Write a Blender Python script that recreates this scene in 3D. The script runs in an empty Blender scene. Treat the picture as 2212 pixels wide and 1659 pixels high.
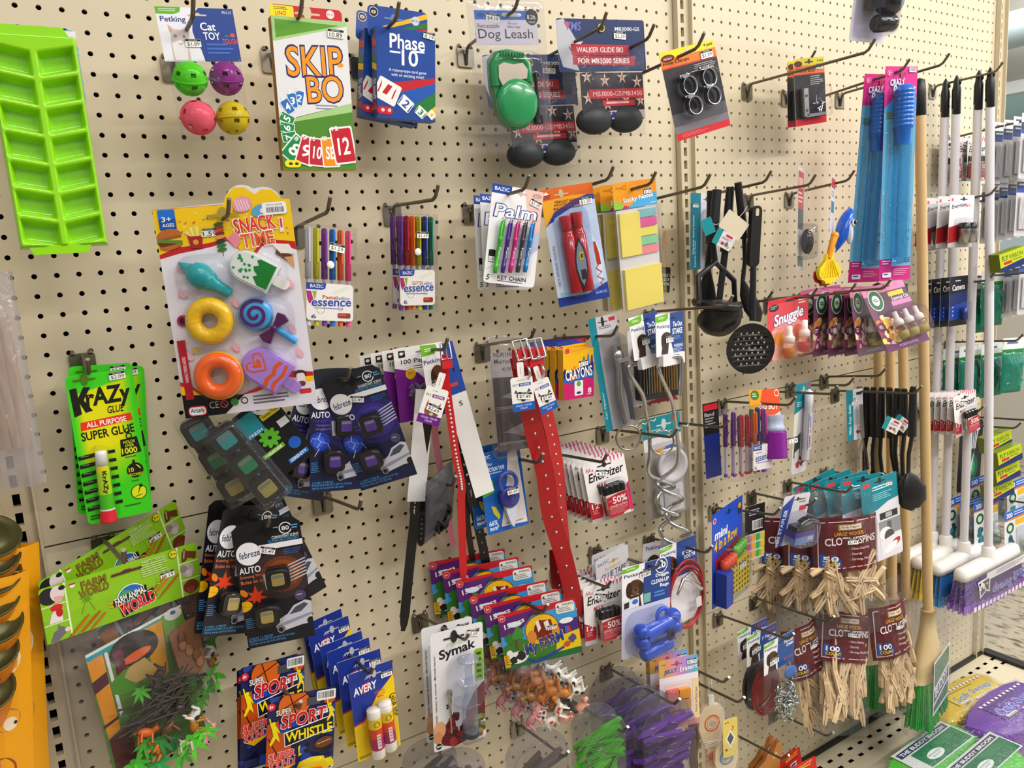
import bpy,math,random
from mathutils import Vector,Matrix,noise
from mathutils.geometry import tessellate_polygon
random.seed(7)
sc = bpy.context.scene
# ---------------------------------------------------------------- camera, world, light, exposure
cd = bpy.data.cameras.new('camera'); cam = bpy.data.objects.new('camera',cd); sc.collection.objects.link(cam); sc.camera = cam
cd.sensor_fit = 'HORIZONTAL'; cd.sensor_width = 36; cd.lens = 27.3563; cd.clip_start = .02; cd.clip_end = 60
cam.matrix_world = Matrix([[0.840317,0.139984,-0.523709,-0.128556],[-0.538535,0.105035,-0.836031,-1.178585],[-0.062023,0.984567,0.163649,1.480714],[0.0,0.0,0.0,1.0]])
sc.view_settings.view_transform = 'Standard'; sc.view_settings.look = 'None'; sc.view_settings.gamma = 1; sc.view_settings.use_curve_mapping = False
sc.view_settings.exposure = .32
sc.cycles.transparent_max_bounces = 24; sc.cycles.max_bounces = 6; sc.cycles.diffuse_bounces = 3; sc.cycles.glossy_bounces = 3
wd = bpy.data.worlds.new('daylight'); sc.world = wd; wd.use_nodes = True
wd.node_tree.nodes['Background'].inputs[0].default_value = (.97,.985,1,1); wd.node_tree.nodes['Background'].inputs[1].default_value = .42
def area(name,loc,rot,sx,sy,power,col=(1,.975,.94)):
    l = bpy.data.lights.new(name,'AREA'); l.shape = 'RECTANGLE'; l.size = sx; l.size_y = sy; l.energy = power; l.color = col
    o = bpy.data.objects.new(name,l); o.location = loc; o.rotation_euler = rot; sc.collection.objects.link(o); return o
# fluorescent fixtures on the shop ceiling, in rows along the aisles, one added fill lamp, and daylight from the shop window beyond the end of the gondola
for fx,p in ((-1.6,3),(.2,14),(2.0,30),(3.8,34)):
    area('ceiling_tube_and_fill',(fx,-1.35,3.05),(0,0,0),1.25,.16,p)
    area('ceiling_tube_and_fill',(fx-.4,-2.6,3.05),(0,0,0),1.25,.16,p*1.2)
area('ceiling_tube_and_fill',(4.2,1.0,3.05),(0,0,0),1.25,.16,20)  # added fill lamp behind the gondola, brightens the window end wall
area('window_daylight',(4.9,-1.4,1.9),(0,math.radians(90),0),1.3,2.2,12,(.95,.98,1))
Z0 = 1.821
# hang positions measured for each pack: x, y, z, tilt (x, y, z), width, height in metres
PL = {
 'tray': (-.0691,-.1016,1.6407,-.0119,-.0114,-.0309,.0913,.2382),
 'cat': (.1121,-.1143,1.774,.0071,-.0674,-.0055,.0924,.063),
 'skip': (.2488,-.127,1.7063,.0407,.0152,-.1001,.0986,.1922),
 'phase': (.3924,-.1143,1.7444,.0593,.0569,-.1026,.0882,.123),
 'phase_b': (.3867,-.0762,1.7484,-.0328,.1478,-.0131,.0892,.1303),
 'leash': (.5614,-.1321,1.7525,.0747,-.0749,-.0501,.1364,.2153),
 'ski': (.7647,-.1067,1.8173,.0417,-.0625,-.0619,.1801,.0825),
 'ski_b': (.6789,-.0508,1.7681,.0135,-.0216,-.0166,.0642,.0754),
 'clamp': (.8808,-.2032,1.7324,.0029,-.242,-.1267,.1157,.1427),
 'brace': (1.3171,-.1016,1.7748,.0392,-.132,.003,.0997,.1307),
 'brace_b': (1.3428,-.0635,1.7796,.0876,-.1227,.0051,.1001,.1334),
 'knob': (1.3477,-.2159,1.9165,.1355,.0128,-.0958,.0974,.1389),
 'wand': (1.4897,-.1905,1.595,.0101,.0108,-.3022,.0869,.4415),
 'wand_b': (1.4886,-.1321,1.5906,.0596,.0392,-.3659,.086,.441),
 'snack': (.1157,-.127,1.4324,-.0078,-.0304,-.4035,.1691,.2688),
 'pastel': (.2477,-.1016,1.4638,-.089,.1351,.0234,.0794,.1441),
 'glit': (.3945,-.0813,1.4764,.0365,.0624,-.0154,.0675,.149),
 'glit_b': (.3969,-.0508,1.478,.0134,.0607,-.0235,.0709,.1486),
 'palm': (.5539,-.1219,1.5087,.0144,.1773,-.0715,.0925,.153),
 'palm_b': (.5632,-.0813,1.5006,-.0727,.0783,.0429,.0978,.1558),
 'palm_c': (.5637,-.061,1.5001,-.0713,.0707,.0382,.0973,.156),
 'mark': (.6623,-.1397,1.4901,-.0281,-.1129,-.2512,.0927,.1911),
 'sticky': (.8113,-.127,1.4833,.0487,-.0953,.0216,.1015,.2212),
 'sticky_b': (.8108,-.0914,1.4817,.056,-.0644,-.0061,.0914,.223),
 'sticky_c': (.8145,-.0711,1.4799,.0372,-.0612,-.0112,.0884,.224),
 'bamboo': (.9739,-.0152,1.4123,-.0019,.1089,-.0,.0351,.0505),
 'spat': (1.0491,-.0559,1.5024,.0111,.0309,-.0051,.0773,.1484),
 'snug': (1.2283,-.1143,1.2948,.0496,-.0279,.1253,.1551,.126),
 'oil': (1.5097,-.1778,1.296,-.419,-.0838,-.027,.1526,.1506),
 'oil1': (1.4804,-.1321,1.2854,-.1583,.0352,.1846,.1519,.1504),
 'oil2': (1.4851,-.1118,1.2848,-.0162,.0288,.1258,.152,.1488),
 'oil3': (1.4574,-.0914,1.2859,-.0044,.0274,.1284,.1519,.1478),
 'oil4': (1.4305,-.0711,1.2866,.0081,.0298,.1379,.1519,.1465),
 'oil5': (1.4263,-.0457,1.2879,.0566,-.02,.0393,.152,.1459),
 'krazy': (-.0491,-.061,1.2682,-.0125,-.0015,.0393,.0775,.1944),
 'krazy_b': (-.0517,-.0381,1.2759,.0329,.0695,.2273,.0754,.1904),
 'krazy_c': (-.0363,-.0203,1.2686,.0101,.0781,.17,.0783,.1941),
 'storm': (.2811,-.127,1.2439,.1142,-.2311,-.5454,.0874,.1761),
 'storm_b': (.2449,-.1016,1.2432,-.047,.1066,-.0998,.0875,.1805),
 'storm_c': (.2114,-.0762,1.233,.0659,.3868,.2137,.0866,.1418),
 'vclip': (.1088,-.1067,1.2237,.0587,-.5303,-.1674,.0499,.1368),
 'vclip_b': (.0777,-.0711,1.2298,.0742,-.3977,-.18,.0461,.1442),
 'paper': (.3912,-.0762,1.2918,.0318,-.0293,-.0199,.0787,.1175),
 'collarcard': (.399,-.1168,1.3109,-.0453,-.0596,-.0447,.0364,.088),
 'memory': (.5596,-.0914,1.2466,-.1494,.0933,.1024,.1108,.1944),
 'crayon': (.677,-.1118,1.2733,.0253,.028,.0124,.0666,.0924),
 'opener': (.7454,-.1168,1.2641,-.0812,-.0886,-.0691,.0612,.2024),
 'drill': (.9082,-.0457,1.2479,-.0389,.0131,-.0024,.1199,.1478),
 'stake': (.8109,-.1372,1.3237,-.0862,-.0651,.2135,.0858,.0763),
 'stake_b': (.8483,-.16,1.324,-.0064,.018,.1993,.0859,.075),
 'strain': (.9174,-.061,1.0465,.0072,-.0539,-.1106,.0914,.2075),
 'batt': (.7108,-.1372,1.0628,-.0735,-.111,-.1332,.0863,.1106),
 'ctape': (.5166,-.1016,1.0943,-.0982,-.0172,-.0284,.0805,.1368),
 'dbag': (.4009,-.0914,1.0976,.2827,-.2422,.4391,.0717,.1205),
 'pens_r': (1.0808,-.1118,1.0759,-.0541,.0618,-.0085,.1114,.143),
 'band': (1.0477,-.066,1.0769,-.0296,-.0112,-.0334,.0443,.1581),
 'brush': (1.1529,-.1168,1.1031,-.1418,.1053,-.0277,.0915,.1401),
 'therm': (1.306,-.0864,1.0599,.0549,.017,.0335,.0548,.2062),
 'whisk': (1.5189,-.0762,1.0547,-.0645,.0344,-.0302,.0619,.1216),
 'teal': (1.4891,-.1676,.8279,-.0709,-.0617,-.0958,.1216,.196),
 'teal_b': (1.4605,-.1422,.8301,-.0902,-.0105,-.2505,.1231,.1995),
 'farm': (-.0565,-.066,1.0732,.0262,-.0075,.2048,.1973,.0737),
 'farm_b': (-.0563,-.0356,1.1043,.0887,-.2558,.3654,.1969,.0723),
 'woods': (.1242,-.1118,1.0465,-.0143,-.0234,-.2922,.0918,.1786),
 'woods_b': (.0898,-.0813,1.0642,.022,.3108,.3109,.0861,.1705),
 'woods_c': (.0771,-.0559,1.0669,-.0754,.3544,.4749,.0857,.1581),
 'woods_d': (.1782,-.066,1.0646,-.357,.1428,.6862,.0874,.1551),
 'whis': (.1293,-.1372,.8126,.016,.1404,-.087,.0963,.1497),
 'whis_b': (.1085,-.0813,.8403,-.0734,.1542,.1141,.0956,.1525),
 'whis_c': (.1059,-.066,.8343,-.0274,.124,.1688,.0993,.1545),
 'glue': (.2456,-.1321,.8126,-.002,-.0108,-.0182,.0695,.1431),
 'symak': (.3838,-.1422,.8055,-.01,.0501,-.0747,.0912,.1985),
 'symak_b': (.3934,-.0914,.7918,-.0171,.0396,-.0699,.0932,.2024),
 'myf': (.5393,-.1524,.8486,-.0023,-.0889,-.3831,.1344,.1002),
 'blow': (.6971,-.127,.8299,-.0388,.0292,-.0848,.0934,.102),
 'gtape': (.7419,-.1016,.8721,.1375,-.1414,.0458,.0823,.1132),
 'gtape_b': (.7488,-.0813,.8682,.0801,-.0483,.0198,.0829,.1138),
 'clean': (.7696,-.16,.8275,-.0038,.061,-.0076,.1174,.1735),
 'tie': (.8973,-.1168,.825,-.0258,-.0089,.088,.1062,.1679),
 'tie_b': (.8768,-.0762,.8671,-.0072,.0753,-.0101,.0777,.0724),
 'four': (1.0487,-.1016,.8434,.0555,-.0625,.2436,.1277,.2108),
 'labels': (1.2162,-.0305,.825,.0099,.0247,-.0046,.0656,.1293),
 'stap': (1.1995,-.1473,.8891,.1435,.09,.0117,.0864,.1146),
 'pin': (1.3878,-.1422,.7454,-.0905,-.0082,-.3951,.1593,.2115),
 'pinlab': (1.3851,-.1422,.7912,-.1162,.0127,-.3883,.1593,.1212),
 'pl_l': (1.3014,-.0914,.5445,-.1213,-.1089,.0182,.1326,.1249),
 'pl_m': (1.3961,-.1321,.5522,-.3211,.2463,-.3338,.14,.1123),
 'pl_r': (1.5253,-.1626,.5456,-.1535,-.0041,-.0591,.1329,.1264),
 'chain': (1.14,-.1575,.5467,.0056,-.0011,.0473,.1041,.1969),
 'chain_b': (1.1329,-.1168,.5517,.0259,-.0208,.0464,.1015,.1975),
 'chain_c': (1.1389,-.0864,.5487,.0196,-.0145,.0497,.1016,.1978),
 'jelly': (.8772,-.127,.6026,-.1047,.0499,-.2498,.0875,.1409),
 'jelly_b': (.8806,-.0965,.5979,-.1002,.0439,-.2473,.0827,.145),
 'jelly_c': (.8892,-.0762,.5871,-.0995,.036,-.2496,.082,.1462),
 'pegp': (.7933,-.1626,.5489,.0164,.0049,-.365,.1074,.1761),
 'pegp_b': (.7835,-.1168,.543,-.0044,.0048,-.3082,.1056,.1762),
 'pegp_c': (.7804,-.0813,.5444,-.0636,.0276,-.2741,.1056,.1776),
 'pegp_d': (.7734,-.0508,.5516,-.0709,.0403,-.1778,.1049,.1773),
 'pegg': (.6511,-.1397,.582,-.0783,.0673,-.2277,.0867,.1488),
 'pegs': (.5321,-.127,.5685,-.052,.0356,-.2808,.1096,.1365),
 'peg_e': (.3767,-.127,.6057,-.0208,.0274,-.3344,.0868,.1438),
 'peg_e2': (.3505,-.0762,.6079,-.0175,.0314,-.322,.0881,.1447),
 'leafa': (1.1389,-.1016,.3156,.0517,-.1016,.0673,.1018,.0993),
 'leafb': (1.1359,-.1219,.3153,.0392,-.0626,-.0142,.0943,.1105),
 'reda': (1.1991,-.127,.2746,.0195,-.2192,-.0342,.1098,.0898),
 'redb': (1.1911,-.1118,.2688,.0279,-.1314,-.0239,.1272,.084),
 'redc': (1.2061,-.1524,.2612,-.0244,-.1198,-.1862,.1166,.1018),
 'fly_a': (2.1347,-.1397,.8556,-.0602,-.1336,-.0827,.0979,.0536),
 'fly_b': (2.1582,-.127,.7961,-.0589,-.0582,-.0577,.0946,.0397),
 'airr': (2.1695,-.1524,.6263,-.0984,-.0963,-.1519,.1036,.1427),
}
# hooks: x, z on the board, reach, rise
HK = {
 'cat': (.0983,1.7703,.1524,.0122),
 'skip': (.2348,1.791,.1396,.0115),
 'phase': (.3695,1.7909,.14,.0192),
 'leash': (.5579,1.8217,.155,.0166),
 'ski': (.7085,1.8131,.1705,.0107),
 'clamp': (.8461,1.7681,.2413,.0193),
 'ski_empty': (.8242,1.8097,.1524,.0122),
 'brace_long': (1.2417,1.8028,.2776,.0017),
 'brace': (1.3688,1.7956,.0596,.0514),
 'wand': (1.5583,1.8006,.2385,.0128),
 'wand_front': (1.4758,1.7884,.2032,.0163),
 'broom': (1.9458,1.8403,.155,.0036),
 'snack': (.1117,1.539,.1524,.0122),
 'pastel': (.2407,1.5399,.1524,.0122),
 'glitter': (.4024,1.5682,.1516,-.0015),
 'palm': (.5477,1.5668,.1684,.0106),
 'marker': (.7039,1.5761,.1778,.0142),
 'sticky': (.7944,1.5683,.1778,.0142),
 'spat_empty': (.8674,1.5547,.2286,.0183),
 'utensil': (1.0812,1.571,.1778,.0142),
 'trap': (1.2418,1.5737,.1546,.008),
 'whale': (1.3769,1.576,.1477,.0142),
 'low_a': (1.1143,1.349,.1524,.0122),
 'stake': (.9448,1.35,.2032,.0163),
 'snuggle': (1.2509,1.3452,.1524,.0122),
 'oil_rear': (1.3035,1.3459,.2032,.0163),
 'oil_front': (1.4031,1.3459,.2159,.0173),
 'krazy': (-.0622,1.3853,.0874,-.0167),
 'farm': (-.0705,1.1312,.3158,.0632),
 'storm': (.2455,1.3121,.1524,.0122),
 'storm_empty': (.2404,1.1227,.16,.017),
 'woods': (.1211,1.124,.127,.0102),
 'clip': (.3983,1.3362,.1524,.0122),
 'memory': (.5516,1.328,.155,.0194),
 'tape': (.5546,1.131,.1524,.0122),
 'bagh': (.4075,1.1207,.127,.0102),
 'crayon': (.7212,1.322,.1524,.0122),
 'batt': (.6668,1.1132,.1778,.0142),
 'ring': (.8119,1.1327,.1936,.0144),
 'stake_b': (.9572,1.1228,.1778,.0142),
 'pen_r': (1.1488,1.1352,.1778,.0142),
 'brush': (1.2822,1.138,.1778,.0142),
 'far_a': (1.5054,1.1416,.1437,.0152),
 'far_b': (1.3776,1.1381,.1513,.0163),
 'spoon': (1.5483,1.1003,.2032,.0163),
 'teal': (1.5049,.9059,.1423,.0045),
 'pinup': (1.3678,.9052,.1568,.0096),
 'stapler': (1.2406,.9058,.157,.0084),
 'four': (1.1162,.9001,.1649,.024),
 'chain': (1.1225,.6439,.1915,.0166),
 'pinlow': (1.2442,.6477,.1996,.0149),
 'bot_a': (1.3107,.3281,.1524,.0122),
 'bot_b': (1.4178,.3261,.1524,.0122),
 'clean': (.779,.893,.1778,.0142),
 'tie': (.9225,.8792,.1631,.0144),
 'batt_low': (.6838,.8779,.1524,.0122),
 'myfarm': (.5297,.8871,.1778,.0142),
 'symak': (.389,.873,.1668,.0213),
 'glue': (.2368,.8737,.1524,.0122),
 'sport': (.1279,.8605,.1524,.0122),
 'jelly': (.9454,.6074,.1778,.0142),
 'paddle': (.9597,.5693,.2032,.0163),
 'peg_p': (.794,.6318,.1978,.0114),
 'peg_g': (.6859,.6064,.1778,.0142),
 'peg_s': (.5721,.5945,.1524,.0122),
 'leaf': (1.123,.3626,.1778,.0142),
 'comb_a': (2.0363,1.7139,.2032,.0163),
 'cell': (1.9466,1.5422,.1524,.0122),
 'comb_b': (2.0629,1.5375,.2032,.0163),
 'cam': (1.951,1.3294,.1524,.0122),
 'comb_c': (2.0631,1.3383,.2032,.0163),
 'glove': (2.0665,.9279,.1778,.0142),
 'fly': (2.1061,.9445,.2032,.0163),
 'oil_r': (2.1661,.6967,.1778,.0142),
 'batt_r': (1.9227,.9939,.1524,.0122),
 'floss': (2.0557,1.1639,.1778,.0142),
}
PT = {
 'cardL': [(.3921,-.0914,1.2819),(.3629,-.066,1.1074)],
 'cardR': [(.42,-.1067,1.3515),(.4731,-.0813,1.1004)],
 'blackL': [(.4104,-.0991,1.3135),(.3898,-.0914,1.2223),(.3725,-.0838,1.148),(.3637,-.0762,1.0901),(.3655,-.0711,1.076),(.3543,-.0635,1.0051),(.3361,-.0508,.8806)],
 'blackM': [(.4037,-.0813,1.2753),(.394,-.061,1.1584),(.3898,-.0483,1.077),(.3906,-.0432,1.0628),(.3851,-.0406,1.0124)],
 'pink': [(.4119,-.0813,1.2741),(.4159,-.066,1.1944),(.4291,-.0508,1.1193),(.4342,-.0457,1.0756),(.4445,-.0356,1.027),(.4522,-.0279,.989)],
 'redS': [(.4096,-.1321,1.3381),(.4082,-.1321,1.2987),(.4143,-.127,1.2422),(.4243,-.1168,1.1729),(.4339,-.1092,1.1231),(.436,-.0991,1.0862),(.4394,-.0864,1.0157),(.4416,-.0762,.9469)],
 'brown': [(.4458,-.0813,1.2498),(.4586,-.066,1.1466),(.4704,-.0559,1.0704),(.4719,-.0483,1.0278),(.489,-.033,.9144)],
 'blackR': [(.429,-.1067,1.3117),(.4378,-.1016,1.2347),(.4498,-.0914,1.1572),(.4629,-.0838,1.1032),(.4695,-.0762,1.0811),(.4916,-.061,.9883),(.5058,-.0508,.91)],
 'buckle': [(.4071,-.1397,1.3443),(.4066,-.1397,1.3266)],
 'tagcat': [(.3756,-.1473,1.2657)],
 'redA': [(.528,-.1575,1.322),(.5372,-.1575,1.2643),(.555,-.1473,1.1926),(.578,-.1372,1.1165),(.5918,-.127,1.0404),(.623,-.1168,.9442),(.6532,-.1067,.8216)],
 'redB': [(.5556,-.1626,1.3189),(.5698,-.1575,1.2402),(.5909,-.1448,1.1758),(.6078,-.1321,1.1092),(.6197,-.1168,1.0312),(.6351,-.1016,.9362),(.6412,-.0965,.9107)],
 'redC': [(.6386,-.0711,.9482),(.6412,-.066,.9121),(.6461,-.061,.8679)],
 'bkA': [(.5227,-.1702,1.3328)],
 'bkB': [(.5473,-.1727,1.3319)],
 'tagA': [(.5168,-.1778,1.2669)],
 'tagB': [(.555,-.1829,1.259)],
 'stakeA': [(.7892,-.1321,1.274),(.7682,-.1372,1.274),(.7728,-.1372,1.2565),(.8032,-.1321,1.2176),(.8148,-.127,1.1825),(.825,-.1219,1.147),(.8305,-.1168,1.1004),(.8318,-.1118,1.0583),(.877,-.1067,1.0198),(.9073,-.0864,.8964)],
 'stakeB': [(.861,-.1676,1.211),(.8661,-.1676,1.2554),(.8636,-.1676,1.2813),(.8427,-.1626,1.2814),(.8216,-.1575,1.2709),(.8264,-.1575,1.2491),(.86,-.1473,1.1999),(.871,-.1422,1.1644),(.8806,-.1372,1.1284),(.8834,-.1321,1.0702),(.8692,-.1219,1.0365),(.9214,-.1016,.9021)],
 'ringA': [(.7619,-.1372,1.1454)],
 'ringB': [(.8275,-.1524,1.1273)],
 'ut_mash': [(1.0208,-.1168,1.5773),(1.007,-.1168,1.4772),(1.0124,-.1168,1.4426)],
 'ut_mashf': [(.9566,-.1245,1.369),(.9599,-.1245,1.3743),(.9608,-.1219,1.4182),(1.0124,-.1168,1.4426),(1.0693,-.1118,1.4041),(1.0744,-.1092,1.3552)],
 'ut_mashp': [(1.015,-.1168,1.361)],
 'ut_lad': [(1.0521,-.1219,1.5819),(1.0402,-.1168,1.4601),(1.0272,-.1118,1.3685)],
 'ut_ladb': [(1.0224,-.1168,1.3337)],
 'ut_turn': [(1.0284,-.0965,1.5782),(1.0277,-.0914,1.4774),(1.0236,-.0864,1.428),(1.0235,-.0838,1.3914),(1.0287,-.0813,1.3656)],
 'ut_spoon': [(1.0503,-.1422,1.5884),(1.0719,-.1372,1.4845),(1.0786,-.1321,1.4418),(1.0712,-.1321,1.4016),(1.0791,-.1321,1.3782),(1.0925,-.1346,1.3518),(1.1063,-.1372,1.3298),(1.1148,-.1372,1.3197)],
 'ut_skim': [(1.0695,-.1676,1.5427),(1.0604,-.1676,1.4298),(1.0567,-.1676,1.3276),(1.0479,-.1702,1.2745)],
 'tagw': [(1.0259,-.1524,1.5094)],
 'tagt': [(1.0069,-.1448,1.4835)],
 'tags': [(.9792,-.1321,1.5101)],
 'trap': [(1.2658,-.1168,1.5158)],
 'whale': [(1.3559,-.1372,1.5961),(1.376,-.1422,1.4938),(1.3226,-.1575,1.4779),(1.3138,-.1575,1.4616),(1.3059,-.1549,1.4332),(1.3096,-.1524,1.4114)],
 'rs_top': [(1.6337,-.0305,1.0938),(1.6316,-.0508,1.0959),(1.6256,-.0762,1.0996),(1.6174,-.1016,1.1028),(1.6083,-.127,1.105),(1.6024,-.1473,1.1074),(1.5869,-.1778,1.1178)],
 'rs_mid': [(1.6372,-.0305,.9728),(1.6378,-.0508,.976),(1.6249,-.0762,.9796),(1.6283,-.1016,.9832),(1.606,-.127,.9973),(1.6062,-.1473,1.0006),(1.5874,-.1778,1.0061)],
 'rs_end': [(1.6291,-.0305,.8886),(1.6349,-.0508,.8885),(1.6322,-.0762,.8882),(1.6458,-.1016,.8936),(1.6138,-.127,.9055),(1.6049,-.1473,.8999),(1.5749,-.1778,.9211)],
 'rs_pur': [(1.616,-.0229,1.1015),(1.6257,-.0229,1.0221),(1.6597,-.0203,.8803)],
 'tagr': [(1.5344,-.16,1.0391)],
 'tagr2': [(1.5888,-.1499,1.0325)],
 'padA': [(.9582,-.1321,.5484)],
 'padB': [(.966,-.1626,.4795)],
 'strip': [(.9356,-.1016,.4944),(.9426,-.1016,.3969)],
 'P1': [(1.9366,-.0406,1.846),(1.9303,-.0406,.6404)],
 'P2': [(1.9408,-.066,1.8487),(1.9406,-.0737,.6349)],
 'P3': [(1.9562,-.1118,1.8519),(1.9564,-.1143,.6252)],
 'P4': [(1.9575,-.1372,1.8529),(1.9565,-.1778,.6295)],
 'wmain': [(1.6711,-.127,1.8067),(1.6711,-.1803,.5304)],
 'w1': [(1.6587,-.0406,1.3469),(1.6696,-.0559,.5263)],
 'w2': [(1.7092,-.0406,1.3431),(1.718,-.0584,.5059)],
 'w3': [(1.7632,-.0406,1.3391),(1.7806,-.0584,.4867)],
 'ca': [(2.072,-.1118,1.6598),(2.0571,-.1422,1.6599),(2.0403,-.1727,1.6621),(2.0149,-.2032,1.6639)],
 'cb': [(2.0767,-.0864,1.5089),(2.0671,-.1118,1.5119),(2.0587,-.1372,1.516),(2.049,-.1626,1.5211),(2.0381,-.188,1.5249)],
 'cc': [(2.1214,-.127,1.3101),(2.1081,-.1524,1.316),(2.0936,-.1778,1.3219)],
 'cell': [(1.8467,-.1372,1.493),(1.8444,-.1092,1.4927),(1.8409,-.0813,1.4913),(1.8399,-.0584,1.4882)],
 'camc': [(1.8841,-.1168,1.2952),(1.8835,-.094,1.2925),(1.882,-.0711,1.2899),(1.8798,-.0483,1.2872)],
 'eb': [(2.0788,-.0508,1.6528),(2.0572,-.0356,1.6546),(1.9999,-.0203,1.65)],
 'bd': [(1.8984,-.1372,1.0043),(1.9012,-.1168,1.0047),(1.9034,-.0991,1.0019),(1.905,-.0813,.9992),(1.9061,-.0635,.9965),(1.9068,-.0457,.994)],
 'fl': [(2.0588,-.1118,1.3111),(2.0949,-.1524,1.1299),(2.0815,-.1067,1.1154),(2.0296,-.0762,1.1131),(1.9963,-.0508,1.1088),(2.0568,-.0864,1.2926)],
 'glv': [(2.1267,-.0356,.8273)],
 'fly': [(2.0507,-.1778,.8688),(2.0476,-.1524,.9032),(2.0669,-.1676,.816),(2.0712,-.1524,.7622),(1.966,-.2032,1.3926)],
 'air': [(2.1311,-.1651,.6311),(2.0649,-.1168,.6615),(2.0514,-.0864,.6594),(2.0265,-.061,.6669),(2.1988,-.1372,.6963),(2.1428,-.1016,.7074),(2.1178,-.0762,.7098)],
 'can': [(-.1935,-.066,1.1826),(-.1975,-.0737,1.1634),(-.1994,-.0813,1.1428),(-.2052,-.0889,1.1176),(-.2055,-.0965,1.0887),(-.2144,-.1041,1.0581),(-.2241,-.1118,1.0152)],
 'bagA': [(-.1439,-.0559,1.1609),(-.1775,-.066,.8245)],
 'bagB': [(-.1588,-.0813,1.1361),(-.1923,-.0965,.85)],
 'haze': [(-.1498,-.0762,1.3882)],
}
PZ = {
 'shy': [(1.7626,-.1417,.2056),(1.8627,-.107,.2056),(1.9406,-.0907,.2056),(2.0066,-.0935,.2056),(2.0622,-.1102,.2056),(2.0744,-.134,.2056),(2.0602,-.1774,.2056),(1.9474,-.1828,.2056),(1.8431,-.1972,.2056),(1.7887,-.1944,.2056)],
 'shy_l': [(1.8676,-.1136,.2068),(2.0395,-.1273,.2068),(1.8181,-.1644,.2068)],
 'shp': [(1.7447,-.2374,.231),(1.8012,-.2147,.231),(1.8712,-.1993,.231),(1.9524,-.1935,.231),(2.0255,-.2001,.231),(2.0677,-.2118,.231),(2.0768,-.2455,.231),(2.0473,-.2984,.231),(1.9101,-.3452,.231),(1.8188,-.324,.231),(1.781,-.312,.231),(1.7583,-.2767,.231)],
 'shp_l': [(1.8545,-.2284,.2322),(2.0596,-.2345,.2322),(1.8016,-.2844,.2322)],
 'shb': [(1.4345,-.2164,.231),(1.5011,-.1954,.231),(1.5795,-.1861,.231),(1.6486,-.191,.231),(1.7148,-.192,.231),(1.7388,-.1997,.231),(1.7447,-.2374,.231),(1.7318,-.2771,.231),(1.6393,-.299,.231),(1.5529,-.3195,.231),(1.4494,-.3269,.231),(1.3796,-.2737,.231)],
 'shb_l': [(1.5034,-.2027,.2322),(1.7141,-.1976,.2322),(1.4919,-.2808,.2322)],
 'shc': [(1.5045,-.3173,.2513),(1.5792,-.3049,.2513),(1.6379,-.2991,.2513),(1.7114,-.2995,.2513),(1.7469,-.3009,.2513),(1.746,-.3264,.2513),(1.733,-.3631,.2513),(1.7,-.4075,.2513),(1.595,-.4439,.2513),(1.472,-.4306,.2513),(1.4258,-.3693,.2513)],
 'shc_l': [(1.5165,-.3168,.2526),(1.7312,-.307,.2526),(1.5296,-.3848,.2526)],
}

# ---------------------------------------------------------------- helpers
C = bpy.context.scene.collection
PI = math.pi
def lin(h):
    v = [int(h[i:i+2],16)/255 for i in (0,2,4)]
    return [(c/12.92 if c <= .04045 else ((c+.055)/1.055)**2.4) for c in v] + [1]
_M = {}
def M(h,r=.42,metal=0,coat=0,spec=.4,name=None):
    if h in NM: return NM[h]()
    k = (h,r,metal,coat,spec)
    if k in _M: return _M[k]
    m = bpy.data.materials.new(name or 'surface_'+h); m.use_nodes = True
    b = m.node_tree.nodes['Principled BSDF']
    b.inputs['Base Color'].default_value = lin(h); b.inputs['Roughness'].default_value = r
    b.inputs['Metallic'].default_value = metal; b.inputs['Coat Weight'].default_value = coat
    b.inputs['Coat Roughness'].default_value = .08; b.inputs['Specular IOR Level'].default_value = spec
    _M[k] = m
    return m
def plastic(h): return M(h,.22,0,.35,.5)
def metal(h='b8b4a8',r=.28): return M(h,r,1)
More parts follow.
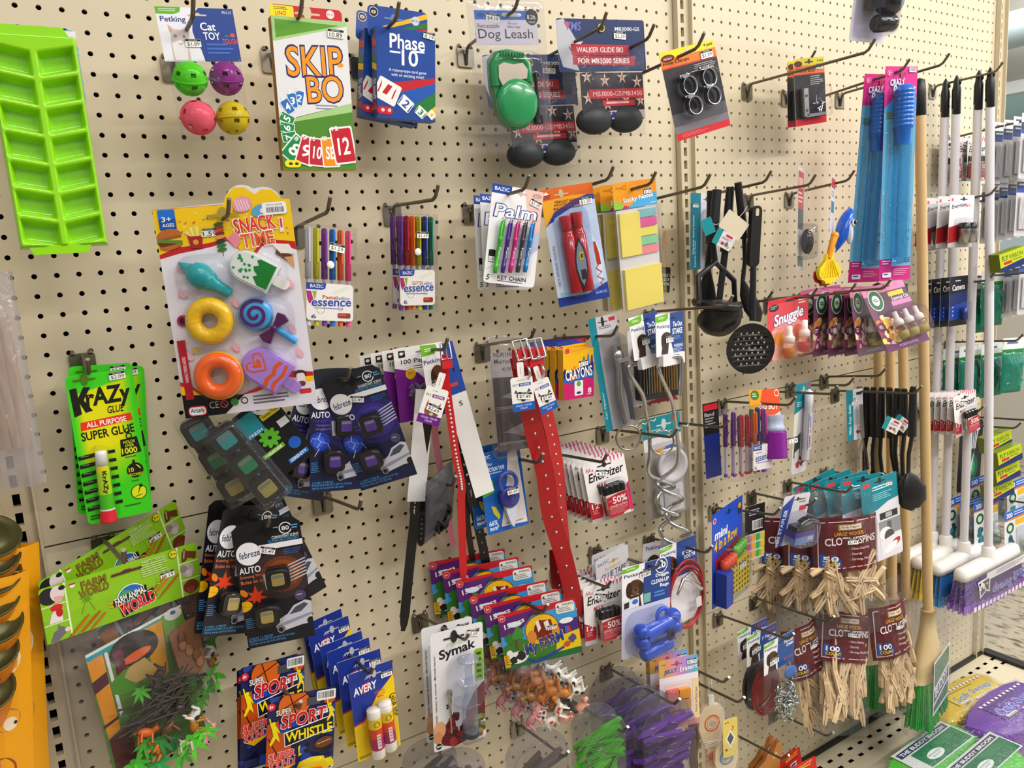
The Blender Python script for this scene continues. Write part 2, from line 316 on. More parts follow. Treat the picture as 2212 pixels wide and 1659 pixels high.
def clear(tint='ffffff',base=.05,fr=.55,bump=0,scale=60,rough=.07,haze=0,hz='e6e6ee'):
    k = ('clear',tint,base,fr,bump,scale,rough,haze,hz)
    if k in _M: return _M[k]
    m = bpy.data.materials.new('clear_plastic'); m.use_nodes = True
    nt = m.node_tree; n = nt.nodes; n.clear(); l = nt.links.new
    out = n.new('ShaderNodeOutputMaterial'); tr = n.new('ShaderNodeBsdfTransparent'); gl = n.new('ShaderNodeBsdfGlossy')
    tr.inputs[0].default_value = lin(tint); gl.inputs['Roughness'].default_value = rough
    lw = n.new('ShaderNodeLayerWeight'); lw.inputs['Blend'].default_value = .3
    mu = n.new('ShaderNodeMath'); mu.operation = 'MULTIPLY_ADD'; mu.inputs[1].default_value = fr; mu.inputs[2].default_value = base
    mx = n.new('ShaderNodeMixShader'); l(lw.outputs['Fresnel'],mu.inputs[0]); l(mu.outputs[0],mx.inputs[0])
    l(tr.outputs[0],mx.inputs[1]); l(gl.outputs[0],mx.inputs[2]); last = mx
    if haze:
        df = n.new('ShaderNodeBsdfDiffuse'); df.inputs[0].default_value = lin(hz)
        m2 = n.new('ShaderNodeMixShader'); m2.inputs[0].default_value = haze
        l(mx.outputs[0],m2.inputs[1]); l(df.outputs[0],m2.inputs[2]); last = m2
    l(last.outputs[0],out.inputs[0])
    if bump:
        tc = n.new('ShaderNodeTexCoord'); no = n.new('ShaderNodeTexNoise'); no.inputs['Scale'].default_value = scale
        no.inputs['Detail'].default_value = 3; no.inputs['Distortion'].default_value = 1.5
        bp = n.new('ShaderNodeBump'); bp.inputs['Strength'].default_value = bump; bp.inputs['Distance'].default_value = .004
        l(tc.outputs['Object'],no.inputs['Vector']); l(no.outputs['Fac'],bp.inputs['Height'])
        l(bp.outputs[0],gl.inputs['Normal']); l(bp.outputs[0],lw.inputs['Normal'])
    _M[k] = m
    return m
def BAG(): return clear('fafafc',.015,.2,.9,70,.06,.012)
def BLI(): return clear('fdfdfe',.012,.22,.25,40,.05,0)
def tint(h,a=.45): return clear(h,.05,.5,.3,50,.1,a,h)
NM = {'BAG': BAG,'BLI': BLI}

class MB:
    def __init__(s): s.v = []; s.f = []; s.m = []; s.sm = []; s.mats = []; s.ix = {}
    def mi(s,m):
        if isinstance(m,str): m = M(m)
        if m.name not in s.ix: s.ix[m.name] = len(s.mats); s.mats.append(m)
        return s.ix[m.name]
    def add(s,vs,fs,m,smooth=False,mx=None):
        o = len(s.v); i = s.mi(m)
        s.v += [tuple(mx @ Vector(p)) for p in vs] if mx else [tuple(p) for p in vs]
        for f in fs: s.f.append([o+k for k in f]); s.m.append(i); s.sm.append(smooth)
        return s
    def box(s,c,d,m,mx=None):
        x,y,z = c; a,b,e = d[0]/2,d[1]/2,d[2]/2
        vs = [(x+i*a,y+j*b,z+k*e) for i in (-1,1) for j in (-1,1) for k in (-1,1)]
        return s.add(vs,[(0,1,3,2),(4,6,7,5),(0,4,5,1),(2,3,7,6),(0,2,6,4),(1,5,7,3)],m,False,mx)
    def prism(s,out,y0,y1,m,mf=None,smooth=False,mx=None):   # outline [(x,z)...] extruded along y, tessellated caps
        n = len(out)
        tri = tessellate_polygon([[Vector((x,z,0)) for x,z in out]])
        vs = [(x,y0,z) for x,z in out]; ve = [(x,y1,z) for x,z in out]
        s.add(vs,[t for t in tri],mf or m,False,mx); s.add(ve,[t[::-1] for t in tri],m,False,mx)
        s.add(vs+ve,[(i,(i+1) % n,n+(i+1) % n,n+i) for i in range(n)],m,smooth,mx)
        return s
    def tube(s,pts,r,m,seg=8,cap=True,closed=False,mx=None):
        P = [Vector(p) for p in pts]; n = len(P); R = r if isinstance(r,(list,tuple)) else [r]*n
        vs = []; up = None
        for i,p in enumerate(P):
            a = P[(i-1) % n] if (i or closed) else p; b = P[(i+1) % n] if (i < n-1 or closed) else p
            t = (b-a).normalized()
            if up is None: up = t.orthogonal().normalized()
            else:
                up = (up-t*up.dot(t))
                up = up.normalized() if up.length > 1e-6 else t.orthogonal().normalized()
            w = t.cross(up)
            vs += [p+(up*math.cos(2*PI*k/seg)+w*math.sin(2*PI*k/seg))*R[i] for k in range(seg)]
        fs = []
        for i in range(n if closed else n-1):
            j = (i+1) % n
            fs += [(i*seg+k,i*seg+(k+1) % seg,j*seg+(k+1) % seg,j*seg+k) for k in range(seg)]
        s.add(vs,fs,m,True,mx)
        if cap and not closed: s.add(vs,[list(range(seg))[::-1],[(n-1)*seg+k for k in range(seg)]],m,False,mx)
        return s
    def lathe(s,prof,o,ax,m,seg=20,mx=None,cap=True,sq=(1,1)):   # prof [(r,t)...] along axis ax from o
        A = Vector(ax).normalized(); u = A.orthogonal().normalized(); w = A.cross(u); o = Vector(o)
        vs = [o+A*t+(u*math.cos(2*PI*k/seg)*sq[0]+w*math.sin(2*PI*k/seg)*sq[1])*r for r,t in prof for k in range(seg)]
        n = len(prof)
        s.add(vs,[(i*seg+k,i*seg+(k+1) % seg,(i+1)*seg+(k+1) % seg,(i+1)*seg+k) for i in range(n-1) for k in range(seg)],m,True,mx)
        if cap: s.add(vs,[list(range(seg))[::-1],[(n-1)*seg+k for k in range(seg)]],m,False,mx)
        return s
    def ell(s,c,r,m,seg=16,ring=10,mx=None):
        c = Vector(c); r = Vector((r,r,r)) if not hasattr(r,'__len__') else Vector(r)
        vs = [c+Vector((r.x*math.sin(PI*i/ring)*math.cos(2*PI*k/seg),r.y*math.sin(PI*i/ring)*math.sin(2*PI*k/seg),r.z*math.cos(PI*i/ring))) for i in range(ring+1) for k in range(seg)]
        return s.add(vs,[(i*seg+k,(i+1)*seg+k,(i+1)*seg+(k+1) % seg,i*seg+(k+1) % seg) for i in range(ring) for k in range(seg)],m,True,mx)
    def torus(s,c,R,r,m,ax='y',seg=28,rs=10,mx=None,arc=1.0,bump=0):
        pts = []
        vs = []; c = Vector(c); n = seg if arc >= 1 else seg+1
        for i in range(n):
            a = 2*PI*arc*i/seg; d = Vector((math.cos(a),0,math.sin(a))) if ax == 'y' else (Vector((math.cos(a),math.sin(a),0)) if ax == 'z' else Vector((0,math.cos(a),math.sin(a))))
            e = Vector((0,1,0)) if ax == 'y' else (Vector((0,0,1)) if ax == 'z' else Vector((1,0,0)))
            for k in range(rs):
                b = 2*PI*k/rs; q = r*(1+bump*random.uniform(-1,1))
                vs.append(c+d*(R+q*math.cos(b))+e*q*math.sin(b))
        s.add(vs,[(i*rs+k,((i+1) % n)*rs+k,((i+1) % n)*rs+(k+1) % rs,i*rs+(k+1) % rs) for i in range(n if arc >= 1 else seg) for k in range(rs)],m,True,mx)
        return s
    def grid(s,fn,nu,nv,m,smooth=True,mx=None):
        vs = [fn(i/nu,j/nv) for j in range(nv+1) for i in range(nu+1)]
        return s.add(vs,[(j*(nu+1)+i,j*(nu+1)+i+1,(j+1)*(nu+1)+i+1,(j+1)*(nu+1)+i) for j in range(nv) for i in range(nu)],m,smooth,mx)
    def build(s,name,parent=None):
        me = bpy.data.meshes.new(name); me.from_pydata(s.v,[],s.f)
        for m in s.mats: me.materials.append(m)
        me.polygons.foreach_set('material_index',s.m); me.polygons.foreach_set('use_smooth',s.sm); me.update()
        o = bpy.data.objects.new(name,me); C.objects.link(o)
        if parent: o.parent = parent
        return o
def tag(o,label=None,cat=None,group=None,kind=None):
    for k,v in (('label',label),('category',cat),('group',group),('kind',kind)):
        if v: o[k] = v
    return o
def thing(name,label,cat,pl,group=None):
    o = bpy.data.objects.new(name,None); C.objects.link(o); o.empty_display_size = .02
    if pl: o.location = pl[:3]
    if pl and len(pl) > 3: o.rotation_euler = pl[3:6]
    return tag(o,label,cat,group)
def copy_tree(o,parent=None):
    c = o.copy(); C.objects.link(c); c.parent = parent
    for ch in list(o.children): copy_tree(ch,c)
    return c
# ---------------------------------------------------------------- print (lettering, shapes) laid on a card face
_TX = {}
def txt(s,bold,sh):
    k = (s,bold,sh)
    if k not in _TX:
        c = bpy.data.curves.new('lettering','FONT'); c.body = s; c.offset = min(bold*.5,.05); c.shear = sh; c.resolution_u = 3; c.fill_mode = 'FRONT'
        o = bpy.data.objects.new('lettering',c); me = bpy.data.meshes.new_from_object(o)
        vs = [(v.co.x,v.co.y) for v in me.vertices]; fs = [list(p.vertices) for p in me.polygons]
        bpy.data.objects.remove(o); bpy.data.curves.remove(c); bpy.data.meshes.remove(me)
        if not vs: vs = [(0,0),(1,0),(0,1)]; fs = []
        x0 = min(v[0] for v in vs); x1 = max(v[0] for v in vs); y0 = min(v[1] for v in vs); y1 = max(v[1] for v in vs)
        _TX[k] = ([((x-x0)/(x1-x0),(y-y0)/(y1-y0)) for x,y in vs],fs,x1-x0,y1-y0)
    return _TX[k]
def circ(x,y,rx,ry,n=24,a0=0,a1=360,rot=0):
    c,s = math.cos(math.radians(rot)),math.sin(math.radians(rot)); out = []
    full = a1-a0 >= 360
    for i in range(n if full else n+1):
        a = math.radians(a0+(a1-a0)*i/n); p,q = rx*math.cos(a),ry*math.sin(a); out.append((x+p*c-q*s,y+p*s+q*c))
    return out
def rrect(x0,z0,x1,z1,r,n=4):
    out = []
    for cx,cz,a in ((x1-r,z1-r,0),(x0+r,z1-r,90),(x0+r,z0+r,180),(x1-r,z0+r,270)):
        out += [(cx+r*math.cos(math.radians(a+90*i/n)),cz+r*math.sin(math.radians(a+90*i/n))) for i in range(n+1)]
    return out
class Art:
    """prints on a w x h face lying in the local xz plane; x 0..100 to the right, y 0..100 down"""
    def __init__(s,mb,w,h,y,fn=None,step=2e-5,g=.35):
        s.mb,s.w,s.h,s.y,s.fn,s.st,s.g = mb,w,h,y,fn,step,g; s.bx = (-w/2,w/2,-h/2,h/2)
    def pt(s,x,y): return ((x/100-.5)*s.w,(.5-y/100)*s.h)
    def mat(s,c): return M(c,s.g) if isinstance(c,str) else c
    def poly(s,pts,c):                              # pts in local metres
        s.y -= s.st
        tri = tessellate_polygon([[Vector((x,z,0)) for x,z in pts]])
        s.emit(pts,[t if _ccw(pts,t) else t[::-1] for t in tri],c)
    def emit(s,pts,fs,c):
        if s.bx and pts:
            x0,x1,z0,z1 = s.bx
            if min(p[0] for p in pts) < x0 or max(p[0] for p in pts) > x1 or min(p[1] for p in pts) < z0 or max(p[1] for p in pts) > z1:
                np_,nf = [],[]
                for f in fs:
                    q = [pts[i] for i in f]
                    for ax,lim,sg in ((0,x0,1),(0,x1,-1),(1,z0,1),(1,z1,-1)):
                        o = []
                        for i in range(len(q)):
                            a,b = q[i-1],q[i]; da,db = (a[ax]-lim)*sg,(b[ax]-lim)*sg
                            if (da >= 0) != (db >= 0): k = da/(da-db); o.append((a[0]+(b[0]-a[0])*k,a[1]+(b[1]-a[1])*k))
                            if db >= 0: o.append(b)
                        q = o
                        if len(q) < 3: break
                    if len(q) >= 3: nf.append(list(range(len(np_),len(np_)+len(q)))); np_ += q
                pts,fs = np_,nf
                if not fs: return
        if s.fn: vs = [s.fn(x,z,s.y) for x,z in pts]
        else: vs = [(x,s.y,z) for x,z in pts]
        s.mb.add(vs,fs,s.mat(c))
    def R(s,x0,y0,x1,y1,c,r=0):
        a,b = s.pt(x0,y1),s.pt(x1,y0)
        if r: s.poly(rrect(a[0],a[1],b[0],b[1],r/100*s.w),c)
        elif s.fn:
            n = 6; s.y -= s.st; P = [(a[0]+(b[0]-a[0])*i/n,a[1]+(b[1]-a[1])*j/n) for j in range(n+1) for i in range(n+1)]
            s.emit(P,[(j*(n+1)+i,j*(n+1)+i+1,(j+1)*(n+1)+i+1,(j+1)*(n+1)+i) for j in range(n) for i in range(n)],c)
        else: s.poly([a,(b[0],a[1]),b,(a[0],b[1])],c)
    def P(s,xy,c): s.poly([s.pt(xy[i],xy[i+1]) for i in range(0,len(xy),2)],c)
    def E(s,x,y,rx,ry,c,rot=0,a0=0,a1=360,n=24):
        a = s.pt(x,y); s.poly(circ(a[0],a[1],rx/100*s.w,ry/100*s.h,n,a0,a1,rot),c)
    def C(s,x,y,r,c,n=24): s.E(x,y,r,r*s.w/s.h,c,n=n)
    def O(s,x,y,r,wd,c,a0=0,a1=360,ry=None,n=28):
        a = s.pt(x,y); k = s.w/100; ry = ry or r; s.y -= s.st
        o = circ(a[0],a[1],r*k,ry*k,n,a0,a1-1e-6); i = circ(a[0],a[1],(r-wd)*k,(ry-wd)*k,n,a0,a1-1e-6); m = len(o)
        s.emit(o+i,[(q,(q+1) % m,m+(q+1) % m,m+q) for q in range(m-1)],c)
    def L(s,xy,wd,c):
        p = [Vector(s.pt(xy[i],xy[i+1])) for i in range(0,len(xy),2)]; k = wd/200*s.w; vs = []; s.y -= s.st
        for i,q in enumerate(p):
            t = (p[min(i+1,len(p)-1)]-p[max(i-1,0)]).normalized(); nn = Vector((-t.y,t.x))*k
            vs += [tuple(q-nn),tuple(q+nn)]
        s.emit(vs,[(2*i,2*i+2,2*i+3,2*i+1) for i in range(len(p)-1)],c)
    def T(s,t,x0,y0,x1,y1,c,b=0,sh=0,rot=0,ol=None,ow=.05):
        if ol: s.T(t,x0-(x1-x0)*.01,y0-(y1-y0)*.02,x1+(x1-x0)*.01,y1+(y1-y0)*.02,ol,b+ow,sh,rot)
        v,f,tw,th = txt(t,b,sh); a,q = s.pt(x0,y1),s.pt(x1,y0)
        cx,cz,W,H = (a[0]+q[0])/2,(a[1]+q[1])/2,q[0]-a[0],q[1]-a[1]
        co,si = math.cos(math.radians(rot)),math.sin(math.radians(rot)); P = []
        if ol:
            v0,f0,tw0,th0 = txt(t,b+ow,sh); W *= tw/tw0; H *= th/th0
        for x,z in v:
            p,r = (x-.5)*W,(z-.5)*H; P.append((cx+p*co-r*si,cz+p*si+r*co))
        s.y -= s.st; s.emit(P,f,c)
    def m(s,x0,y0,x1,y1,n,c,t=.45,al='l'):       # rows of print too small to read
        for i in range(n):
            ya = y0+(y1-y0)*i/n; yb = ya+(y1-y0)/n*t; e = x1-(x1-x0)*random.random()*.35
            d = (x1-e) if al == 'r' else ((x1-e)/2 if al == 'c' else 0)
            s.R(x0+d,ya,e+d,yb,c)
    def W(s,x,y,r,c,n=12,j=.3):                    # ragged blob
        a = s.pt(x,y); s.poly([(a[0]+r/100*s.w*(1+j*random.uniform(-1,1))*math.cos(2*PI*i/n),a[1]+r/100*s.w*(1+j*random.uniform(-1,1))*math.sin(2*PI*i/n)) for i in range(n)],c)
    def slot(s,x,y,wd=26,c='3a3833'):                # hang slot
        s.R(x-wd/2,y-wd*.035*s.w/s.h*1.2,x+wd/2,y+wd*.035*s.w/s.h*1.2,c,wd*.05); s.E(x,y-.4*wd*.1*s.w/s.h,wd*.16,wd*.13,c)
def _ccw(p,t):
    a,b,c = p[t[0]],p[t[1]],p[t[2]]
    return (b[0]-a[0])*(c[1]-a[1])-(b[1]-a[1])*(c[0]-a[0]) > 0
def card(parent,w,h,base='ffffff',th=.0007,r=.06,back='d8d6d0',name='card',y=0,out=None,dx=0,dz=0):
    mb = MB(); q = min(w,h)*r
    o = out or rrect(-w/2,-h/2,w/2,h/2,q)
    if dx or dz: o = [(x+dx,z+dz) for x,z in o]
    mb.prism(o,y-th/2,y+th/2,M(back,.5),M(base,.35))
    A = Art(mb,w,h,y-th/2); A.bx = (dx-w/2,dx+w/2,dz-h/2,dz+h/2)
    return mb,A
def sticker(parent,w,h,x,y,sw,price,rot=0,yo=-.0016):   # white price label with black header band
    mb = MB(); k = sw/100*w; hh = k*.5
    mb.prism(rrect(-k/2,-hh/2,k/2,hh/2,k*.03,2),yo-.0001,yo,'f2f0ec','f4f3f0')
    a = Art(mb,k,hh,yo-.0001); a.R(1,2,99,30,'16161a'); a.T('GROCERY',22,8,78,24,'d8d8d8',.01); a.T(price,10,40,90,92,'2a2a2e',.012)
    o = mb.build('price_sticker',parent); o.location = ((x/100-.5)*w,0,(.5-y/100)*h); o.rotation_euler = (0,math.radians(-rot),0)
    return o
def blister(parent,x,y,bw,bh,w,h,dep,mat=None,r=.25,name='blister',ins=.12,flange=0,yo=-.0006,out=None):
    """clear raised shell over a card; centre x,y and size in % of the card"""
    mb = MB(); m = mat or BLI(); cx,cz = (x/100-.5)*w,(.5-y/100)*h; W,H = bw/100*w,bh/100*h; q = min(W,H)
    loops = []; n = 4
    prof = [(0,0)]+[(ins*q*(1-math.cos(a*PI/10)),dep*math.sin(a*PI/10)) for a in range(1,6)]
    if flange: prof = [(-flange*q,0)]+prof
    for i,(s,d) in enumerate(prof):
        if out: loops.append([(cx+px*(W/2-s)/(W/2),yo-d,cz+pz*(H/2-s)/(H/2)) for px,pz in out])
        else: loops.append([(px,yo-d,pz) for px,pz in rrect(cx-W/2+s,cz-H/2+s,cx+W/2-s,cz+H/2-s,max(q*r-s*.6,q*.02),n)])
    k = len(loops[0]); vs = [p for l in loops for p in l]
    mb.add(vs,[(i*k+j,i*k+(j+1) % k,(i+1)*k+(j+1) % k,(i+1)*k+j) for i in range(len(loops)-1) for j in range(k)],m,True)
    mb.add(loops[-1],[list(range(k))],m)
    return mb.build(name,parent)
def pillow(parent,w,h,dep,mat=None,name='bag',dz=0,dx=0,seed=0,nu=26,nv=34,wr=.5,taper=0,back=.35,yo=0,flat_top=.12):
    """crinkled clear bag: front and back skins sealed at the edges"""
    mb = MB(); m = mat or BAG()
    def skin(sgn,amt):
        def fn(u,v):
            e = (math.sin(PI*u)**.5)*(min(1,max(0,(1-v)/flat_top*.5))**.7)*(math.sin(PI*min(1,max(v,.0)*.5+.0))**.35 if v < .999 else 1)
            e *= min(1,v/.08)**.6 if v < .08 else 1
            q = noise.noise(Vector((u*6+seed,v*5,seed*1.7)))*.5+noise.noise(Vector((u*15+seed,v*11,3)))*.3
            g = 1-taper*(1-v)
            edge = .012*noise.noise(Vector((v*9,seed,1)))*w
            return ((u-.5)*w*g+dx+(edge if u < .02 or u > .98 else 0),yo+sgn*(dep*amt*e*(1+wr*q)+.0008),(v-.5)*h+dz+.01*h*noise.noise(Vector((u*7,seed,9)))*(1 if v < .05 else 0))
        return fn
    mb.grid(skin(-1,1),nu,nv,m); mb.grid(skin(1,back),nu,nv,m)
    return mb.build(name,parent)

# ---------------------------------------------------------------- the shop: gondola of beige pegboard, posts, base shelf, floor, window end
IN = .0254
BEIGE = 'd6c9ad'; DARK = '0d0c0b'
def peg(name,x0,x1,z0,z1,cols,rows,ox,seg):
    """pegboard sheet with real holes at one inch pitch"""
    mb = MB(); m = M(BEIGE,.38,name='pegboard_paint'); h = IN/2; r = .0033; n = seg
    sq = []
    for k in range(n):
        a = 2*PI*k/n; c,s = math.cos(a),math.sin(a); q = max(abs(c),abs(s)); sq.append((c/q*h,s/q*h))
    vs,fs = [],[]
    for j in rows:
        for i in cols:
            X,Zz = i*IN+ox,Z0-j*IN; o = len(vs)
            vs += [(X+a,0,Zz+b) for a,b in sq]+[(X+r*math.cos(2*PI*k/n),0,Zz+r*math.sin(2*PI*k/n)) for k in range(n)]+[(X+r*math.cos(2*PI*k/n),.005,Zz+r*math.sin(2*PI*k/n)) for k in range(n)]
            for k in range(n):
                q = (k+1) % n; fs += [(o+k,o+q,o+n+q,o+n+k),(o+n+k,o+n+q,o+2*n+q,o+2*n+k)]
    mb.add(vs,fs,m)
    xa,xb = cols[0]*IN+ox-h,cols[-1]*IN+ox+h; za,zb = Z0-rows[-1]*IN-h,Z0-rows[0]*IN+h
    for a,b,c,d in ((x0,xa,z0,z1),(xb,x1,z0,z1),(xa,xb,z0,za),(xa,xb,zb,z1)):
        if b-a > 1e-4 and d-c > 1e-4: mb.add([(a,0,c),(b,0,c),(b,0,d),(a,0,d)],[(0,1,2,3)],m)
    for q in ((x0,z0,x1,z0),(x0,z1,x1,z1)): mb.add([(q[0],0,q[1]),(q[2],0,q[3]),(q[2],.006,q[3]),(q[0],.006,q[1])],[(0,1,2,3)],m)
    return tag(mb.build(name),kind='structure')
seams = [(-26,26),(28,45),(47,64)]
ZB = Z0-65.9*IN
edges = [(Z0+26.5*IN,Z0-26.95*IN),(Z0-27.05*IN,Z0-45.95*IN),(Z0-46.05*IN,ZB)]
for (a,b),(zt,zb) in zip(((-26,26),(28,45),(47,65)),edges):
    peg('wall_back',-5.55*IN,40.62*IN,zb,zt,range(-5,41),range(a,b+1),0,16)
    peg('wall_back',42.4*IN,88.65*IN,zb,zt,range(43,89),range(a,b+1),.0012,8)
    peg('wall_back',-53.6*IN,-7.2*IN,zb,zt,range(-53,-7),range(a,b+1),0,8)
mb = MB(); mb.box((.12,.03,1.3),(4.3,.012,2.7),M('060606',.9)); tag(mb.build('hole_shade_sheet'),kind='structure')  # black sheet, its colour stands in for the shade behind the holes
def post(name,xc):
    mb = MB(); m = M('d0c3a6',.4,name='upright_paint'); hw = .85*IN; sw = .17*IN; y = -.004
    zt,zb = Z0+26.5*IN,.02
    for a,b in ((-hw,-sw),(sw,hw)): mb.box((xc+(a+b)/2,y+.006,(zt+zb)/2),(b-a,.012,zt-zb),m)
    z = Z0+26.3*IN
    while z > zb+IN:
        mb.box((xc,y+.006,z),(2*sw,.012,.34*IN),m); z -= IN
    for s in (-1,1): mb.box((xc+s*(hw-.002),y+.001,(zt+zb)/2),(.003,.02,zt-zb),m)
    return tag(mb.build(name),kind='structure')
for xc in (-6.35,41.52,89.55): post('trim_upright',xc*IN)
# base shelf with two rows of slots along the back, black price rail, kick plate
mb = MB(); m = M('cfc4aa',.4,name='shelf_paint'); SH = .5; zt = ZB-.004
def shelf_deck(x0,x1):
    ys = [-.012,-.040,-.052,-.068,-.080,-SH]
    mb.add([(x0,-.012,zt),(x1,-.012,zt),(x1,-.040,zt),(x0,-.040,zt)],[(0,3,2,1)],m)
    mb.add([(x0,-.08,zt),(x1,-.08,zt),(x1,-SH,zt),(x0,-SH,zt)],[(0,3,2,1)],m)
    mb.add([(x0,-.049,zt),(x1,-.049,zt),(x1,-.071,zt),(x0,-.071,zt)],[(0,3,2,1)],m)
    for ya,yb,off in ((-.040,-.049,0),(-.071,-.08,.5)):
        n = int((x1-x0)/.042); d = (x1-x0)/n
        for i in range(n):
            a = x0+i*d
            mb.add([(a,ya,zt),(a+d*.6,ya,zt),(a+d*.6,yb,zt),(a,yb,zt)],[(0,3,2,1)],m)
    mb.box(((x0+x1)/2,-SH/2,zt-.02),(x1-x0,SH-.02,.02),M(DARK,.8))
shelf_deck(-53.6*IN,-6.5*IN); shelf_deck(-6.2*IN,41.4*IN); shelf_deck(41.65*IN,90.3*IN)
o = mb.build('base_shelf'); tag(o,'beige metal base shelf with slot perforations along its back edge','shelf')
mb = MB(); K = M('23221f',.5)
mb.box((.47,-SH-.008,zt-.03),(3.66,.016,.07),K); mb.box((90.9*IN,-SH/2-.006,zt-.012),(.03,SH,.045),K); mb.box((.47,-.006,zt+.004),(3.66,.012,.01),K)  # last bar is dark colour standing in for the shaded gap at the wall foot
mb.build('edge_trim_and_gap',o)
mb = MB(); mb.box((.47,-SH+.04,.07),(3.66,.03,.14),'b8aa88'); mb.build('kick_plate',o)
# floor, ceiling, window end wall
m = bpy.data.materials.new('speckled_floor'); m.use_nodes = True; nt = m.node_tree; l = nt.links.new; b = nt.nodes['Principled BSDF']; b.inputs['Roughness'].default_value = .35
tc = nt.nodes.new('ShaderNodeTexCoord'); no = nt.nodes.new('ShaderNodeTexNoise'); no.inputs['Scale'].default_value = 16; no.inputs['Detail'].default_value = 6
mp = nt.nodes.new('ShaderNodeMapping'); mp.inputs['Scale'].default_value = (2.6,1,1)
cr = nt.nodes.new('ShaderNodeValToRGB'); cr.color_ramp.elements[0].position = .36; cr.color_ramp.elements[0].color = lin('5c5044'); cr.color_ramp.elements[1].position = .5; cr.color_ramp.elements[1].color = lin('b3a893')
l(tc.outputs['Object'],mp.inputs[0]); l(mp.outputs[0],no.inputs['Vector']); l(no.outputs['Fac'],cr.inputs[0]); l(cr.outputs[0],b.inputs['Base Color'])
mb = MB(); mb.box((1.5,-1,-.05),(14,12,.1),m); tag(mb.build('floor'),kind='structure')
mb = MB(); mb.box((1.0,-2.0,3.15),(8.4,7.4,.06),M('efece4',.8)); tag(mb.build('ceiling'),kind='structure')
XW = 5.15; WALLC = M('c9c4b4',.7)
mb = MB()                                                   # end wall with the shop window opening
mb.box((XW,1.2,.62),(.1,7.4,1.24),WALLC); mb.box((XW,1.2,2.735),(.1,7.4,.87),M('a9a89f',.7)); mb.box((XW,-2.4,1.9),(.1,.4,1.4),WALLC); mb.box((XW,4.6,1.9),(.1,.6,1.4),WALLC)
tag(mb.build('wall_right'),kind='structure')
mb = MB(); F = M('e9ecec',.4)
for z in (1.27,2.28): mb.box((XW-.04,1.1,z),(.09,6.6,.07),F)
for y in (-2.2,.15,2.2,4.3): mb.box((XW-.04,y,1.78),(.09,.06,1.06),F)
wn = tag(mb.build('window_1'),kind='structure')
mb = MB(); mb.box((XW,1.1,1.77),(.006,6.4,1.05),clear('eef6f4',.04,.3)); mb.build('pane',wn)
mb = MB(); mb.tube([(XW-.3,-2.3,2.56),(XW-.3,4.5,2.56)],.1,M('c3d6dc',.5),20); tag(mb.build('ceiling_duct'),kind='structure')
mb = MB(); mb.box((XW-.01,1.02,1.42),(.004,.34,.26),'dfe8f4')
a = 0
for i in range(5): mb.box((XW-.013,1.02,1.5-i*.035),(.002,.22-.03*(i % 2),.006),'6f8fc8')
tag(mb.build('notice_sheet'),'white paper notice taped inside the shop window','notice')
mb = MB()
for i in range(16):
    mb.ell((XW+3+random.random()*2,.2+random.random()*6,.8+random.random()*2.2),.3+random.random()*.4,random.choice(['b8dcd0','c9e6dc','a8d4c4']),10,6)
tag(mb.build('outdoor_tree'),'pale green tree seen through the shop window','tree')
mb = MB(); mb.box((10.6,1,-.06),(9,14,.1),'b9b7b0'); tag(mb.build('street'),kind='structure')
mb = MB(); mb.box((-.6,-3.0,.85),(5.6,.5,1.7),M('8f8474',.7)); tag(mb.build('opposite_shelf_blocker'),kind='structure')  # unseen shelf block across the aisle, added to keep light off the lower pegboard
# ---------------------------------------------------------------- peg hooks
def hook(key,label):
    x,z,L,li = HK[key]
    t = thing('peg_hook',label,'hook',(x,0,z),'steel peg hooks on the pegboard')
    g = M('8f8a7d',.3,.9); wr = M('6d675c',.34,.85)
    mb = MB(); mb.prism(rrect(-.0155,-.03,.0155,.002,.004,3),-.0035,-.0012,g)
    for s in (-1,1):
        mb.tube([(s*.0105,.006,.0),(s*.0105,-.002,.004),(s*.0105,-.0045,0)],.003,g,8)
    mb.ell((0,-.0042,-.022),(.003,.0015,.003),g,8,6); mb.ell((0,-.0042,-.009),(.004,.002,.004),g,8,6)
    mb.build('back_plate',t)
    mb = MB(); r = .0027
    mb.tube([(0,-.004,-.026),(0,-.0065,-.012),(0,-.009,-.003),(0,-.016,.001),(0,-L*.5,li*.5),(0,-L+.004,li-.0006),(0,-L-.004,li+.003),(0,-L-.0125,li+.013),(0,-L-.0165,li+.0185)],r,wr,10)
    mb.build('wire',t)
    mb = MB(); mb.tube([(0,-L-.0163,li+.0182),(0,-L-.0168,li+.0189)],r*1.02,M('b9b4a8',.35,.8),10); mb.build('tip',t)
    return t

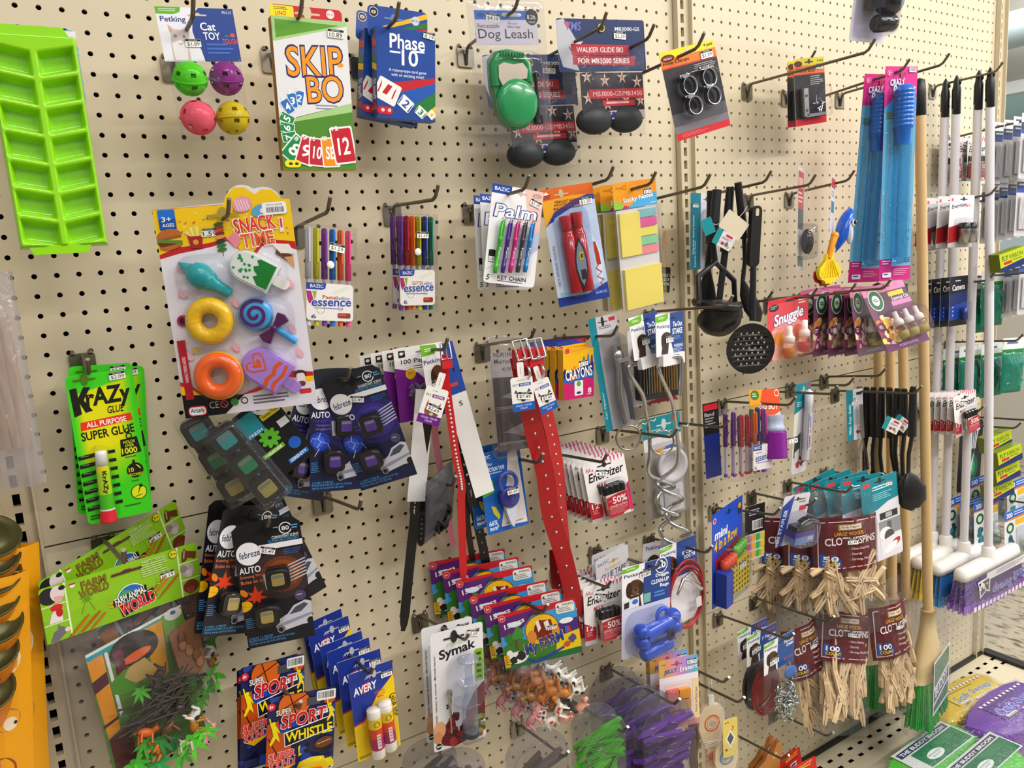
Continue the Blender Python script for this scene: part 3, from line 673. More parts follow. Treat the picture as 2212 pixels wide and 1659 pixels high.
_hk = dict(
cat='steel peg hook holding the cat toy bag',skip='steel peg hook holding the tall white card game box',phase='steel peg hook holding the blue card game boxes',leash='steel peg hook holding the green dog leash pack',
ski='steel peg hook holding the navy walker ski bags',clamp='long steel peg hook through the hose clamp card',ski_empty='steel peg hook with tip showing right of the walker ski bag',brace_long='long empty steel peg hook behind the corner brace cards',
brace='steel peg hook holding the corner brace cards',wand='steel peg hook passing behind the pink and blue bubble wands',wand_front='steel peg hook holding the front bubble wand',broom='steel peg hook holding four white broom handles',
snack='steel peg hook holding the snack toy card',pastel='steel peg hook holding the pastel pen pouch',glitter='steel peg hook holding the glitter pen pouches',palm='steel peg hook holding the key chain pen cards',marker='steel peg hook holding the red marker card',
sticky='steel peg hook holding the sticky note packs',spat_empty='steel peg hook reaching over the post right of the sticky notes',utensil='steel peg hook holding the black masher and ladle',trap='steel peg hook holding the edge-on silver blister pack',whale='steel peg hook holding the blue whale toy',
low_a='steel peg hook tip right of the black skimmer handle',stake='steel peg hook crossing in front of the black ladle bowl',snuggle='steel peg hook holding the red scented oil twin pack',oil_rear='steel peg hook holding the row of pink scented oil packs',oil_front='steel peg hook holding the tilted front scented oil pack',
krazy='steel peg hook holding the green glue cards',farm='steel peg hook holding the green farm animal bags',storm='steel peg hook holding the purple car freshener cards',storm_empty='empty steel peg hook under the purple car freshener cards',woods='steel peg hook holding the black car freshener cards',
clip='steel peg hook holding the paper clip cards and small collars',memory='steel peg hook holding the red dog collars',tape='steel peg hook tip in front of the red collars',bagh='steel peg hook crossing the pink collar',crayon='steel peg hook holding the crayon boxes',batt='steel peg hook holding the upper battery cards',
ring='steel peg hook carrying the rings of the tie-out stakes',stake_b='steel peg hook holding the white strainer pack',pen_r='steel peg hook above the mixed pen pouch',brush='steel peg hook holding the orange and purple brush pack',far_a='empty steel peg hook under the scented oil row',far_b='empty steel peg hook above the thermometer card',
spoon='steel peg hook holding the row of black spoons',teal='steel peg hook holding the teal kitchen cards',pinup='steel peg hook with brass eyelets holding the upper clothespin bags',stapler='steel peg hook holding the mini stapler pack',four='steel peg hook holding the blue four in a row game',chain='steel peg hook holding the tie-out chain packs',
pinlow='steel peg hook holding the lower clothespin bags',bot_a='empty steel peg hook low beneath the clothespin bags',bot_b='empty steel peg hook near the shelf, right of the other low hook',clean='steel peg hook holding the blue clean-up bag pack',tie='steel peg hook holding the red cable dog tie',batt_low='steel peg hook holding the lower battery cards',
myfarm='steel peg hook holding the farm figure bags',symak='steel peg hook holding the marinade injector cards',glue='steel peg hook holding the glue stick cards',sport='steel peg hook holding the whistle cards',jelly='steel peg hook holding the pastel eraser cards',paddle='dark steel peg hook holding the wooden paddle toys',
peg_p='steel peg hook holding the purple peg packs',peg_g='steel peg hook in front of the green peg pack',peg_s='steel peg hook in front of the grey peg pack',leaf='steel peg hook holding the wooden leaf trays',comb_a='steel peg hook holding the top row of comb packs',cell='steel peg hook holding the large battery cards',
comb_b='steel peg hook holding the middle row of comb packs',cam='steel peg hook holding the dark camera battery cards',comb_c='steel peg hook holding the lowest row of comb packs',glove='steel peg hook tip above the fly ribbon boxes',fly='steel peg hook holding the yellow fly ribbon boxes',oil_r='steel peg hook holding the blue edged scented oil refills',
batt_r='steel peg hook holding the far battery cards behind the broom handles',floss='steel peg hook holding the green dental flosser bags')
for _k,_l in _hk.items(): hook(_k,_l)

# ---------------------------------------------------------------- small builders for packs
def place(o,key): o.location = PL[key][:3]; o.rotation_euler = PL[key][3:6]; return o
def clone(src,key,label): c = copy_tree(src); place(c,key); c['label'] = label; return c
def start(name,label,cat,key,group=None):
    p = PL[key]; return thing(name,label,cat,p,group),p[6],p[7]
def xy(w,h,x,y,d=0): return ((x/100-.5)*w,-d,(.5-y/100)*h)
def rx(deg): return Matrix.Rotation(math.radians(deg),4,'Y')
# ---- ice cube tray
t,w,h = start('ice_tray_pack','lime green two column ice cube tray on its teal header card','ice tray','tray')
def tray_fn(u,v):
    x = 2*u-1; r = (1-v)*7.5-.28-.3*(1-abs(x)); q = r-math.floor(r); a = abs(x)
    ins = min(min(q-.07,.95-q)/.16,min(a-.06,.9-a)/.09) if 0 <= r < 7 else -1
    s = min(1,max(0,ins)); s = s*s*(3-2*s)
    e = min(1,(1-a)/.05,v/.012,(1-v)/.012)
    return (x*w/2,-.004-.014*max(0,e)+.0155*s,(v-.5)*h)
mb = MB(); g = plastic('90da00'); mb.grid(tray_fn,64,150,g)
mb.build('tray',t)
for s,c,hw in ((1,.02,.34),(-1,-.05,.3)):
    mb = MB()
    o = [(-w*(hw+.06)+c*w,s*h*.488),(w*(hw+.06)+c*w,s*h*.488),(w*hw+c*w,s*h*.53),(-w*hw+c*w,s*h*.53)]
    mb.prism(o if s < 0 else o[::-1],-.016,-.011,g,g); mb.build('grip_tab',t)
mb,a = card(t,w*1.02,h*.36,'2aa5c9',y=.001,dz=h*.36)
a.y = .0004
a.h = h; a.bx = None
A = a; ww = a.w
for i in range(9): A.L([i*12,4,i*12+6,8.5],.8,'7fd0e6'); A.L([i*12+6,4,i*12,8.5],.8,'7fd0e6')
A.R(0,-3.5,100,1.2,'e9e3ec'); A.R(0,1,100,3.1,'f5bd1a'); A.R(2,3.4,88,5.6,'efe9f0',3); A.T('2PK ICE CUBE TRAYS',6,3.9,80,5.1,'9c98a6',.008)
A.T('Lake',0,-2.6,28,.5,'9aa0a6',-.0,.2); A.T('&',34,-2.2,44,.8,'79b6c8'); A.T('Croft',50,-2.6,84,.6,'9aa0a6',0,.2)
A.O(90,8.8,9.5,3,'dfe3e6'); A.O(90,8.8,6,1,'7f8d99'); mb.build('header_card',t)
# ---- cat toy bag
t,w,h = start('cat_toy_pack','cat toy bag with four coloured lattice balls under a blue and white header','pet toy','cat')
mb,A = card(t,w,h,'e9e8f0',r=.02); A.E(112,44,70,78,'1f3f8f'); A.P([60,0,100,0,100,100,52,100,47,60,50,30],'1f3f8f')
A.P([0,0,32,0,30,9,22,13,0,13],'5fae2c'); A.m(4,3,28,10,2,'c9e6b4'); A.T('Petking',4,17,36,30,'1c3a80',.03)
A.P([12,72,14,50,12,32,19,41,28,42,38,36,37,52,34,66,34,98,12,98],'c9bdb8'); A.P([12,33,17,44,13,47],'d79f95'); A.P([37,37,31,44,36,48],'d79f95'); A.E(19,53,2.2,3,'6f7f92'); A.E(30,54,2,3,'6f7f92'); A.E(24,62,2,2,'d28d86'); A.P([13,66,24,60,33,68,30,98,14,98],'e9e4e4'); A.L([22,66,24,69,27,66],.8,'6a5f5c')
A.T('Cat',53,27,73,42,'ffffff',.03); A.T('TOY',55,45,77,59,'ffffff',.03); A.T('PK215',85,5,97,10,'dfe4f2',.01)
A.T('PET',84,50,92,54,'3fae5a',.01); A.T('TOUGH',79,57,99,67,'e0523c',.03); A.E(94,50,3,4,'e0523c'); A.m(57,66,92,90,3,'3f6cc4')
A.slot(52,14,24,'cfc3ab'); mb.build('header_card',t); sticker(t,w,h,40,66,20,'$1.89')
for n,c,x,y in (('green','5fd934',26,135),('purple','93408f',73,135),('pink','f2667c',27,208),('yellow','d9c02a',72,211)):
    mb = MB(); m = tint(c,.72); r = .0205; R = Matrix.Translation(xy(w,h,x,y,.008)) @ Matrix.Rotation(random.random()*3,4,'X') @ Matrix.Rotation(random.random()*3,4,'Z')
    vs = [R @ (Vector((math.sin(PI*i/13)*math.cos(2*PI*k/18),math.sin(PI*i/13)*math.sin(2*PI*k/18),math.cos(PI*i/13)))*r) for i in range(14) for k in range(18)]
    fs = [(i*18+k,(i+1)*18+k,(i+1)*18+(k+1) % 18,i*18+(k+1) % 18) for i in range(13) for k in range(18) if not (i % 3 == 1 and k % 3 == 0 and 1 < i < 12)]
    mb.add(vs,fs,m,True); mb.torus((0,0,0),r,.0012,m,'z',24,6,mx=R); mb.build('lattice_ball',t)
    mb = MB(); mb.ell(R @ Vector((.004,0,-.008)),.006,metal(),12,8); mb.build('bell',t)
pillow(t,w*.97,h*1.55,.022,dz=-h*1.24,seed=2,taper=.02)
# ---- tall card game box
t,w,h = start('card_game_box','tall white, green and orange card game box with a red hang tab','card game','skip'); D = .02
mb = MB(); mb.box((0,D/2,0),(w,D,h),'d9a12e'); A = Art(mb,w,h,-.0001)
A.R(0,0,100,100,'e6e6ea'); A.P([0,0,100,0,100,3,3,16,0,16],'a9cf8a'); A.P([4,2,90,3,4,14],'5f9f2f')
A.P([0,68,100,54,100,100,0,100],'4f8c2c'); A.P([18,66,100,54,100,60,18,68],'a9cf8a')
A.T('SKIP',14,17,92,38,'f59a1b',.02,.05,3,'2b2163',.06); A.E(88,29,4,1.4,'f59a1b',10); A.T('BO',38,36,90,55,'f59a1b',.02,.05,4,'2b2163',.06)
A.m(50,56,82,60,2,'9a97a8',.4)
def gc(x,y,ww_,hh_,rot,c,s,s2=None):
    p = A.pt(x,y); q = math.radians(rot); W2,H2 = ww_/100*w,hh_/100*w
    def rr(k,j): return [(p[0]+(u*math.cos(q)-v*math.sin(q)),p[1]+(u*math.sin(q)+v*math.cos(q))) for u,v in rrect(-W2*k/2,-H2*j/2,W2*k/2,H2*j/2,W2*.08,3)]
    A.poly(rr(1,1),'f4f2f2'); A.poly(rr(.86,.9),c); A.T(s,x-ww_*.27,y-ww_*.17,x+ww_*.27,y+ww_*.2,'ffffff',.04,.1,rot)
    A.T(s2 or s,x-ww_*.4*math.cos(q)-hh_*.33*math.sin(q)*1.0,y-hh_*.2*math.cos(q)-3,x-ww_*.12*math.cos(q)-hh_*.33*math.sin(q),y-hh_*.2*math.cos(q),'ffffff',.03,0,rot)
for x,y,r,c,s in ((28,52,-14,'2a74c0','2'),(19,54,5,'2a74c0','3'),(12,58,32,'2a74c0','4'),(10,66,65,'1f8a4c','5'),(9,72,80,'1f8a4c','6'),(11,78,100,'1f8a4c','7')): gc(x,y,13,20,r,c,s)
A.R(-1,96.5,40,97,'4f8c2c')
gc(17,86,24,36,-42,'1f8a4c','8'); gc(33,87,24,38,-20,'c7263a','9'); gc(47,88,23,38,-6,'c7263a','10'); gc(65,88,24,40,2,'f0951d','SB'); gc(84,83,32,50,7,'c7202f','12')
A.R(2,93.5,24,98.5,'f4e32c',5); A.E(10,96,2.5,1,'3a3320'); A.E(18,96,2.5,1,'3a3320')
mb.add([(-w/2,.001,-h/2),(-w/2,D,-h/2),(-w/2,D,h/2),(-w/2,.001,h/2)],[(0,1,2,3)],'d29b2d'); mb.build('box',t)
mb = MB(); o = rrect(-w*.49,h*.49,w*.47,h*.585,.006); mb.prism(o,D*.45,D*.45+.0008,'b0202c','c9202e'); A = Art(mb,w,h,D*.45-.0001); A.bx = None; A.R(1,-8,32,0,'f3e225',2); A.T('UNO',8,-4.5,22,-1.6,'d8232a',.03,.1,4); A.m(6,-7,26,-5,2,'6b6420'); A.C(81,-5,5.5,'eceaea'); A.T('MATTEL',77,-5.6,85,-4.4,'c9202e',.02); A.slot(50,-4,34,'d5c7aa'); mb.build('hang_tab',t)
sticker(t,w,h,84,8.5,22,'10.89',-2)
# ---- blue card game boxes
t,w,h = start('card_game_box','front blue card game box with red, blue and green cards fanned below its title','card game','phase','blue card game boxes'); D = .022
mb = MB(); mb.box((0,D/2,0),(w,D,h),'24458f'); A = Art(mb,w,h,-.0001); B = '1c479c'
A.R(0,0,100,100,B); A.P([24,60,100,50,100,58,38,70],'c4202c'); A.P([38,70,100,56,100,76,60,84],'2257b4'); A.P([60,84,100,66,100,88,76,92],'237a3a'); A.P([80,93,100,82,100,96],'f2c81a')
A.T('Phase',22,6,82,22,'ffffff',.035); A.R(22,25,40,27,'ffffff'); A.R(65,22,81,24,'ffffff'); A.T('10',42,22,70,40,'f6f6f6',.03)
A.T('A rummy-type card game',20,44,84,48.5,'e6ecfa',.02); A.T('with an exciting twist!',24,49,80,53.5,'e6ecfa',.02)
gc(17,70,34,40,66,'f4f2f2',''); gc(15,70,26,30,66,'f4f2f2','')
def sm(x,y,W,H,rot,c,s):
    p = A.pt(x,y); q = math.radians(rot); W2,H2 = W/100*w,H/100*w
    for k,cc in ((1,'f6f5f5'),):
        A.poly([(p[0]+(u*math.cos(q)-v*math.sin(q)),p[1]+(u*math.sin(q)+v*math.cos(q))) for u,v in rrect(-W2*k/2,-H2*k/2,W2*k/2,H2*k/2,W2*.1,3)],cc)
    for sx in (-1,1):
        A.poly([(p[0]+(u*math.cos(q)-v*math.sin(q)),p[1]+(u*math.sin(q)+v*math.cos(q))) for u,v in [(sx*W2*.38,-H2*.42),(sx*W2*.46,-H2*.42),(sx*W2*.46,H2*.42),(sx*W2*.38,H2*.1)]],c)
    A.T(s,x-W*.2,y-W*.2,x+W*.2,y+W*.2,c,.05,.1,rot)
sm(17,68,30,24,-24,'c4202c','1'); sm(48,82,24,20,-38,'1f4fa6','2'); sm(74,90,18,15,-38,'237a3a','3'); sm(93,92,14,12,-48,'e0b41a','4')
A.R(0,87,26,96,'c9202e',6); A.E(9,91,3,2,'f0d0d0'); A.E(20,91,3,2,'f0d0d0')
s0 = -w/2-.00012
for z,c in ((.28,'c4202c'),(.18,'2257b4'),(.1,'237a3a'),(.02,'e8c41a'),(-.42,'b02a30')): mb.add([(s0,.001,z*h),(s0,D,(z+.05)*h),(s0,D,(z+.12)*h),(s0,.001,(z+.07)*h)],[(0,1,2,3)],c)
v,f,_,_ = txt('Phase 10',.03,0); mb.add([(s0-.00005,.004+(1-y)*.013,-h*.28+x*h*.22) for x,y in v],[q[::-1] for q in f],'e8ecf6')
mb.build('box',t)
mb = MB(); o = rrect(-w*.56,h*.42,w*.46,h*.76,.006); mb.prism(o,D+.0002,D+.001,'1c3f8c',B); A = Art(mb,w,h,D+.0001); A.bx = None
A.C(4,-19,8,'1a1a20'); A.O(4,-19,7.6,1,'e0e0e0'); A.E(4,-19,4,2,'d8d0c8'); A.C(4,-19,1.6,'c4402c'); A.P([12,-3,96,-25,96,-19,28,-3],'f2c01a'); A.P([44,-3,96,-15,96,-9,62,-3],'237a3a'); A.P([66,-3,96,-8,96,-3],'c4202c'); A.C(75,-15,7,'d9dce8'); A.T('MATTEL',69,-16,81,-14,'1c479c',.02); A.slot(38,-14,34,'6f86ba'); mb.build('hang_tab',t)
sticker(t,w,h,89,4,20,'8.19',-8)
clone(t,'phase_b','rear blue card game box, tilted behind the other blue box')
# ---- retractable leash clamshell
t,w,h = start('dog_leash_pack','clear clamshell holding a green retractable dog leash with black clip','dog leash','leash')
mb,A = card(t,w*.8,h*.225,'e6e0ec',r=.03,dz=h*.31,y=.002); A.h = h; A.w = w; A.bx = None
A.R(10.3,8,89.7,14,'1c6fd0'); A.C(83,12,8.5,'1c1b1f'); A.T('8.2ft.',77,10.6,89,13.4,'f0f0f0',.02); A.R(78,14.6,88,14.9,'d0d0d0'); A.R(79,15.5,87,15.8,'d0d0d0')
A.T('Retractable',13,16.5,40,19.3,'3c3a40'); A.T('Dog Leash',13,20,83,28,'201e24',.0); A.T('For up to',52,15.5,64,17.3,'57555c'); A.T('20lbs. dogs',50,17.8,67,19.6,'57555c'); A.R(44,9.5,70,12,'c9bfa8',3); A.E(18,11,5,1.3,'1a4a90'); mb.build('insert_card',t)
sticker(t,w,h,33,12.5,17,'$4.19',-8,.0015)
G = plastic('13864a'); mb = MB(); X = .44
def lo(pts): return [((x/100-.5)*w,(.5-y/100)*h) for x,y in pts]
mb.prism(lo([(22,40),(28,36),(40,35.5),(62,37),(68,41),(70,48),(70,79),(66,83),(58,87),(44,88),(34,84),(26,76),(22,66),(21,55)])[::-1],-.012,.006,G,G,True)
mb.lathe([(0,0),(.036,0),(.036,.004),(.033,.009),(.026,.012),(0,.014)],xy(w,h,48,70,.012),(0,-1,0),plastic('1f9a58'),32)
mb.tube([xy(w,h,x,y,.008) for x,y in ((24,58),(24,44),(30,38.5),(42,37.5),(60,39.5),(66,44),(67,56))],.0085,G,10)
for i in range(9): mb.box(xy(w,h,31+i*3.6,37+i*.2,.016),(.0022,.003,.006),M('0d6e3c',.3))
mb.build('leash_body',t)
mb = MB(); mb.prism(lo([(27,45),(34,43),(46,44.5),(58,43.5),(64,48),(62,54),(50,54.5),(40,55),(30,58),(26,53)])[::-1],-.0175,-.0122,M('bdb2a4',.2),M('cabfae',.2)); mb.build('grip_opening',t)
mb = MB(); K = plastic('17171b'); mb.tube([xy(w,h,x,y,.01) for x,y in ((75,50),(77,55),(77,76),(75,84))],[.005,.003,.003,.006],K,8); mb.torus(xy(w,h,77,52,.01),.006,.0018,metal('5d5d60'),'y',16,6); mb.box(xy(w,h,76,82,.01),(.012,.01,.014),K); mb.build('leash_clip',t)
blister(t,50,50,99,99,w,h,.006,clear('f2f2f6',0.03,0.3,.3,30,.08,.05),.08,'clamshell',.3)
blister(t,50,64,76,58,w,h,.03,None,.2,'blister',.15,.1)
# ---- walker ski bags
t,w,h = start('walker_ski_bag','front navy and red walker ski bag with brass eyelet and star printed insert','walker ski bag','ski','walker ski bags')
mb,A = card(t,w,h,'1b2f5e',r=.05)
A.P([0,4,8,0,16,25,22,45,12,52,22,98,4,90,0,60],'b9bcc6'); A.P([12,46,28,42,20,58,14,58],'c9cbd2'); A.P([14,47,80,49,80,68,14,68],'b8232f'); A.P([15,70,87,71,86,88,15,86],'b8232f')
A.T('WALKER GLIDE SKI',20,53,73,63,'f4eef0',.03); A.T('FOR MB3000 SERIES',21,74,80,84,'f4eef0',.03); A.T('MB3000-GS',65,14,94,21,'dfe3f0',.03); A.T('VMS',10,6,27,22,'6f6fc0',.03,.2); A.P([8,6,14,6,12,20],'c85060'); mb.build('header_card',t); sticker(t,w,h,70,30,14,'$2.29',-3)
mb = MB(); mb.torus(xy(w,h,49,17,.001),.006,.0016,metal('c9a24a',.25),'y',20,8); mb.build('eyelet',t)
mb = MB(); iw,ih = w*.72,h*.92; zc = -h*1.02; mb.prism(rrect(-iw/2,zc-ih/2,iw/2,zc+ih/2,.003),-.0206,-.02,'34313a','2c2832'); A = Art(mb,iw,ih,-.0206); A.bx = (-iw/2,iw/2,zc-ih/2,zc+ih/2); A.pt = lambda x,y: ((x/100-.5)*iw,zc+(.5-y/100)*ih)
def star(A,x,y,r):
    p = []
    for i in range(10):
        q = (r if i % 2 == 0 else r*.3); p += [x+q*math.sin(i*PI/5),y-q*math.cos(i*PI/5)*iw/ih]
    A.P(p,'cdb8a8'); A.P([x,y-r*.8,x+r*.15,y,x,y+r*.6,x-r*.15,y],'8f4a40')
for x,y in ((10,8),(38,16),(66,10),(90,20),(10,52),(94,60),(40,66),(16,88),(70,56)): star(A,x,y,9)
A.R(12,34,100,54,'b8323c'); A.T('MB3000-GS/MB3450',18,39,97,49,'e6c8cc',.0); A.R(32,58,84,70,'b8323c'); A.m(38,61,80,68,1,'e0b0b4',.6); A.R(24,80,100,98,'cdc9d2'); A.T('VMS',28,82,78,96,'3c3488',.05,.2); A.P([29,80,44,80,38,97],'c84a58'); mb.build('printed_insert',t)
mb = MB(); K = M('2a2e34',.5)
for x in (30,66): mb.ell(xy(w,h,x,196,.012),(w*.2,.018,h*.28),K,18,12)
mb.build('ski_foot',t)
pillow(t,w*.97,h*1.75,.026,dz=-h*.92,seed=4,taper=.06,wr=.7)
mb = MB(); o = [o for o in t.children if o.name.startswith('header')]
c = clone(t,'ski','rear navy walker ski bag hanging lower behind the green leash pack'); p = PL['ski_b']; c.location = (p[0]-.02,-.045,p[2]); c.rotation_euler = (0,math.radians(-4),math.radians(-3))
# ---- hose clamps and corner braces
t,w,h = start('hose_clamp_card','hose clamp card with four metal ring clamps on black, yellow top and red foot','hose clamps','clamp')
mb,A = card(t,w,h,'2c2a30',r=.04); A.R(0,0,100,9,'e8d820'); A.R(0,8.6,100,18,'ee7a28'); A.R(0,18,100,19.5,'d0342c'); A.R(0,92,100,100,'c9242c'); A.R(0,70,100,92,'57535a'); A.R(0,84,100,92,'77727a')
A.E(13,8,12,4,'1c1a18'); A.E(13,8,10,3,'7a1f20'); A.T('Hardware',6,6.8,20,9.6,'d8d0c0',.02,.1); A.T('4 pack',80,2,97,6.5,'201c10',.03); A.T('Hose Clamps',3,11,50,16.6,'2a1a12',.03); A.m(56,22,98,30,4,'b8b4b8',.35); A.m(10,93.5,60,98,3,'d8686c'); A.slot(50,6,26,'d9caa6'); mb.build('card',t); sticker(t,w,h,82,14,22,'$1.59')
st = metal('cfd2d6',.18)
for x,y in ((34,43),(71,40),(36,66),(72,61)):
    mb = MB(); c = Vector(xy(w,h,x,y,.009)); mb.lathe([(.0148,-.005),(.0148,.005),(.0136,.005),(.0136,-.005),(.0148,-.005)],c,(0,1,0),st,28,cap=False); mb.box(c+Vector((-.006,0,.016)),(.012,.009,.006),st); mb.tube([c+Vector((-.016,0,.017)),c+Vector((.004,0,.017))],.0025,st,8); mb.build('clamp_ring',t)
blister(t,53,55,82,62,w,h,.016,None,.2)
t,w,h = start('corner_brace_card','front corner brace card with a clear box of steel brackets and screws','corner braces','brace','corner brace cards')
mb,A = card(t,w,h,'29272b',r=.04); A.R(0,0,100,11,'e8d820'); A.R(0,11,100,23,'ee7a28'); A.R(0,23,100,24.6,'c9342c'); A.R(0,90,100,100,'c9242c'); A.E(15,8,13,4.4,'1c1a18'); A.E(15,8,11,3.4,'6a1f20'); A.T('4 pack',76,3,97,7.5,'201c10',.03); A.T('2" Corner Braces',6,13.5,68,21,'2a1a12',.03); A.m(52,27,96,42,5,'c9c6c8',.35); A.slot(50,6,28); mb.build('card',t); sticker(t,w,h,82,14,22,'2.49')
mb = MB(); mb.box(xy(w,h,22,66,.006),(w*.14,.011,h*.42),metal('b9bcbc',.35)); mb.box(xy(w,h,52,86,.006),(w*.62,.011,.006),metal('b9bcbc',.35))
for y in (56,78): mb.lathe([(.0026,0),(.0026,.0008)],xy(w,h,22,y,.012),(0,-1,0),'5d5d5d',10)
mb.build('bracket',t)
for i in range(9):
    mb = MB(); x,y,q = random.uniform(45,80),random.uniform(60,82),random.random()*6; c = Vector(xy(w,h,x,y,.008)); d = Vector((math.cos(q),0,math.sin(q)))*.008; mb.tube([c-d,c+d],[.0018,.0008],st,6); mb.lathe([(.0034,0),(.002,.0015)],c-d,d,st,8); mb.build('screw',t)
blister(t,54,67,84,48,w,h,.02,None,.06,'blister',.04)
clone(t,'brace_b','rear corner brace card, half hidden behind the front one')
# ---- black shower fitting on white card at the top edge
t,w,h = start('faucet_part_pack','glossy black plastic fitting in a clear blister cut by the top edge','hardware','knob')
mb,A = card(t,w,h,'d9d6e2',r=.05); A.R(6,40,94,96,'c6c2d4',6); mb.build('card',t)
mb = MB(); K = M('1d1c20',.16,0,.5); mb.tube([xy(w,h,36,0,.02),xy(w,h,40,60,.02)],.021,K,16); mb.ell(xy(w,h,66,48,.028),(.03,.026,.03),K); mb.ell(xy(w,h,78,30,.022),(.022,.02,.035),K); mb.lathe([(0,0),(.014,0),(.016,.003),(.016,.042),(.014,.046),(0,.046)],xy(w,h,32,80,.03),(1,-.1,.1),K,20); mb.build('fitting',t)
blister(t,50,48,84,92,w,h,.045,clear('f4f4fa',0.025,0.25,.2,30,.06),.2)
# ---- bubble wands
def wand(key,label,f):
    t,w,h = start('bubble_wand_pack',label,'bubble wand',key,'bubble wand packs'); w *= .92
    mb,A = card(t,w,h,'6fb6de',r=.08,back='c9186f'); A.R(0,0,100,14.5,'d8348c'); A.P([0,10,100,13,100,20,0,20],'d8348c') if f else None; A.R(0,93,100,100,'cf2c86',3); A.R(0,89.5,38,93,'cf2c86')
    A.P([0,19,32,14,100,14,100,20,0,21],'4aa8de') if f else A.R(0,20,100,24,'4aa8de')
    for i in range(44): x,y,r = random.uniform(8,92),random.uniform(24,87),random.uniform(3,10); A.O(x,y,r,1,'79c4ea',n=18); A.E(x-r*.3,y-r*.06,r*.3,r*.06,'9ad4ee',n=10)
    for x in (18,55,85): A.L([x,22,x+6,40,x-4,62,x+3,88],1.2,'a9c98a')
    A.O(12,3,7,1.2,'f4c0d8'); A.P([9,2.2,15,3,9,3.9],'f4c0d8'); A.T('CRAZY',14,5.6,60,8.6,'ffffff',.04,.1,5,'4aa0d8',.05); A.T('Bubbles',24,8,94,12.6,'ffffff',.04,.1,4,'4aa0d8',.06); A.m(6,20.5,30,24,3,'8a8430')
    A.R(72,.6,94,2.6,'f0eef0'); [A.R(74+i*2,.8,75+i*2,2.2,'30303a') for i in range(9)]; A.slot(50,3,30,'b8406e'); A.m(6,90.2,34,92.6,2,'f4c0d8'); A.R(8,96,36,98.4,'e8e8f2',3); A.m(12,96.6,32,97.8,1,'3a4a8a'); A.m(44,94.4,92,98,4,'f0b4d2',.3); A.T('CE',78,89,96,91.4,'303050',.02); A.C(86,76,4,'2c8a4a'); A.C(86,80,3.4,'44484a'); mb.build('card',t)
    mb = MB(); T = clear('aee4f4',0.05,0.25,.1,30,.06,.1,'7cc8e6'); cx = -.05*w
    mb.lathe([(0,0),(w*.17,.004),(w*.2,.02),(w*.2,h*.66),(w*.17,h*.68)],(cx,-.016,-h*.42),(0,0,1),T,18); mb.build('bubble_tube',t)
    mb = MB(); Bc = M('1467c8',.2,0,.3); pr = [(w*.2,0),(w*.2,.03),(w*.23,.034)]
    for i in range(9): pr += [(w*.25,.036+i*.0085),(w*.25,.041+i*.0085),(w*.225,.0425+i*.0085)]
    pr += [(w*.2,.112),(w*.16,.118),(0,.119)]; mb.lathe(pr,(cx,-.016,h*.14),(0,0,1),Bc,20); mb.build('cap',t)
    blister(t,46,50,74,84,w,h,.028,clear('eef6fa',0.025,0.25,.4,30,.07),.3,'blister',.3)
wand('wand_b','rear pink and blue bubble wand pack hanging lower left of its twin',0); wand('wand','front pink and blue bubble wand pack with barcode at top right',1)

# ---------------------------------------------------------------- toys, glue and pens
t,w,h = start('snack_toy_card','large yellow and white toy card with six plastic snack toys under clear plastic','toy set','snack')
o = rrect(-w/2,-h/2,w/2,h/2,.006); top = []
for cx,cz,r,a0,a1 in ((.19,.497,.125,25,150),(.0,.497,.0,0,0)):
    pass
o = [(-w/2+.006,-h/2),(w/2-.006,-h/2),(w/2,-h/2+.006),(w/2,h/2-.006),(w/2-.006,h/2)]+[(w*.31+w*.13*math.cos(math.radians(a)),h*.485+w*.13*math.sin(math.radians(a))) for a in range(10,110,12)]+[(w*.155+w*.135*math.cos(math.radians(a)),h*.49+w*.15*math.sin(math.radians(a))) for a in range(50,180,12)]+[(-w/2+.006,h/2),(-w/2,h/2-.006),(-w/2,-h/2+.006)]
mb,A = card(t,w,h,'e6e2ec',out=o); A.bx = (-w/2,w/2,-h/2,h*.6)
A.P([0,0,57,0,100,0,100,24,92,22,85,20,75,21,66,27,58,22,50,17,40,19,30,20,15,21,0,23],'c4202a')
A.P([0,.2,51,.2,54,-4,60,-7.4,68,-7.2,75,-3.5,80,-5.6,88,-5,94,-.5,100,0,100,20,90,19,80,18,73,20,64,26,56,20,49,15,40,17,28,18,14,18,0,21],'f4c811')
for i in range(46): x,y = random.uniform(4,96),random.uniform(1,16); A.L([x,y,x+random.uniform(-2,2),y+.8],.8,random.choice(['e05a9a','6a4fb0','f4e6a0','e0652a']))
A.R(3.4,.4,15.5,9.6,'1d6fd6'); A.R(3.4,4.6,15.5,9.6,'1550a8'); A.T('3+',5.5,3.6,12.5,6,'ffffff',.03); A.T('AGES',5.5,6.8,14,8.4,'ffffff',.02)
A.E(9,14,9,3.2,'9c5a28',8,0,180); A.E(9,13,9.4,3.6,'b9682c',8,0,180); A.P([-1,14,18,15,18,17,0,16],'5a8a30'); A.P([0,15.2,17,16.6,16,18,2,17.4],'6e2c1c'); A.E(9,17,8,2,'b9682c',8,180,360)
A.P([22,13,33,13.6,31.5,19.6,23.5,19],'a8202a'); A.C(27.5,16.4,2,'e09a30')
for i in range(12): x = 20+i*1.2; A.P([24+i*.65,13.6,x,8.5+abs(i-6)*.5,x+1.3,8.3+abs(i-6)*.5,25+i*.65,13.6],random.choice(['f0dc6a','e4c840','f7ea94']))
A.L([45,7.5,46,24],.5,'4a3020')
for y,c in ((9,'33612a'),(10.5,'8f3a28'),(12,'c4502a'),(13.4,'7a2c20'),(15,'e09a4a'),(17,'40362c'),(19,'2c7a36'),(21,'44702c')): A.E(45.6,y,3.6,.9,c,6)
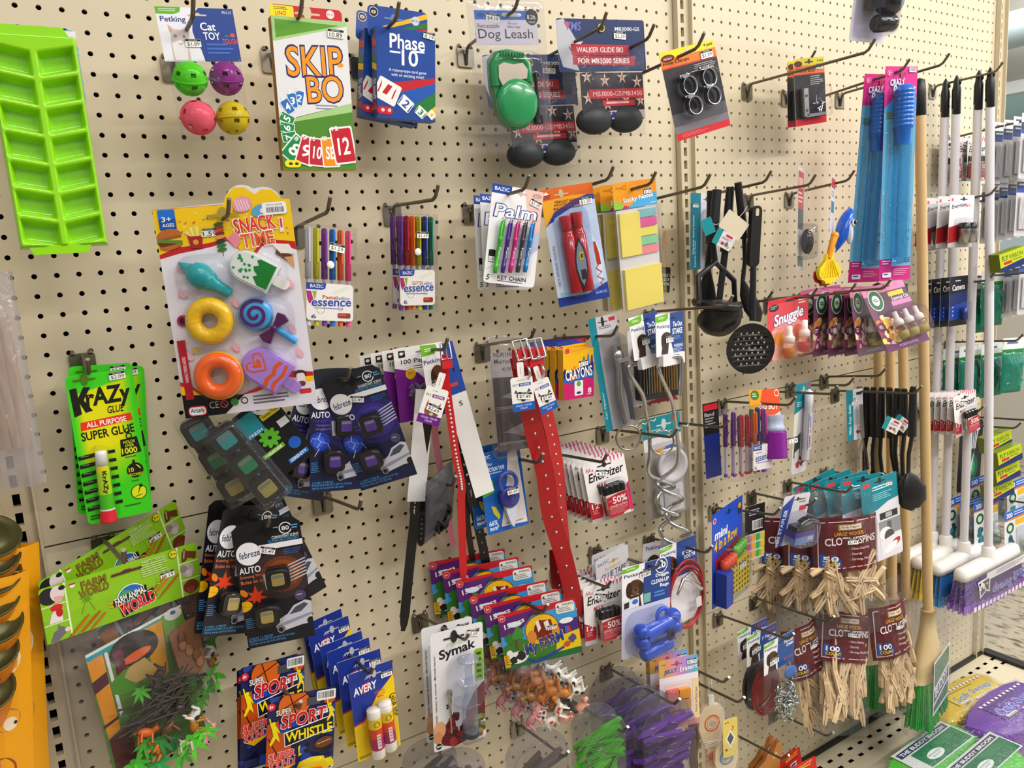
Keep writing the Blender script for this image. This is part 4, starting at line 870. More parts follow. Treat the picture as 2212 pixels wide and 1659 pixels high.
A.E(65,.8,7,3.6,'e79ab4',14); [A.L([60+i*2,-1.6,62+i*2,3.4],.7,'f6dce4') for i in range(5)]; A.E(78,4.4,7,3,'5aa4d4',10); A.C(79,4.4,1.8,'f0e8d0'); A.P([82,1,90,2.6,84,6],'5c2c20')
A.T('SNACK',56,6.5,88,14,'e8332c',.05,0,4,'ffffff',.06); A.T('TIME',60,14,85,21,'e2562a',.05,0,4,'ffffff',.06)
A.P([50,16,58,13,60,18,56,21],'e88a9c'); A.P([90,8,93,8,93,15,90,15],'e9e2ea'); A.R(90.7,8.6,92.2,13,'d43a4a')
A.P([86,22,97,27,94,30,84,25],'5c3422'); A.P([82,20,95,21,99,26,88,25],'ece4e0'); A.P([90,27,97,27,97,33],'d29a64')
A.R(79,.8,97,6.6,'f4f2f6',2); A.T('ITEM NO.ARG298',82,1.6,94,2.5,'44444c',.0); [A.R(82+i*.72,3.1,82+i*.72+random.choice([.25,.45]),5.6,'2c2c34') for i in range(18)]
for x,y in ((14,28),(92,40),(12,40),(89,62),(92,74),(45,68),(50,47),(10,70)): A.E(x,y,2.4,2.4,'e9b4c0',30); A.L([x-3,y+2,x-1,y-4,x+2,y+2],.5,'e7a8b6')
A.T('cola',9,32,17,35,'e7bcc6',-.005); A.T('food',14,37,24,42,'e7bcc6',-.005,0,20); A.T('brg tonte',82,42,95,44.5,'e7bcc6',-.005,0,20); A.T('food',12,66,22,69,'e7bcc6',-.005)
A.C(9.5,52.8,4.4,'b01f58'); A.E(9.5,52.8,2.6,1.7,'3a1420'); A.T('KEEP',12,66,20,69,'d8c420',.03)
A.P([0,82,6,83,20,92,36,93,60,88,80,82,100,84,100,90,80,92,0,92],'c4202a'); A.P([0,84,8,86,20,93,50,92,80,86,100,86,100,93,0,93],'f2c514')
A.P([0,88.5,46,91.5,30,100,0,100],'131216'); A.P([46,91.5,100,88.5,100,100,30,100],'dcd8e4'); A.R(0,100,100,101,'131216')
A.R(2.6,62,8.6,91,'b41f2e'); A.T('WARNING: CHOKING HAZARD',-4.4,75.6,15.6,77.2,'f0dce0',.02,0,90)
A.R(2.8,94.5,16.6,99.4,'c9202e',3); A.R(3.6,95,15.8,98.9,'f4f2f4',2.4); A.T('Arcady',4.6,95.5,15,98.4,'1c2f7a',.04); A.T('CE',19,93.2,26,96.6,'b8b8be',.0); A.O(30,95,3,.7,'d04a56'); A.L([28,93.8,32,96.2],.6,'d04a56'); A.C(38,94.6,3,'3a8a3c'); A.O(45.5,94.4,2.8,.9,'3a3a40')
A.m(52,92.6,86,97.6,3,'6c6a78',.5); A.R(88,92,97,94.4,'c9303c',1.2); A.E(90,84.5,5,2,'4a2420'); A.R(87,84,93.6,90,'e4dcd8',2); A.R(87.2,88,93.4,90.6,'6a3428',2); A.slot(50,5,24,'a8913a')
mb.build('card',t); sticker(t,w,h,38.5,12.4,12.5,'1.59')
def at(x,y,d=.004): return xy(w,h,x,y,d)
def RR(deg,x,y,d=.004): return Matrix.Translation(at(x,y,d)) @ Matrix.Rotation(math.radians(deg),4,'Y')
mb = MB(); T = M('159fa6',.25,0,.3); pr = [(.0,0),(.0025,.004),(.0062,.013),(.0105,.022)]
for i in range(9): q = .022+i*.0036; r = .013+.004*math.sin(i/8*PI); pr += [(r,q),(r+.0014,q+.0018)]
pr += [(.0135,.056),(.0098,.061),(.0096,.066),(.0085,.068),(.0072,.088),(0,.088)]
a,b = Vector(at(13,25,.008)),Vector(at(47.5,42,.008)); mb.lathe([(r*.92,q*(b-a).length/.088) for r,q in pr],a,b-a,T,22); mb.build('toy_ice_cone',t)
def pop(nm,x,y,deg,L,W,c,st,deco):
    R = RR(deg,x,y,.002); mb = MB(); g = M(c,.3,0,.25); o = [(-W/2,-L/2)]+[(W/2,-L/2)]+[(W/2*math.cos(q*PI/8),L/2-W/2+W/2*math.sin(q*PI/8)) for q in range(9)]
    mb.prism(o,-.012,0,g,g,True,R); o2 = [(px*.86,pz*.93+.0004) for px,pz in o]; mb.prism(o2,-.0145,-.012,g,g,True,R)
    B2 = Art(mb,W,L,0,lambda px,pz,py: R @ Vector((px,py-.0147,pz)),g=.3); B2.bx = None; deco(B2); mb.build(nm,t)
    mb = MB(); q = M(st,.35); mb.prism(rrect(-W*.16,-L*.86,W*.16,-L*.46,W*.15),-.008,-.002,q,q,True,R); mb.build(nm+'_stick',t)
def d1(B):
    B.P([10,96,90,96,90,58,82,52,70,60,60,50,48,56,40,66,30,58,10,74],'0c7f2a')
    for i in range(18): B.E(random.uniform(14,86),random.uniform(10,54),4.4,2.8,'159a44',random.random()*90)
pop('toy_popsicle',66.5,31.5,-57,w*.34,w*.24,'e6ece8','e9eae4',d1)
mb = MB(); mb.torus(at(30,53.8,.013),w*.117,w*.06,M('ecbc0c',.28,0,.2),'y',60,22,bump=.05); mb.build('toy_sesame_donut',t)
mb = MB(); mb.torus(at(30.5,80.6,.012),w*.125,w*.063,M('f0b012',.25,0,.3),'y',48,16); mb.torus(at(30.5,80.4,.0155),w*.122,w*.058,M('f4651c',.2,0,.4),'y',48,16)
mb.build('toy_glazed_donut',t)
for i in range(12): pass
mb = MB(); Lb = M('3f9bdc',.25,0,.3); c = at(63.5,53,.006); mb.lathe([(0,-.006),(w*.128,-.006),(w*.128,.004),(w*.118,.0075),(w*.09,.0095),(0,.0105)],c,(0,-1,0),Lb,32)
B2 = Art(mb,w,w,c[1]-.0108,g=.3); B2.bx = None; sp = []
for i in range(70): q = i*.17; r = 1.4+i*.145; sp += [50+r*math.cos(q),50+r*math.sin(q)]
B2.pt = lambda x,y: (c[0]+(x-50)/100*w,c[2]+(50-y)/100*w); B2.L(sp,2.5,'5a1a5e')
mb.build('toy_lollipop',t)
mb = MB(); a,b = Vector(at(74,59,.006)),Vector(at(91,68.5,.006)); mb.tube([a,b],.0045,Lb,10); mb.build('toy_lollipop_stick',t)
mb = MB()
for q in (35,215): R = RR(q+10,76,60.5,.006); mb.prism([(-.002,0),(-.009,.019),(0,.022),(.009,.019),(.002,0)][::-1],-.008,.002,M('54164e',.3),None,False,R)
mb.ell(at(76,60.5,.013),.004,M('54164e',.3)); mb.build('toy_bow',t)
def d2(B):
    B.P([50,56,24,36,18,22,30,13,44,17,50,25,56,17,70,13,82,22,76,36],'e2561c'); B.P([50,51,28,34,24,23,33,17,44,22,50,30,56,22,67,17,76,23,72,34],'ab84d8'); B.P([50,44,37,33,36,26,44,26,50,32,56,26,64,26,63,33],'e2561c')
    B.P([8,66,30,62,50,68,70,62,92,68,92,76,70,71,50,76,30,71,8,75],'e2561c'); B.P([8,84,30,80,60,86,92,82,92,89,60,93,30,87,8,92],'e2561c')
pop('toy_heart_popsicle',65,79.5,-50,w*.36,w*.27,'ab84d8','a57fd4',d2)
for x,y,bw,bh in ((30,33,42,22),(70,33,44,24),(30,54,40,23),(70,56,44,23),(30.5,80.6,44,25),(68,81,42,22)): blister(t,x,y,bw,bh,w,h,.026,clear('fcfcfe',0.01,0.2,.5,45,.05,.008),.4,'blister',.2)
# ---- green glue cards
t,w,h = start('glue_card','front lime green glue card with white capped tube and red base','glue','krazy','green glue cards')
mb,A = card(t,w,h,'3ccf1e',r=.08,back='36b81c')
for i in range(10): A.P([4+i*1.5,14-i*.2,97-i*2,3+i*.6,92-i*2.4,70-i*2.4,62-i*2,78-i*3,4+i*1.6,58+i*.3],'%02x%02x%02x' % (70+i*17,211+i,28-i*2))
A.P([3.5,9,14,8.4,14.5,15,24,8.5,34,9,22,17,33,24.6,22,25.5,15.5,19,16.4,26,5,27.5],'171a12'); A.T('rAZy',24,9.5,93,25,'171a12',.07,.12,2); A.T('GLUE',54,23,79,28,'171a12',.04,.2,1)
A.P([12,31.5,88,29.5,90,34.6,11,37],'e6341c'); A.T('ALL PURPOSE',20,31.6,80,35.2,'f4f0e6',.05,0,1.5); A.T('SUPER GLUE',10,37.5,90,43.4,'15180e',.045,0,2)
A.P([66,47,92,46,96,57,64,58.5],'171a12'); A.T('HOLDS',70,48,88,50,'d8e414',.03); A.T('OVER',72,50.6,86,52.6,'d8e414',.03); A.T('1000',66,53,90,57,'e4ea1c',.05); A.O(80,45,5,1.8,'171a12'); A.O(79,41.5,4,1.6,'171a12',ry=5); A.m(70,59,90,60.4,1,'44701a')
A.C(82,69,13,'171a12'); A.R(79.5,61.8,83.5,64,'171a12'); A.T('10',72,67,80,70,'d8e414',.05); A.T('SECONDS',71,71,93,73,'d8e414',.03); A.E(82,69,9,3.8,'d8e414',0,0,80,10); A.m(74,76,90,77,1,'1c5a12')
A.C(83,84.5,12.5,'171a12'); A.C(83,84.5,11.4,'d8e414'); A.L([76,87.4,88,86.4],1.2,'171a12'); A.P([80,87,85,80.5,82.6,79.8,88.5,79,89.5,81.4,86.5,81.4],'171a12')
for i in range(7): y = 53.5+i*5.8; A.P([1+i*.3,y,27,y-1,27,y+1.6,1+i*.3,y+2.6],'171a12'); A.R(45,y-1,56,y+1.2,'171a12'); A.m(5,y+.2,20,y+1.2,1,'9a9a80')
A.m(5,94,52,97.8,2,'1f5a14'); A.m(58,92,92,93.4,1,'1f5a14'); A.slot(27,3.6,34,'4f7a20'); mb.build('card',t); sticker(t,w,h,76,3.6,25,'$2.09',4)
mb = MB(); a,b = Vector(xy(w,h,33,51,.011)),Vector(xy(w,h,30,99,.011)); Lz = (b-a).length
mb.lathe([(0,0),(.0062,0),(.0068,.004),(.0075,Lz*.2),(.007,Lz*.2),(.007,Lz*.21)],a,b-a,M('eceae6',.3),18); mb.build('tube_cap',t)
mb = MB(); pr = [(.0072,.205),(.0078,.3),(.0082,.6),(.0088,.81)]
for (r0,q0),(r1,q1),c in zip(pr,pr[1:],('e0dc1c','b6dc28','4cc024')): mb.lathe([(r0,q0*Lz),(r1,q1*Lz)],a,b-a,M(c,.25),18,cap=False)
mb.lathe([(.0088,.81*Lz),(.0089,.83*Lz)],a,b-a,'f0f0ea',18,cap=False)
d = (b-a).normalized(); v,f,_,_ = txt('KrAZy',.05,0); mb.add([a+d*(Lz*(.27+.32*x))+Vector((.0066*(y-.5)-.0002,-.0085,0)) for x,y in v],f,'15180e'); mb.build('glue_tube',t)
mb = MB(); mb.lathe([(.009,.83*Lz),(.0105,.97*Lz),(.0105,Lz),(0,Lz)],a,b-a,M('dd2438',.35),18); mb.build('tube_base',t)
blister(t,33,74,34,52,w,h,.02,None,.4,'blister',.2)
clone(t,'krazy_b','second green glue card, its left edge showing behind the front one'); clone(t,'krazy_c','rearmost green glue card, its top right corner showing behind the others')
# ---- pens
def pen(t,nm,a,b,c,r=.0042,clip=True,tp='e8e8ea',cap=.52):
    a,b = Vector(a),Vector(b); L = (b-a).length; d = (b-a).normalized(); m1 = clear(c,.08,.45,0,50,.1,.62,c); mb = MB()
    mb.lathe([(0,0),(r*.8,.001),(r,.004),(r*1.05,L*cap),(r*.9,L*cap)],a,d,m1,12); mb.lathe([(r*.8,L*cap),(r*.75,L*.62),(r*.75,L*.95),(r*.85,L*.955),(r*.8,L),(0,L)],a,d,clear('f0eef2',0.03,0.23,0,50,.1,.3),10); mb.tube([a+d*L*.5,a+d*L*.94],r*.35,c,6); mb.lathe([(r*.86,L*.95),(r*.86,L)],a,d,c,10)
    if clip: mb.tube([a+d*.002+Vector((0,-r*1.3,0)),a+d*L*.36+Vector((0,-r*1.5,0))],[r*.45,r*.3],M(c,.25) if clip == 1 else metal('d8d8dc'),6)
    return mb.build(nm,t)
def pouch(name,label,key,group,cols,title,tc,seed):
    t,w,h = start(name,label,'pens',key,group); n = len(cols)
    for i,c in enumerate(cols): pen(t,'gel_pen',xy(w,h,13+i*74/(n-1),2,.009),xy(w,h,13+i*74/(n-1),97,.009),c)
    mb,A = card(t,w*.86,h*.36,'eeeae6',r=.1,y=-.0146,dz=-h*.24)
    A.pt = lambda x,y: ((x/100-.5)*w*.86,-h*.24+(.5-y/100)*h*.36)
    A.P([0,0,42,0,40,14,34,18,0,18],'1f3f9c'); A.T('BAZIC',8,4,36,13,'e8ecf6',.03); A.P([0,22,10,22,16,50,6,56,2,44],'b01f74'); A.P([12,22,22,22,18,46],'8fae28'); A.O(30,70,9,1,'9aa83a'); A.O(72,66,5,1,'8a9ad0'); A.E(74,16,20,5,'dfe6d0',20)
    A.T(title,34,32,66,42,tc,.04); A.T('edition',68,33,92,42,'3c5fa0',.01,.2); A.T('essence',10,44,96,62,'1f3f9c',.035,.1,2,'dfe4f2',.05); A.m(16,66,92,70,1,'6a7ab4'); A.T('6',10,84,20,95,'2a3f8a',.02); A.R(66,78,94,92,'8a3a2a',3); A.R(68,80,84,86,'d0502a'); mb.build('label_card',t)
    mb = MB(); mb.lathe([(.0055,0),(.0055,.0012),(.004,.002),(0,.0022)],xy(w,h,50,38,.0165),(0,-1,0),M('ecebe9',.3),16); mb.build('snap_button',t)
    mb = MB(); P2 = BLI(); mb.box((0,-.008,0),(w,.017,h),P2); mb.prism(rrect(-w*.44,h*.49,w*.44,h*.62,.006),-.001,0,P2,P2); mb.tube([(-w/2,-.017,h*.43),(0,-.0175,h*.425),(w/2,-.017,h*.43)],.0006,P2,6); mb.tube([(-w*.5,-.017,h*.2),(-w*.25,-.018,h*.07),(0,-.018,h*.04),(w*.25,-.018,h*.07),(w*.5,-.017,h*.2)],.0006,P2,6); mb.build('clear_pouch',t)
    sticker(t,w,h,62,21,28,'$1.59',-8 if seed else 0,-.0178); return t
pouch('pen_pouch','clear pouch of six pastel pens in white, yellow, purple, blue, orange and pink','pastel',None,['dcdce6','d6d42c','8a3cae','1f7ad0','f26a2c','f2549a'],'Pastel','c8502a',1)
G6 = ['6a3aa0','b81f38','ee7a1c','c9c62c','263fa0','0c7f66']
g = pouch('pen_pouch','front clear pouch of six glitter pens from purple to teal','glit','glitter pen pouches',G6,'GLITTER','b8862a',0)
clone(g,'glit_b','rear glitter pen pouch, a red pen showing at its left side')
# ---- key chain pens
t,w,h = start('mini_pen_card','front white card of five small key chain pens with blue corner mark','pens','palm','key chain pen cards')
mb,A = card(t,w,h,'efeef2',r=.06); A.P([62,0,100,0,100,50,84,44,70,20],'eec4b8'); A.P([60,48,100,42,100,60,76,72,58,62],'bcc8e4'); A.L([4,86,40,74,70,72,96,58],.8,'b49aa0'); A.P([0,0,38,0,37,7,31,9,0,9],'1f459c'); A.T('BAZIC',5,2.4,33,6.2,'eef2fa',.03)
A.O(88,5.4,9,.8,'8a4a44',ry=4); A.T('1753',82,4.4,94,6.4,'40404a',.01); A.T('Palm',6,18,92,32,'f4f6fc',.03,.12,2,'2c3f90',.07)
A.R(5,66,18,79,'1b1b20',2); A.R(6,73,17,78.4,'f2f2f4'); A.T('1.0',8,74,15,77,'1b1b20',.02); A.T('5',4,91.5,11,97,'1d1d22',.01,.2); A.T('KEY CHAIN',26,91,82,95.4,'1d1d22',.03); A.m(26,96.4,82,98,1,'5a5a62'); A.slot(56,5.5,24,'cfb6b0'); mb.build('card',t); sticker(t,w,h,86,13,22,'$1.39',-16)
for i,c in enumerate(('3fbf2c','4a2496','d81f86','3f3d44','1f86d0')):
    x = 23+i*14.4; y = 36+i*-.5; a,b = Vector(xy(w,h,x,y,.007)),Vector(xy(w,h,x-6,90-i*1.2,.007)); L = (b-a).length; mb = MB(); m1 = M(c,.2,.2,.3)
    mb.lathe([(0,0),(.0028,.001),(.0038,.004),(.0038,L*.34),(.0042,L*.35),(.0042,L*.37),(.0036,L*.38),(.0036,L*.84),(.0041,L*.85),(.0041,L*.9),(.0032,L),(0,L)],a,b-a,m1,12); mb.tube([a+Vector((.001,-.005,.001)),a.lerp(b,.3)+Vector((.001,-.005,0))],.0009,m1,6); v,f,_,_ = txt('Palm',.02,0); d = (b-a).normalized(); mb.add([a.lerp(b,.62)+d*(-.009+.018*q)+Vector(((p-.5)*.0032,-.0039,0)) for q,p in v],f,'e9e9ee'); mb.build('mini_pen',t)
    mb = MB(); mb.torus(a+Vector((0,-.002,.003)),.0026,.0006,metal(),'y',12,6); [mb.ell(a+Vector((-.003+k*.0016,-.004,.002+.002*math.sin(k*1.7))),.0009,metal(),8,6) for k in range(6)]; mb.build('bead_chain',t)
blister(t,50,63,74,60,w,h,.014,None,.2)
clone(t,'palm_b','middle card of key chain pens, mostly hidden'); clone(t,'palm_c','rearmost card of key chain pens, only its left edge showing')
# ---- red markers
t,w,h = start('marker_card','orange and blue card holding two fat red permanent markers','markers','mark')
mb,A = card(t,w,h,'b9cbe6',r=.05); A.P([0,0,100,0,100,14,60,17,20,25,0,37],'1f3f9a'); A.P([0,0,100,0,100,8,60,12,20,20,0,32],'eaa31e'); A.P([0,0,100,0,100,10,60,8,0,10],'d8641c'); A.E(36,64,60,38,'cddbef',10); A.P([0,92,50,93,100,86,100,100,0,100],'1d3a94'); A.P([6,88,60,90,98,82,98,86,60,93,6,92],'9cc4e4')
A.T('SUNSET',2,5,18,8.6,'2c2440',.03,.1); A.P([4,5,10,2.4,16,5],'f4f0e0'); A.T('PERMANENT MARKERS',24,11,70,13.4,'7a2c14',.03,0,-1); A.T('MARQUEURS PERMANENT',22,13.6,72,16,'7a2c14',.03,0,-1); A.T('MARCADORES PERMANENTE',20,16.4,76,18.8,'7a2c14',.03,0,-1)
A.T('CHISEL TIP - POINTE BISEAUTEE - PUNTA DE CINCEL',-28,64,44,66.4,'2c4f90',.01,0,90); [A.L([60,40+i*2,98,30+i*2.2],.4,'8fb0dc') for i in range(9)]
A.P([84,50,88,50,92,60,93,70,85,70,84,60],'a8321c'); A.L([88,70,82,73,92,77,82,80,94,84,86,86,92,89],2.4,'b83a24'); A.T('66080-02',74,92.6,96,95,'9ab4e4',.02); A.slot(38,6,28,'c9b48a'); mb.build('card',t); sticker(t,w,h,82,14.5,24,'$1.20')
for x,y0,y1 in ((33.5,24.5,90),(55,23,90.5)):
    a,b = Vector(xy(w,h,x,y0,.0115)),Vector(xy(w,h,x-.5,y1,.0115)); L = (b-a).length; Rm = M('c01a24',.2,0,.4)
    mb = MB(); mb.lathe([(0,0),(.0098,0),(.0102,.002),(.0086,L*.16),(.0086,L*.2),(0,L*.2)],a,b-a,Rm,20); mb.build('marker_cap',t)
    mb = MB(); mb.lathe([(.0086,L*.2),(.0098,L*.26),(.0108,L*.27),(.0108,L*.98),(.0098,L),(0,L)],a,b-a,Rm,20); mb.build('marker_barrel',t)
mb = MB(); o = [(0,.042),(.007,.026),(.0105,.006),(.0105,-.012),(.0055,-.03),(0,-.042),(-.006,-.03),(-.0105,-.01),(-.0105,.008),(-.006,.028)]; R = Matrix.Translation(xy(w,h,45.5,66,.0222)) @ rx(2); mb.prism(o[::-1],-.0008,0,'202226','202226',False,R); mb.prism([(x*.8,z*.86) for x,z in o][::-1],-.0011,-.0008,'c9ccd4','8b9098',False,R); mb.box((.001,-.0013,.012),(.006,.0003,.012),'e8d020',R); mb.box((.0018,-.0013,-.018),(.009,.0003,.016),'26282c',R); mb.box((.0015,-.0016,.012),(.003,.0003,.007),'26282c',R); mb.build('barrel_label',t)
blister(t,45,56,62,78,w,h,.026,clear('eef4fc',0.02,0.25,.2,30,.06),.3)
# ---- sticky notes
t,w,h = start('sticky_note_pack','front sticky note pack with a tall yellow pad, five coloured flags and square yellow pad','sticky notes','sticky','sticky note packs')
mb,A = card(t,w,h*.2,'f29a1c',r=.05,dz=h*.4); A.pt = lambda x,y: ((x/100-.5)*w,h*.5-y/100*h*.2)
A.P([0,62,22,84,30,100,0,100],'8fc43c'); A.P([30,100,60,60,100,50,100,100],'4aa8dc'); A.P([18,100,24,88,36,96,32,100],'c4246a'); A.T('Simply',6,16,22,28,'6a4a14',0,.2); A.O(26,21,4,1,'6a4a14'); A.T('Sticky Notes',20,56,92,80,'fbfbf6',.05,.1,4,'5a4a6a',.05); A.slot(52,36,24,'c98a3a'); A.m(84,90,98,95,1,'dff0fa'); mb.build('header_card',t)
o = sticker(t,w,h,78,9,17,'$1.29',0); 
mb,A = card(t,w*.94,h*.78,'dcdade',r=.02,dz=-h*.1); mb.build('backing',t)
def pad(nm,x0,y0,x1,y1,c,d):
    mb = MB(); a,b = xy(w,h,x0,y1),xy(w,h,x1,y0); mb.box(((a[0]+b[0])/2,-.0005-d/2,(a[2]+b[2])/2),(b[0]-a[0],d,b[2]-a[2]),M(c,.6)); mb.build(nm,t)
pad('note_pad',7,23.5,53,57,'f2df62',.004); pad('note_pad',8,67,95,99,'f2df62',.006)
for i,c in enumerate(('7fbcc0','e8549c','efe05c','86cf9a','f08a92')): pad('flag_pad',54,22.5+i*7.2,94,28.7+i*7.2,c,.0025)
mb = MB(); P2 = clear('fafafc',0.02,0.2,.4,30,.08,.03); mb.box((0,-.005,-h*.1),(w,.012,h*.8),P2); mb.build('clear_sleeve',t)
clone(t,'sticky_b','middle sticky note pack, peeking out left of the front pack'); clone(t,'sticky_c','rearmost sticky note pack, only a sliver at left showing')
# ---- bamboo tag and rubber spatula card
t,w,h = start('bamboo_tool_tag','upside down black hang tag peeking out right of the sticky notes','kitchen utensil','bamboo')
mb,A = card(t,w,h,'1b1a1c',r=.1)
for s,x0,y0,x1,y1 in (('BAM',22,60,92,72),('KITC',22,42,92,54),('UTEN',26,26,92,37)): A.T(s,x0,y0,x1,y1,'d9d7d4',.03,0,180)
A.m(20,82,70,88,2,'8a8884'); mb.build('tag',t)
mb = MB(); mb.tube([(0,.004,h*.48),(0,.002,h*1.9)],.004,M('cda56a',.5),8); mb.build('wooden_shaft',t)
t,w,h = start('spatula_card','teal and white card holding a beige rubber spatula beside the black utensils','spatula','spat')
mb,A = card(t,w,h,'d9d6de',r=.03); A.R(0,0,36,100,'12798f'); A.T('Rubber Spatula - Spatule en Caoutchouc',-38,52,60,56,'dff0f4',.02,0,90); A.T('Espatula de Goma',-16,78,50,81,'dff0f4',.02,0,90); A.slot(56,8,22,'57545a'); mb.build('card',t); sticker(t,w,h,16,16,20,'1.99')
mb = MB(); o = rrect(-.012,-.035,.012,.035,.009,5); R = Matrix.Translation(xy(w,h,62,56,.006)); mb.prism(o,-.004,.004,M('bdb09c',.55),None,True,R); mb.build('rubber_blade',t); mb = MB(); mb.tube([xy(w,h,64,80,.006),xy(w,h,66,118,.006)],.005,M('c49a66',.5),10); mb.build('wooden_handle',t)
blister(t,66,58,60,76,w,h,.016,clear('f2f2f6',0.04,0.25,.4,30,.08,.06),.3)

# ---------------------------------------------------------------- car fresheners
def vent(t,x,y,c,w,h,back=None,s=1):
    mb = MB(); K = plastic('131216'); p = Vector(xy(w,h,x,y,.0)); q = .0135*s
    for d,k in ((0,1.1),(.006,1.12),(.012,1.0),(.0145,.86)):
        pass
    mb.prism([(px+p.x,pz+p.z) for px,pz in rrect(-q*1.1,-q*1.1,q*1.1,q*1.1,q*.5,6)],-.011,0,K,K,True); mb.prism([(px+p.x,pz+p.z) for px,pz in rrect(-q*.98,-q*.98,q*.98,q*.98,q*.45,6)],-.014,-.011,K,K,True); o = mb.build('vent_clip',t)
    mb = MB(); mb.prism([(px+p.x,pz+p.z) for px,pz in rrect(-q*.58,-q*.58,q*.58,q*.58,q*.2,4)],-.0152,-.0142,M(c,.12,.35,.6),M(c,.12,.35,.6)); mb.prism([(px+p.x,pz+p.z) for px,pz in rrect(-q*.5,q*.2,q*.5,q*.46,q*.12,4)],-.0154,-.0152,M('8f8f94',.15,.6),M('9d9da2',.15,.6))
    mb.build('scent_lens',o)
def freshener(key,label,grp,base,mid,lens,storm,price):
    t,w,h = start('car_freshener_card',label,'air freshener',key,grp)
    o = [(-w/2+.004,-h/2),(w/2-.004,-h/2),(w/2,-h/2+.004),(w/2,h/2-.006),(w/2-.006,h/2-.001)]+[(w*.42*math.cos(math.radians(a))*1.05,h/2+.004*math.sin(math.radians(a))) for a in range(20,161,14)]+[(-w/2+.006,h/2-.001),(-w/2,h/2-.006),(-w/2,-h/2+.004)]
    mb,A = card(t,w,h,base,out=o,back='1a1a20'); A.R(0,18.5,100,100,mid); A.E(64,44,44,20,'2c2668' if storm else '3a2a2c'); A.E(64,44,32,15,'3c338a' if storm else '6e3a22'); A.E(64,44,25,12,'4a40a0' if storm else '8f4a24'); A.R(0,70,100,100,mid)
    A.R(36,17.6,100,22,'eceaf0'); A.C(20,23,18,'efedf2'); A.T('febreze',6,20.5,36,26,'1b2a5e',.02,.15,5); A.T('AUTO',3,33.4,34,38.6,'f2f2f4',.03)
    A.T('80',72,5.2,83,8.6,'dfe6ee',.04); A.O(77.5,6.9,9.5,1.6,'dfe6ee',20,340); A.m(87,5,98,9,2,'5aa8dc'); A.m(60,5,68,8,2,'9aa4b0'); A.T('CONSISTENT SCENT',56,12,96,14.4,'e6eaf0',.02); A.T('DE PARFUM CONSTANT',50,14.8,96,17,'4a9cd8',.02)
    A.m(70,24,98,29,3,'2c5a9a' if storm else '3a5a9a')
    if storm:
        A.T('Midnight Storm',6,40,44,42.6,'4a40b8',.02); A.T('Tempete',10,43.6,34,46,'7a74c4',.02); A.T('orageuse',10,47,36,49.4,'7a74c4',.02)
        A.E(16,58,17,8,'1f3fb0'); A.E(15,58,10,5,'3a62dc'); A.L([18,51,14,56,19,58,12,63,16,64,8,70],.9,'dfe6fa'); A.L([19,58,30,60,34,65],.7,'b8c4f4'); A.L([14,56,5,55,2,58],.7,'b8c4f4')
    else:
        A.T('Evening Woods',3,40,46,43,'d8703c',.02); A.T('Boise en soiree',3,44,48,47,'d8703c',.02)
        def leaf(x,y,r,c):
            p = []
            for i,q in enumerate((1,.42,.8,.36,.95,.4,.6,.3,.6,.4,.95,.36,.8,.42)): a = i*2*PI/14; p += [x+r*q*math.sin(a),y-r*q*math.cos(a)*w/h]
            A.P(p,c)
        leaf(22,58.5,19,'d83c14'); A.L([22,58,25,69],.8,'b8360f'); A.E(3,65,12,4.2,'eab010',10); A.L([-6,64.4,14,66],.5,'9a6a10'); A.E(5,54,4.4,3.6,'e07a18',40)
    for i in range(6): A.P([74,37+i*2.6,100,33+i*2.6,100,34+i*2.6,74,38+i*2.6],'c9ccd4'); 
    A.P([36,42,46,39,46,53,38,54],'d5d6de'); A.C(86,63.5,8.5,'4b4664'); A.m(81,62.4,91,64.4,1,'b0aac4')
    A.P([44,86,52,80,64,77,74,71,92,68,101,70,101,88,84,88,60,90,48,92],'c4c5d0'); A.P([66,78,76,72.6,90,70,96,72,84,77],'4a4c5c'); A.P([44,86,60,83,100,79,100,81,60,86],'8f92a4'); A.C(51,89,6.4,'1b1b22'); A.O(51,89,5.4,1.6,'8c8c98'); A.C(97,86,6,'1b1b22'); A.m(2,75,16,84,6,'4a86b8',.4)
    A.T('2 CLIPS / 2 PIECES',3,91.2,38,93,'4f9fdc',.01); A.T('EACH/CHACUNE 2.2 mL (0.07 FL OZ LIQ.)',3,93.4,70,95.4,'4f9fdc',.02); A.T('TOTAL 4.4 mL (0.14 FL OZ LIQ.)',3,95.8,56,97.8,'4f9fdc',.02); A.slot(50,7,34,'0c0c10'); mb.build('card',t)
    sticker(t,w,h,48,22.5,22,price,-18)
    for x,y in ((57.5,45),(34.5,73.5) if not storm else (38,74)): vent(t,x,y,lens,w,h,s=w/.0838)
    blister(t,55,46,52,24,w,h,.018,None,.4,'blister',.15); blister(t,37,74,46,23,w,h,.018,None,.4,'blister',.15); return t
f = freshener('storm','front dark blue car freshener card with lightning print and two purple vent clips','purple vent freshener cards','23252f','1d2043','5b3fa8',1,'$5.49')
clone(f,'storm_b','middle dark blue car freshener card, one purple vent clip showing'); clone(f,'storm_c','rearmost dark blue car freshener card, under the snack toy card')
f = freshener('woods','front black car freshener card with maple leaves and two gold vent clips','gold vent freshener cards','17171c','1c1b24','b8a860',0,'$5.49')
clone(f,'woods_b','second black car freshener card, its maple leaf left of the front card'); clone(f,'woods_c','third black car freshener card, a sliver at far left of its stack')
c = clone(f,'woods_d','rear black car freshener card swung out to the right of its stack'); p = PL['woods']; c.location = (p[0]+.018,-.062,p[2]+.022); c.rotation_euler = (0,math.radians(-18),0)
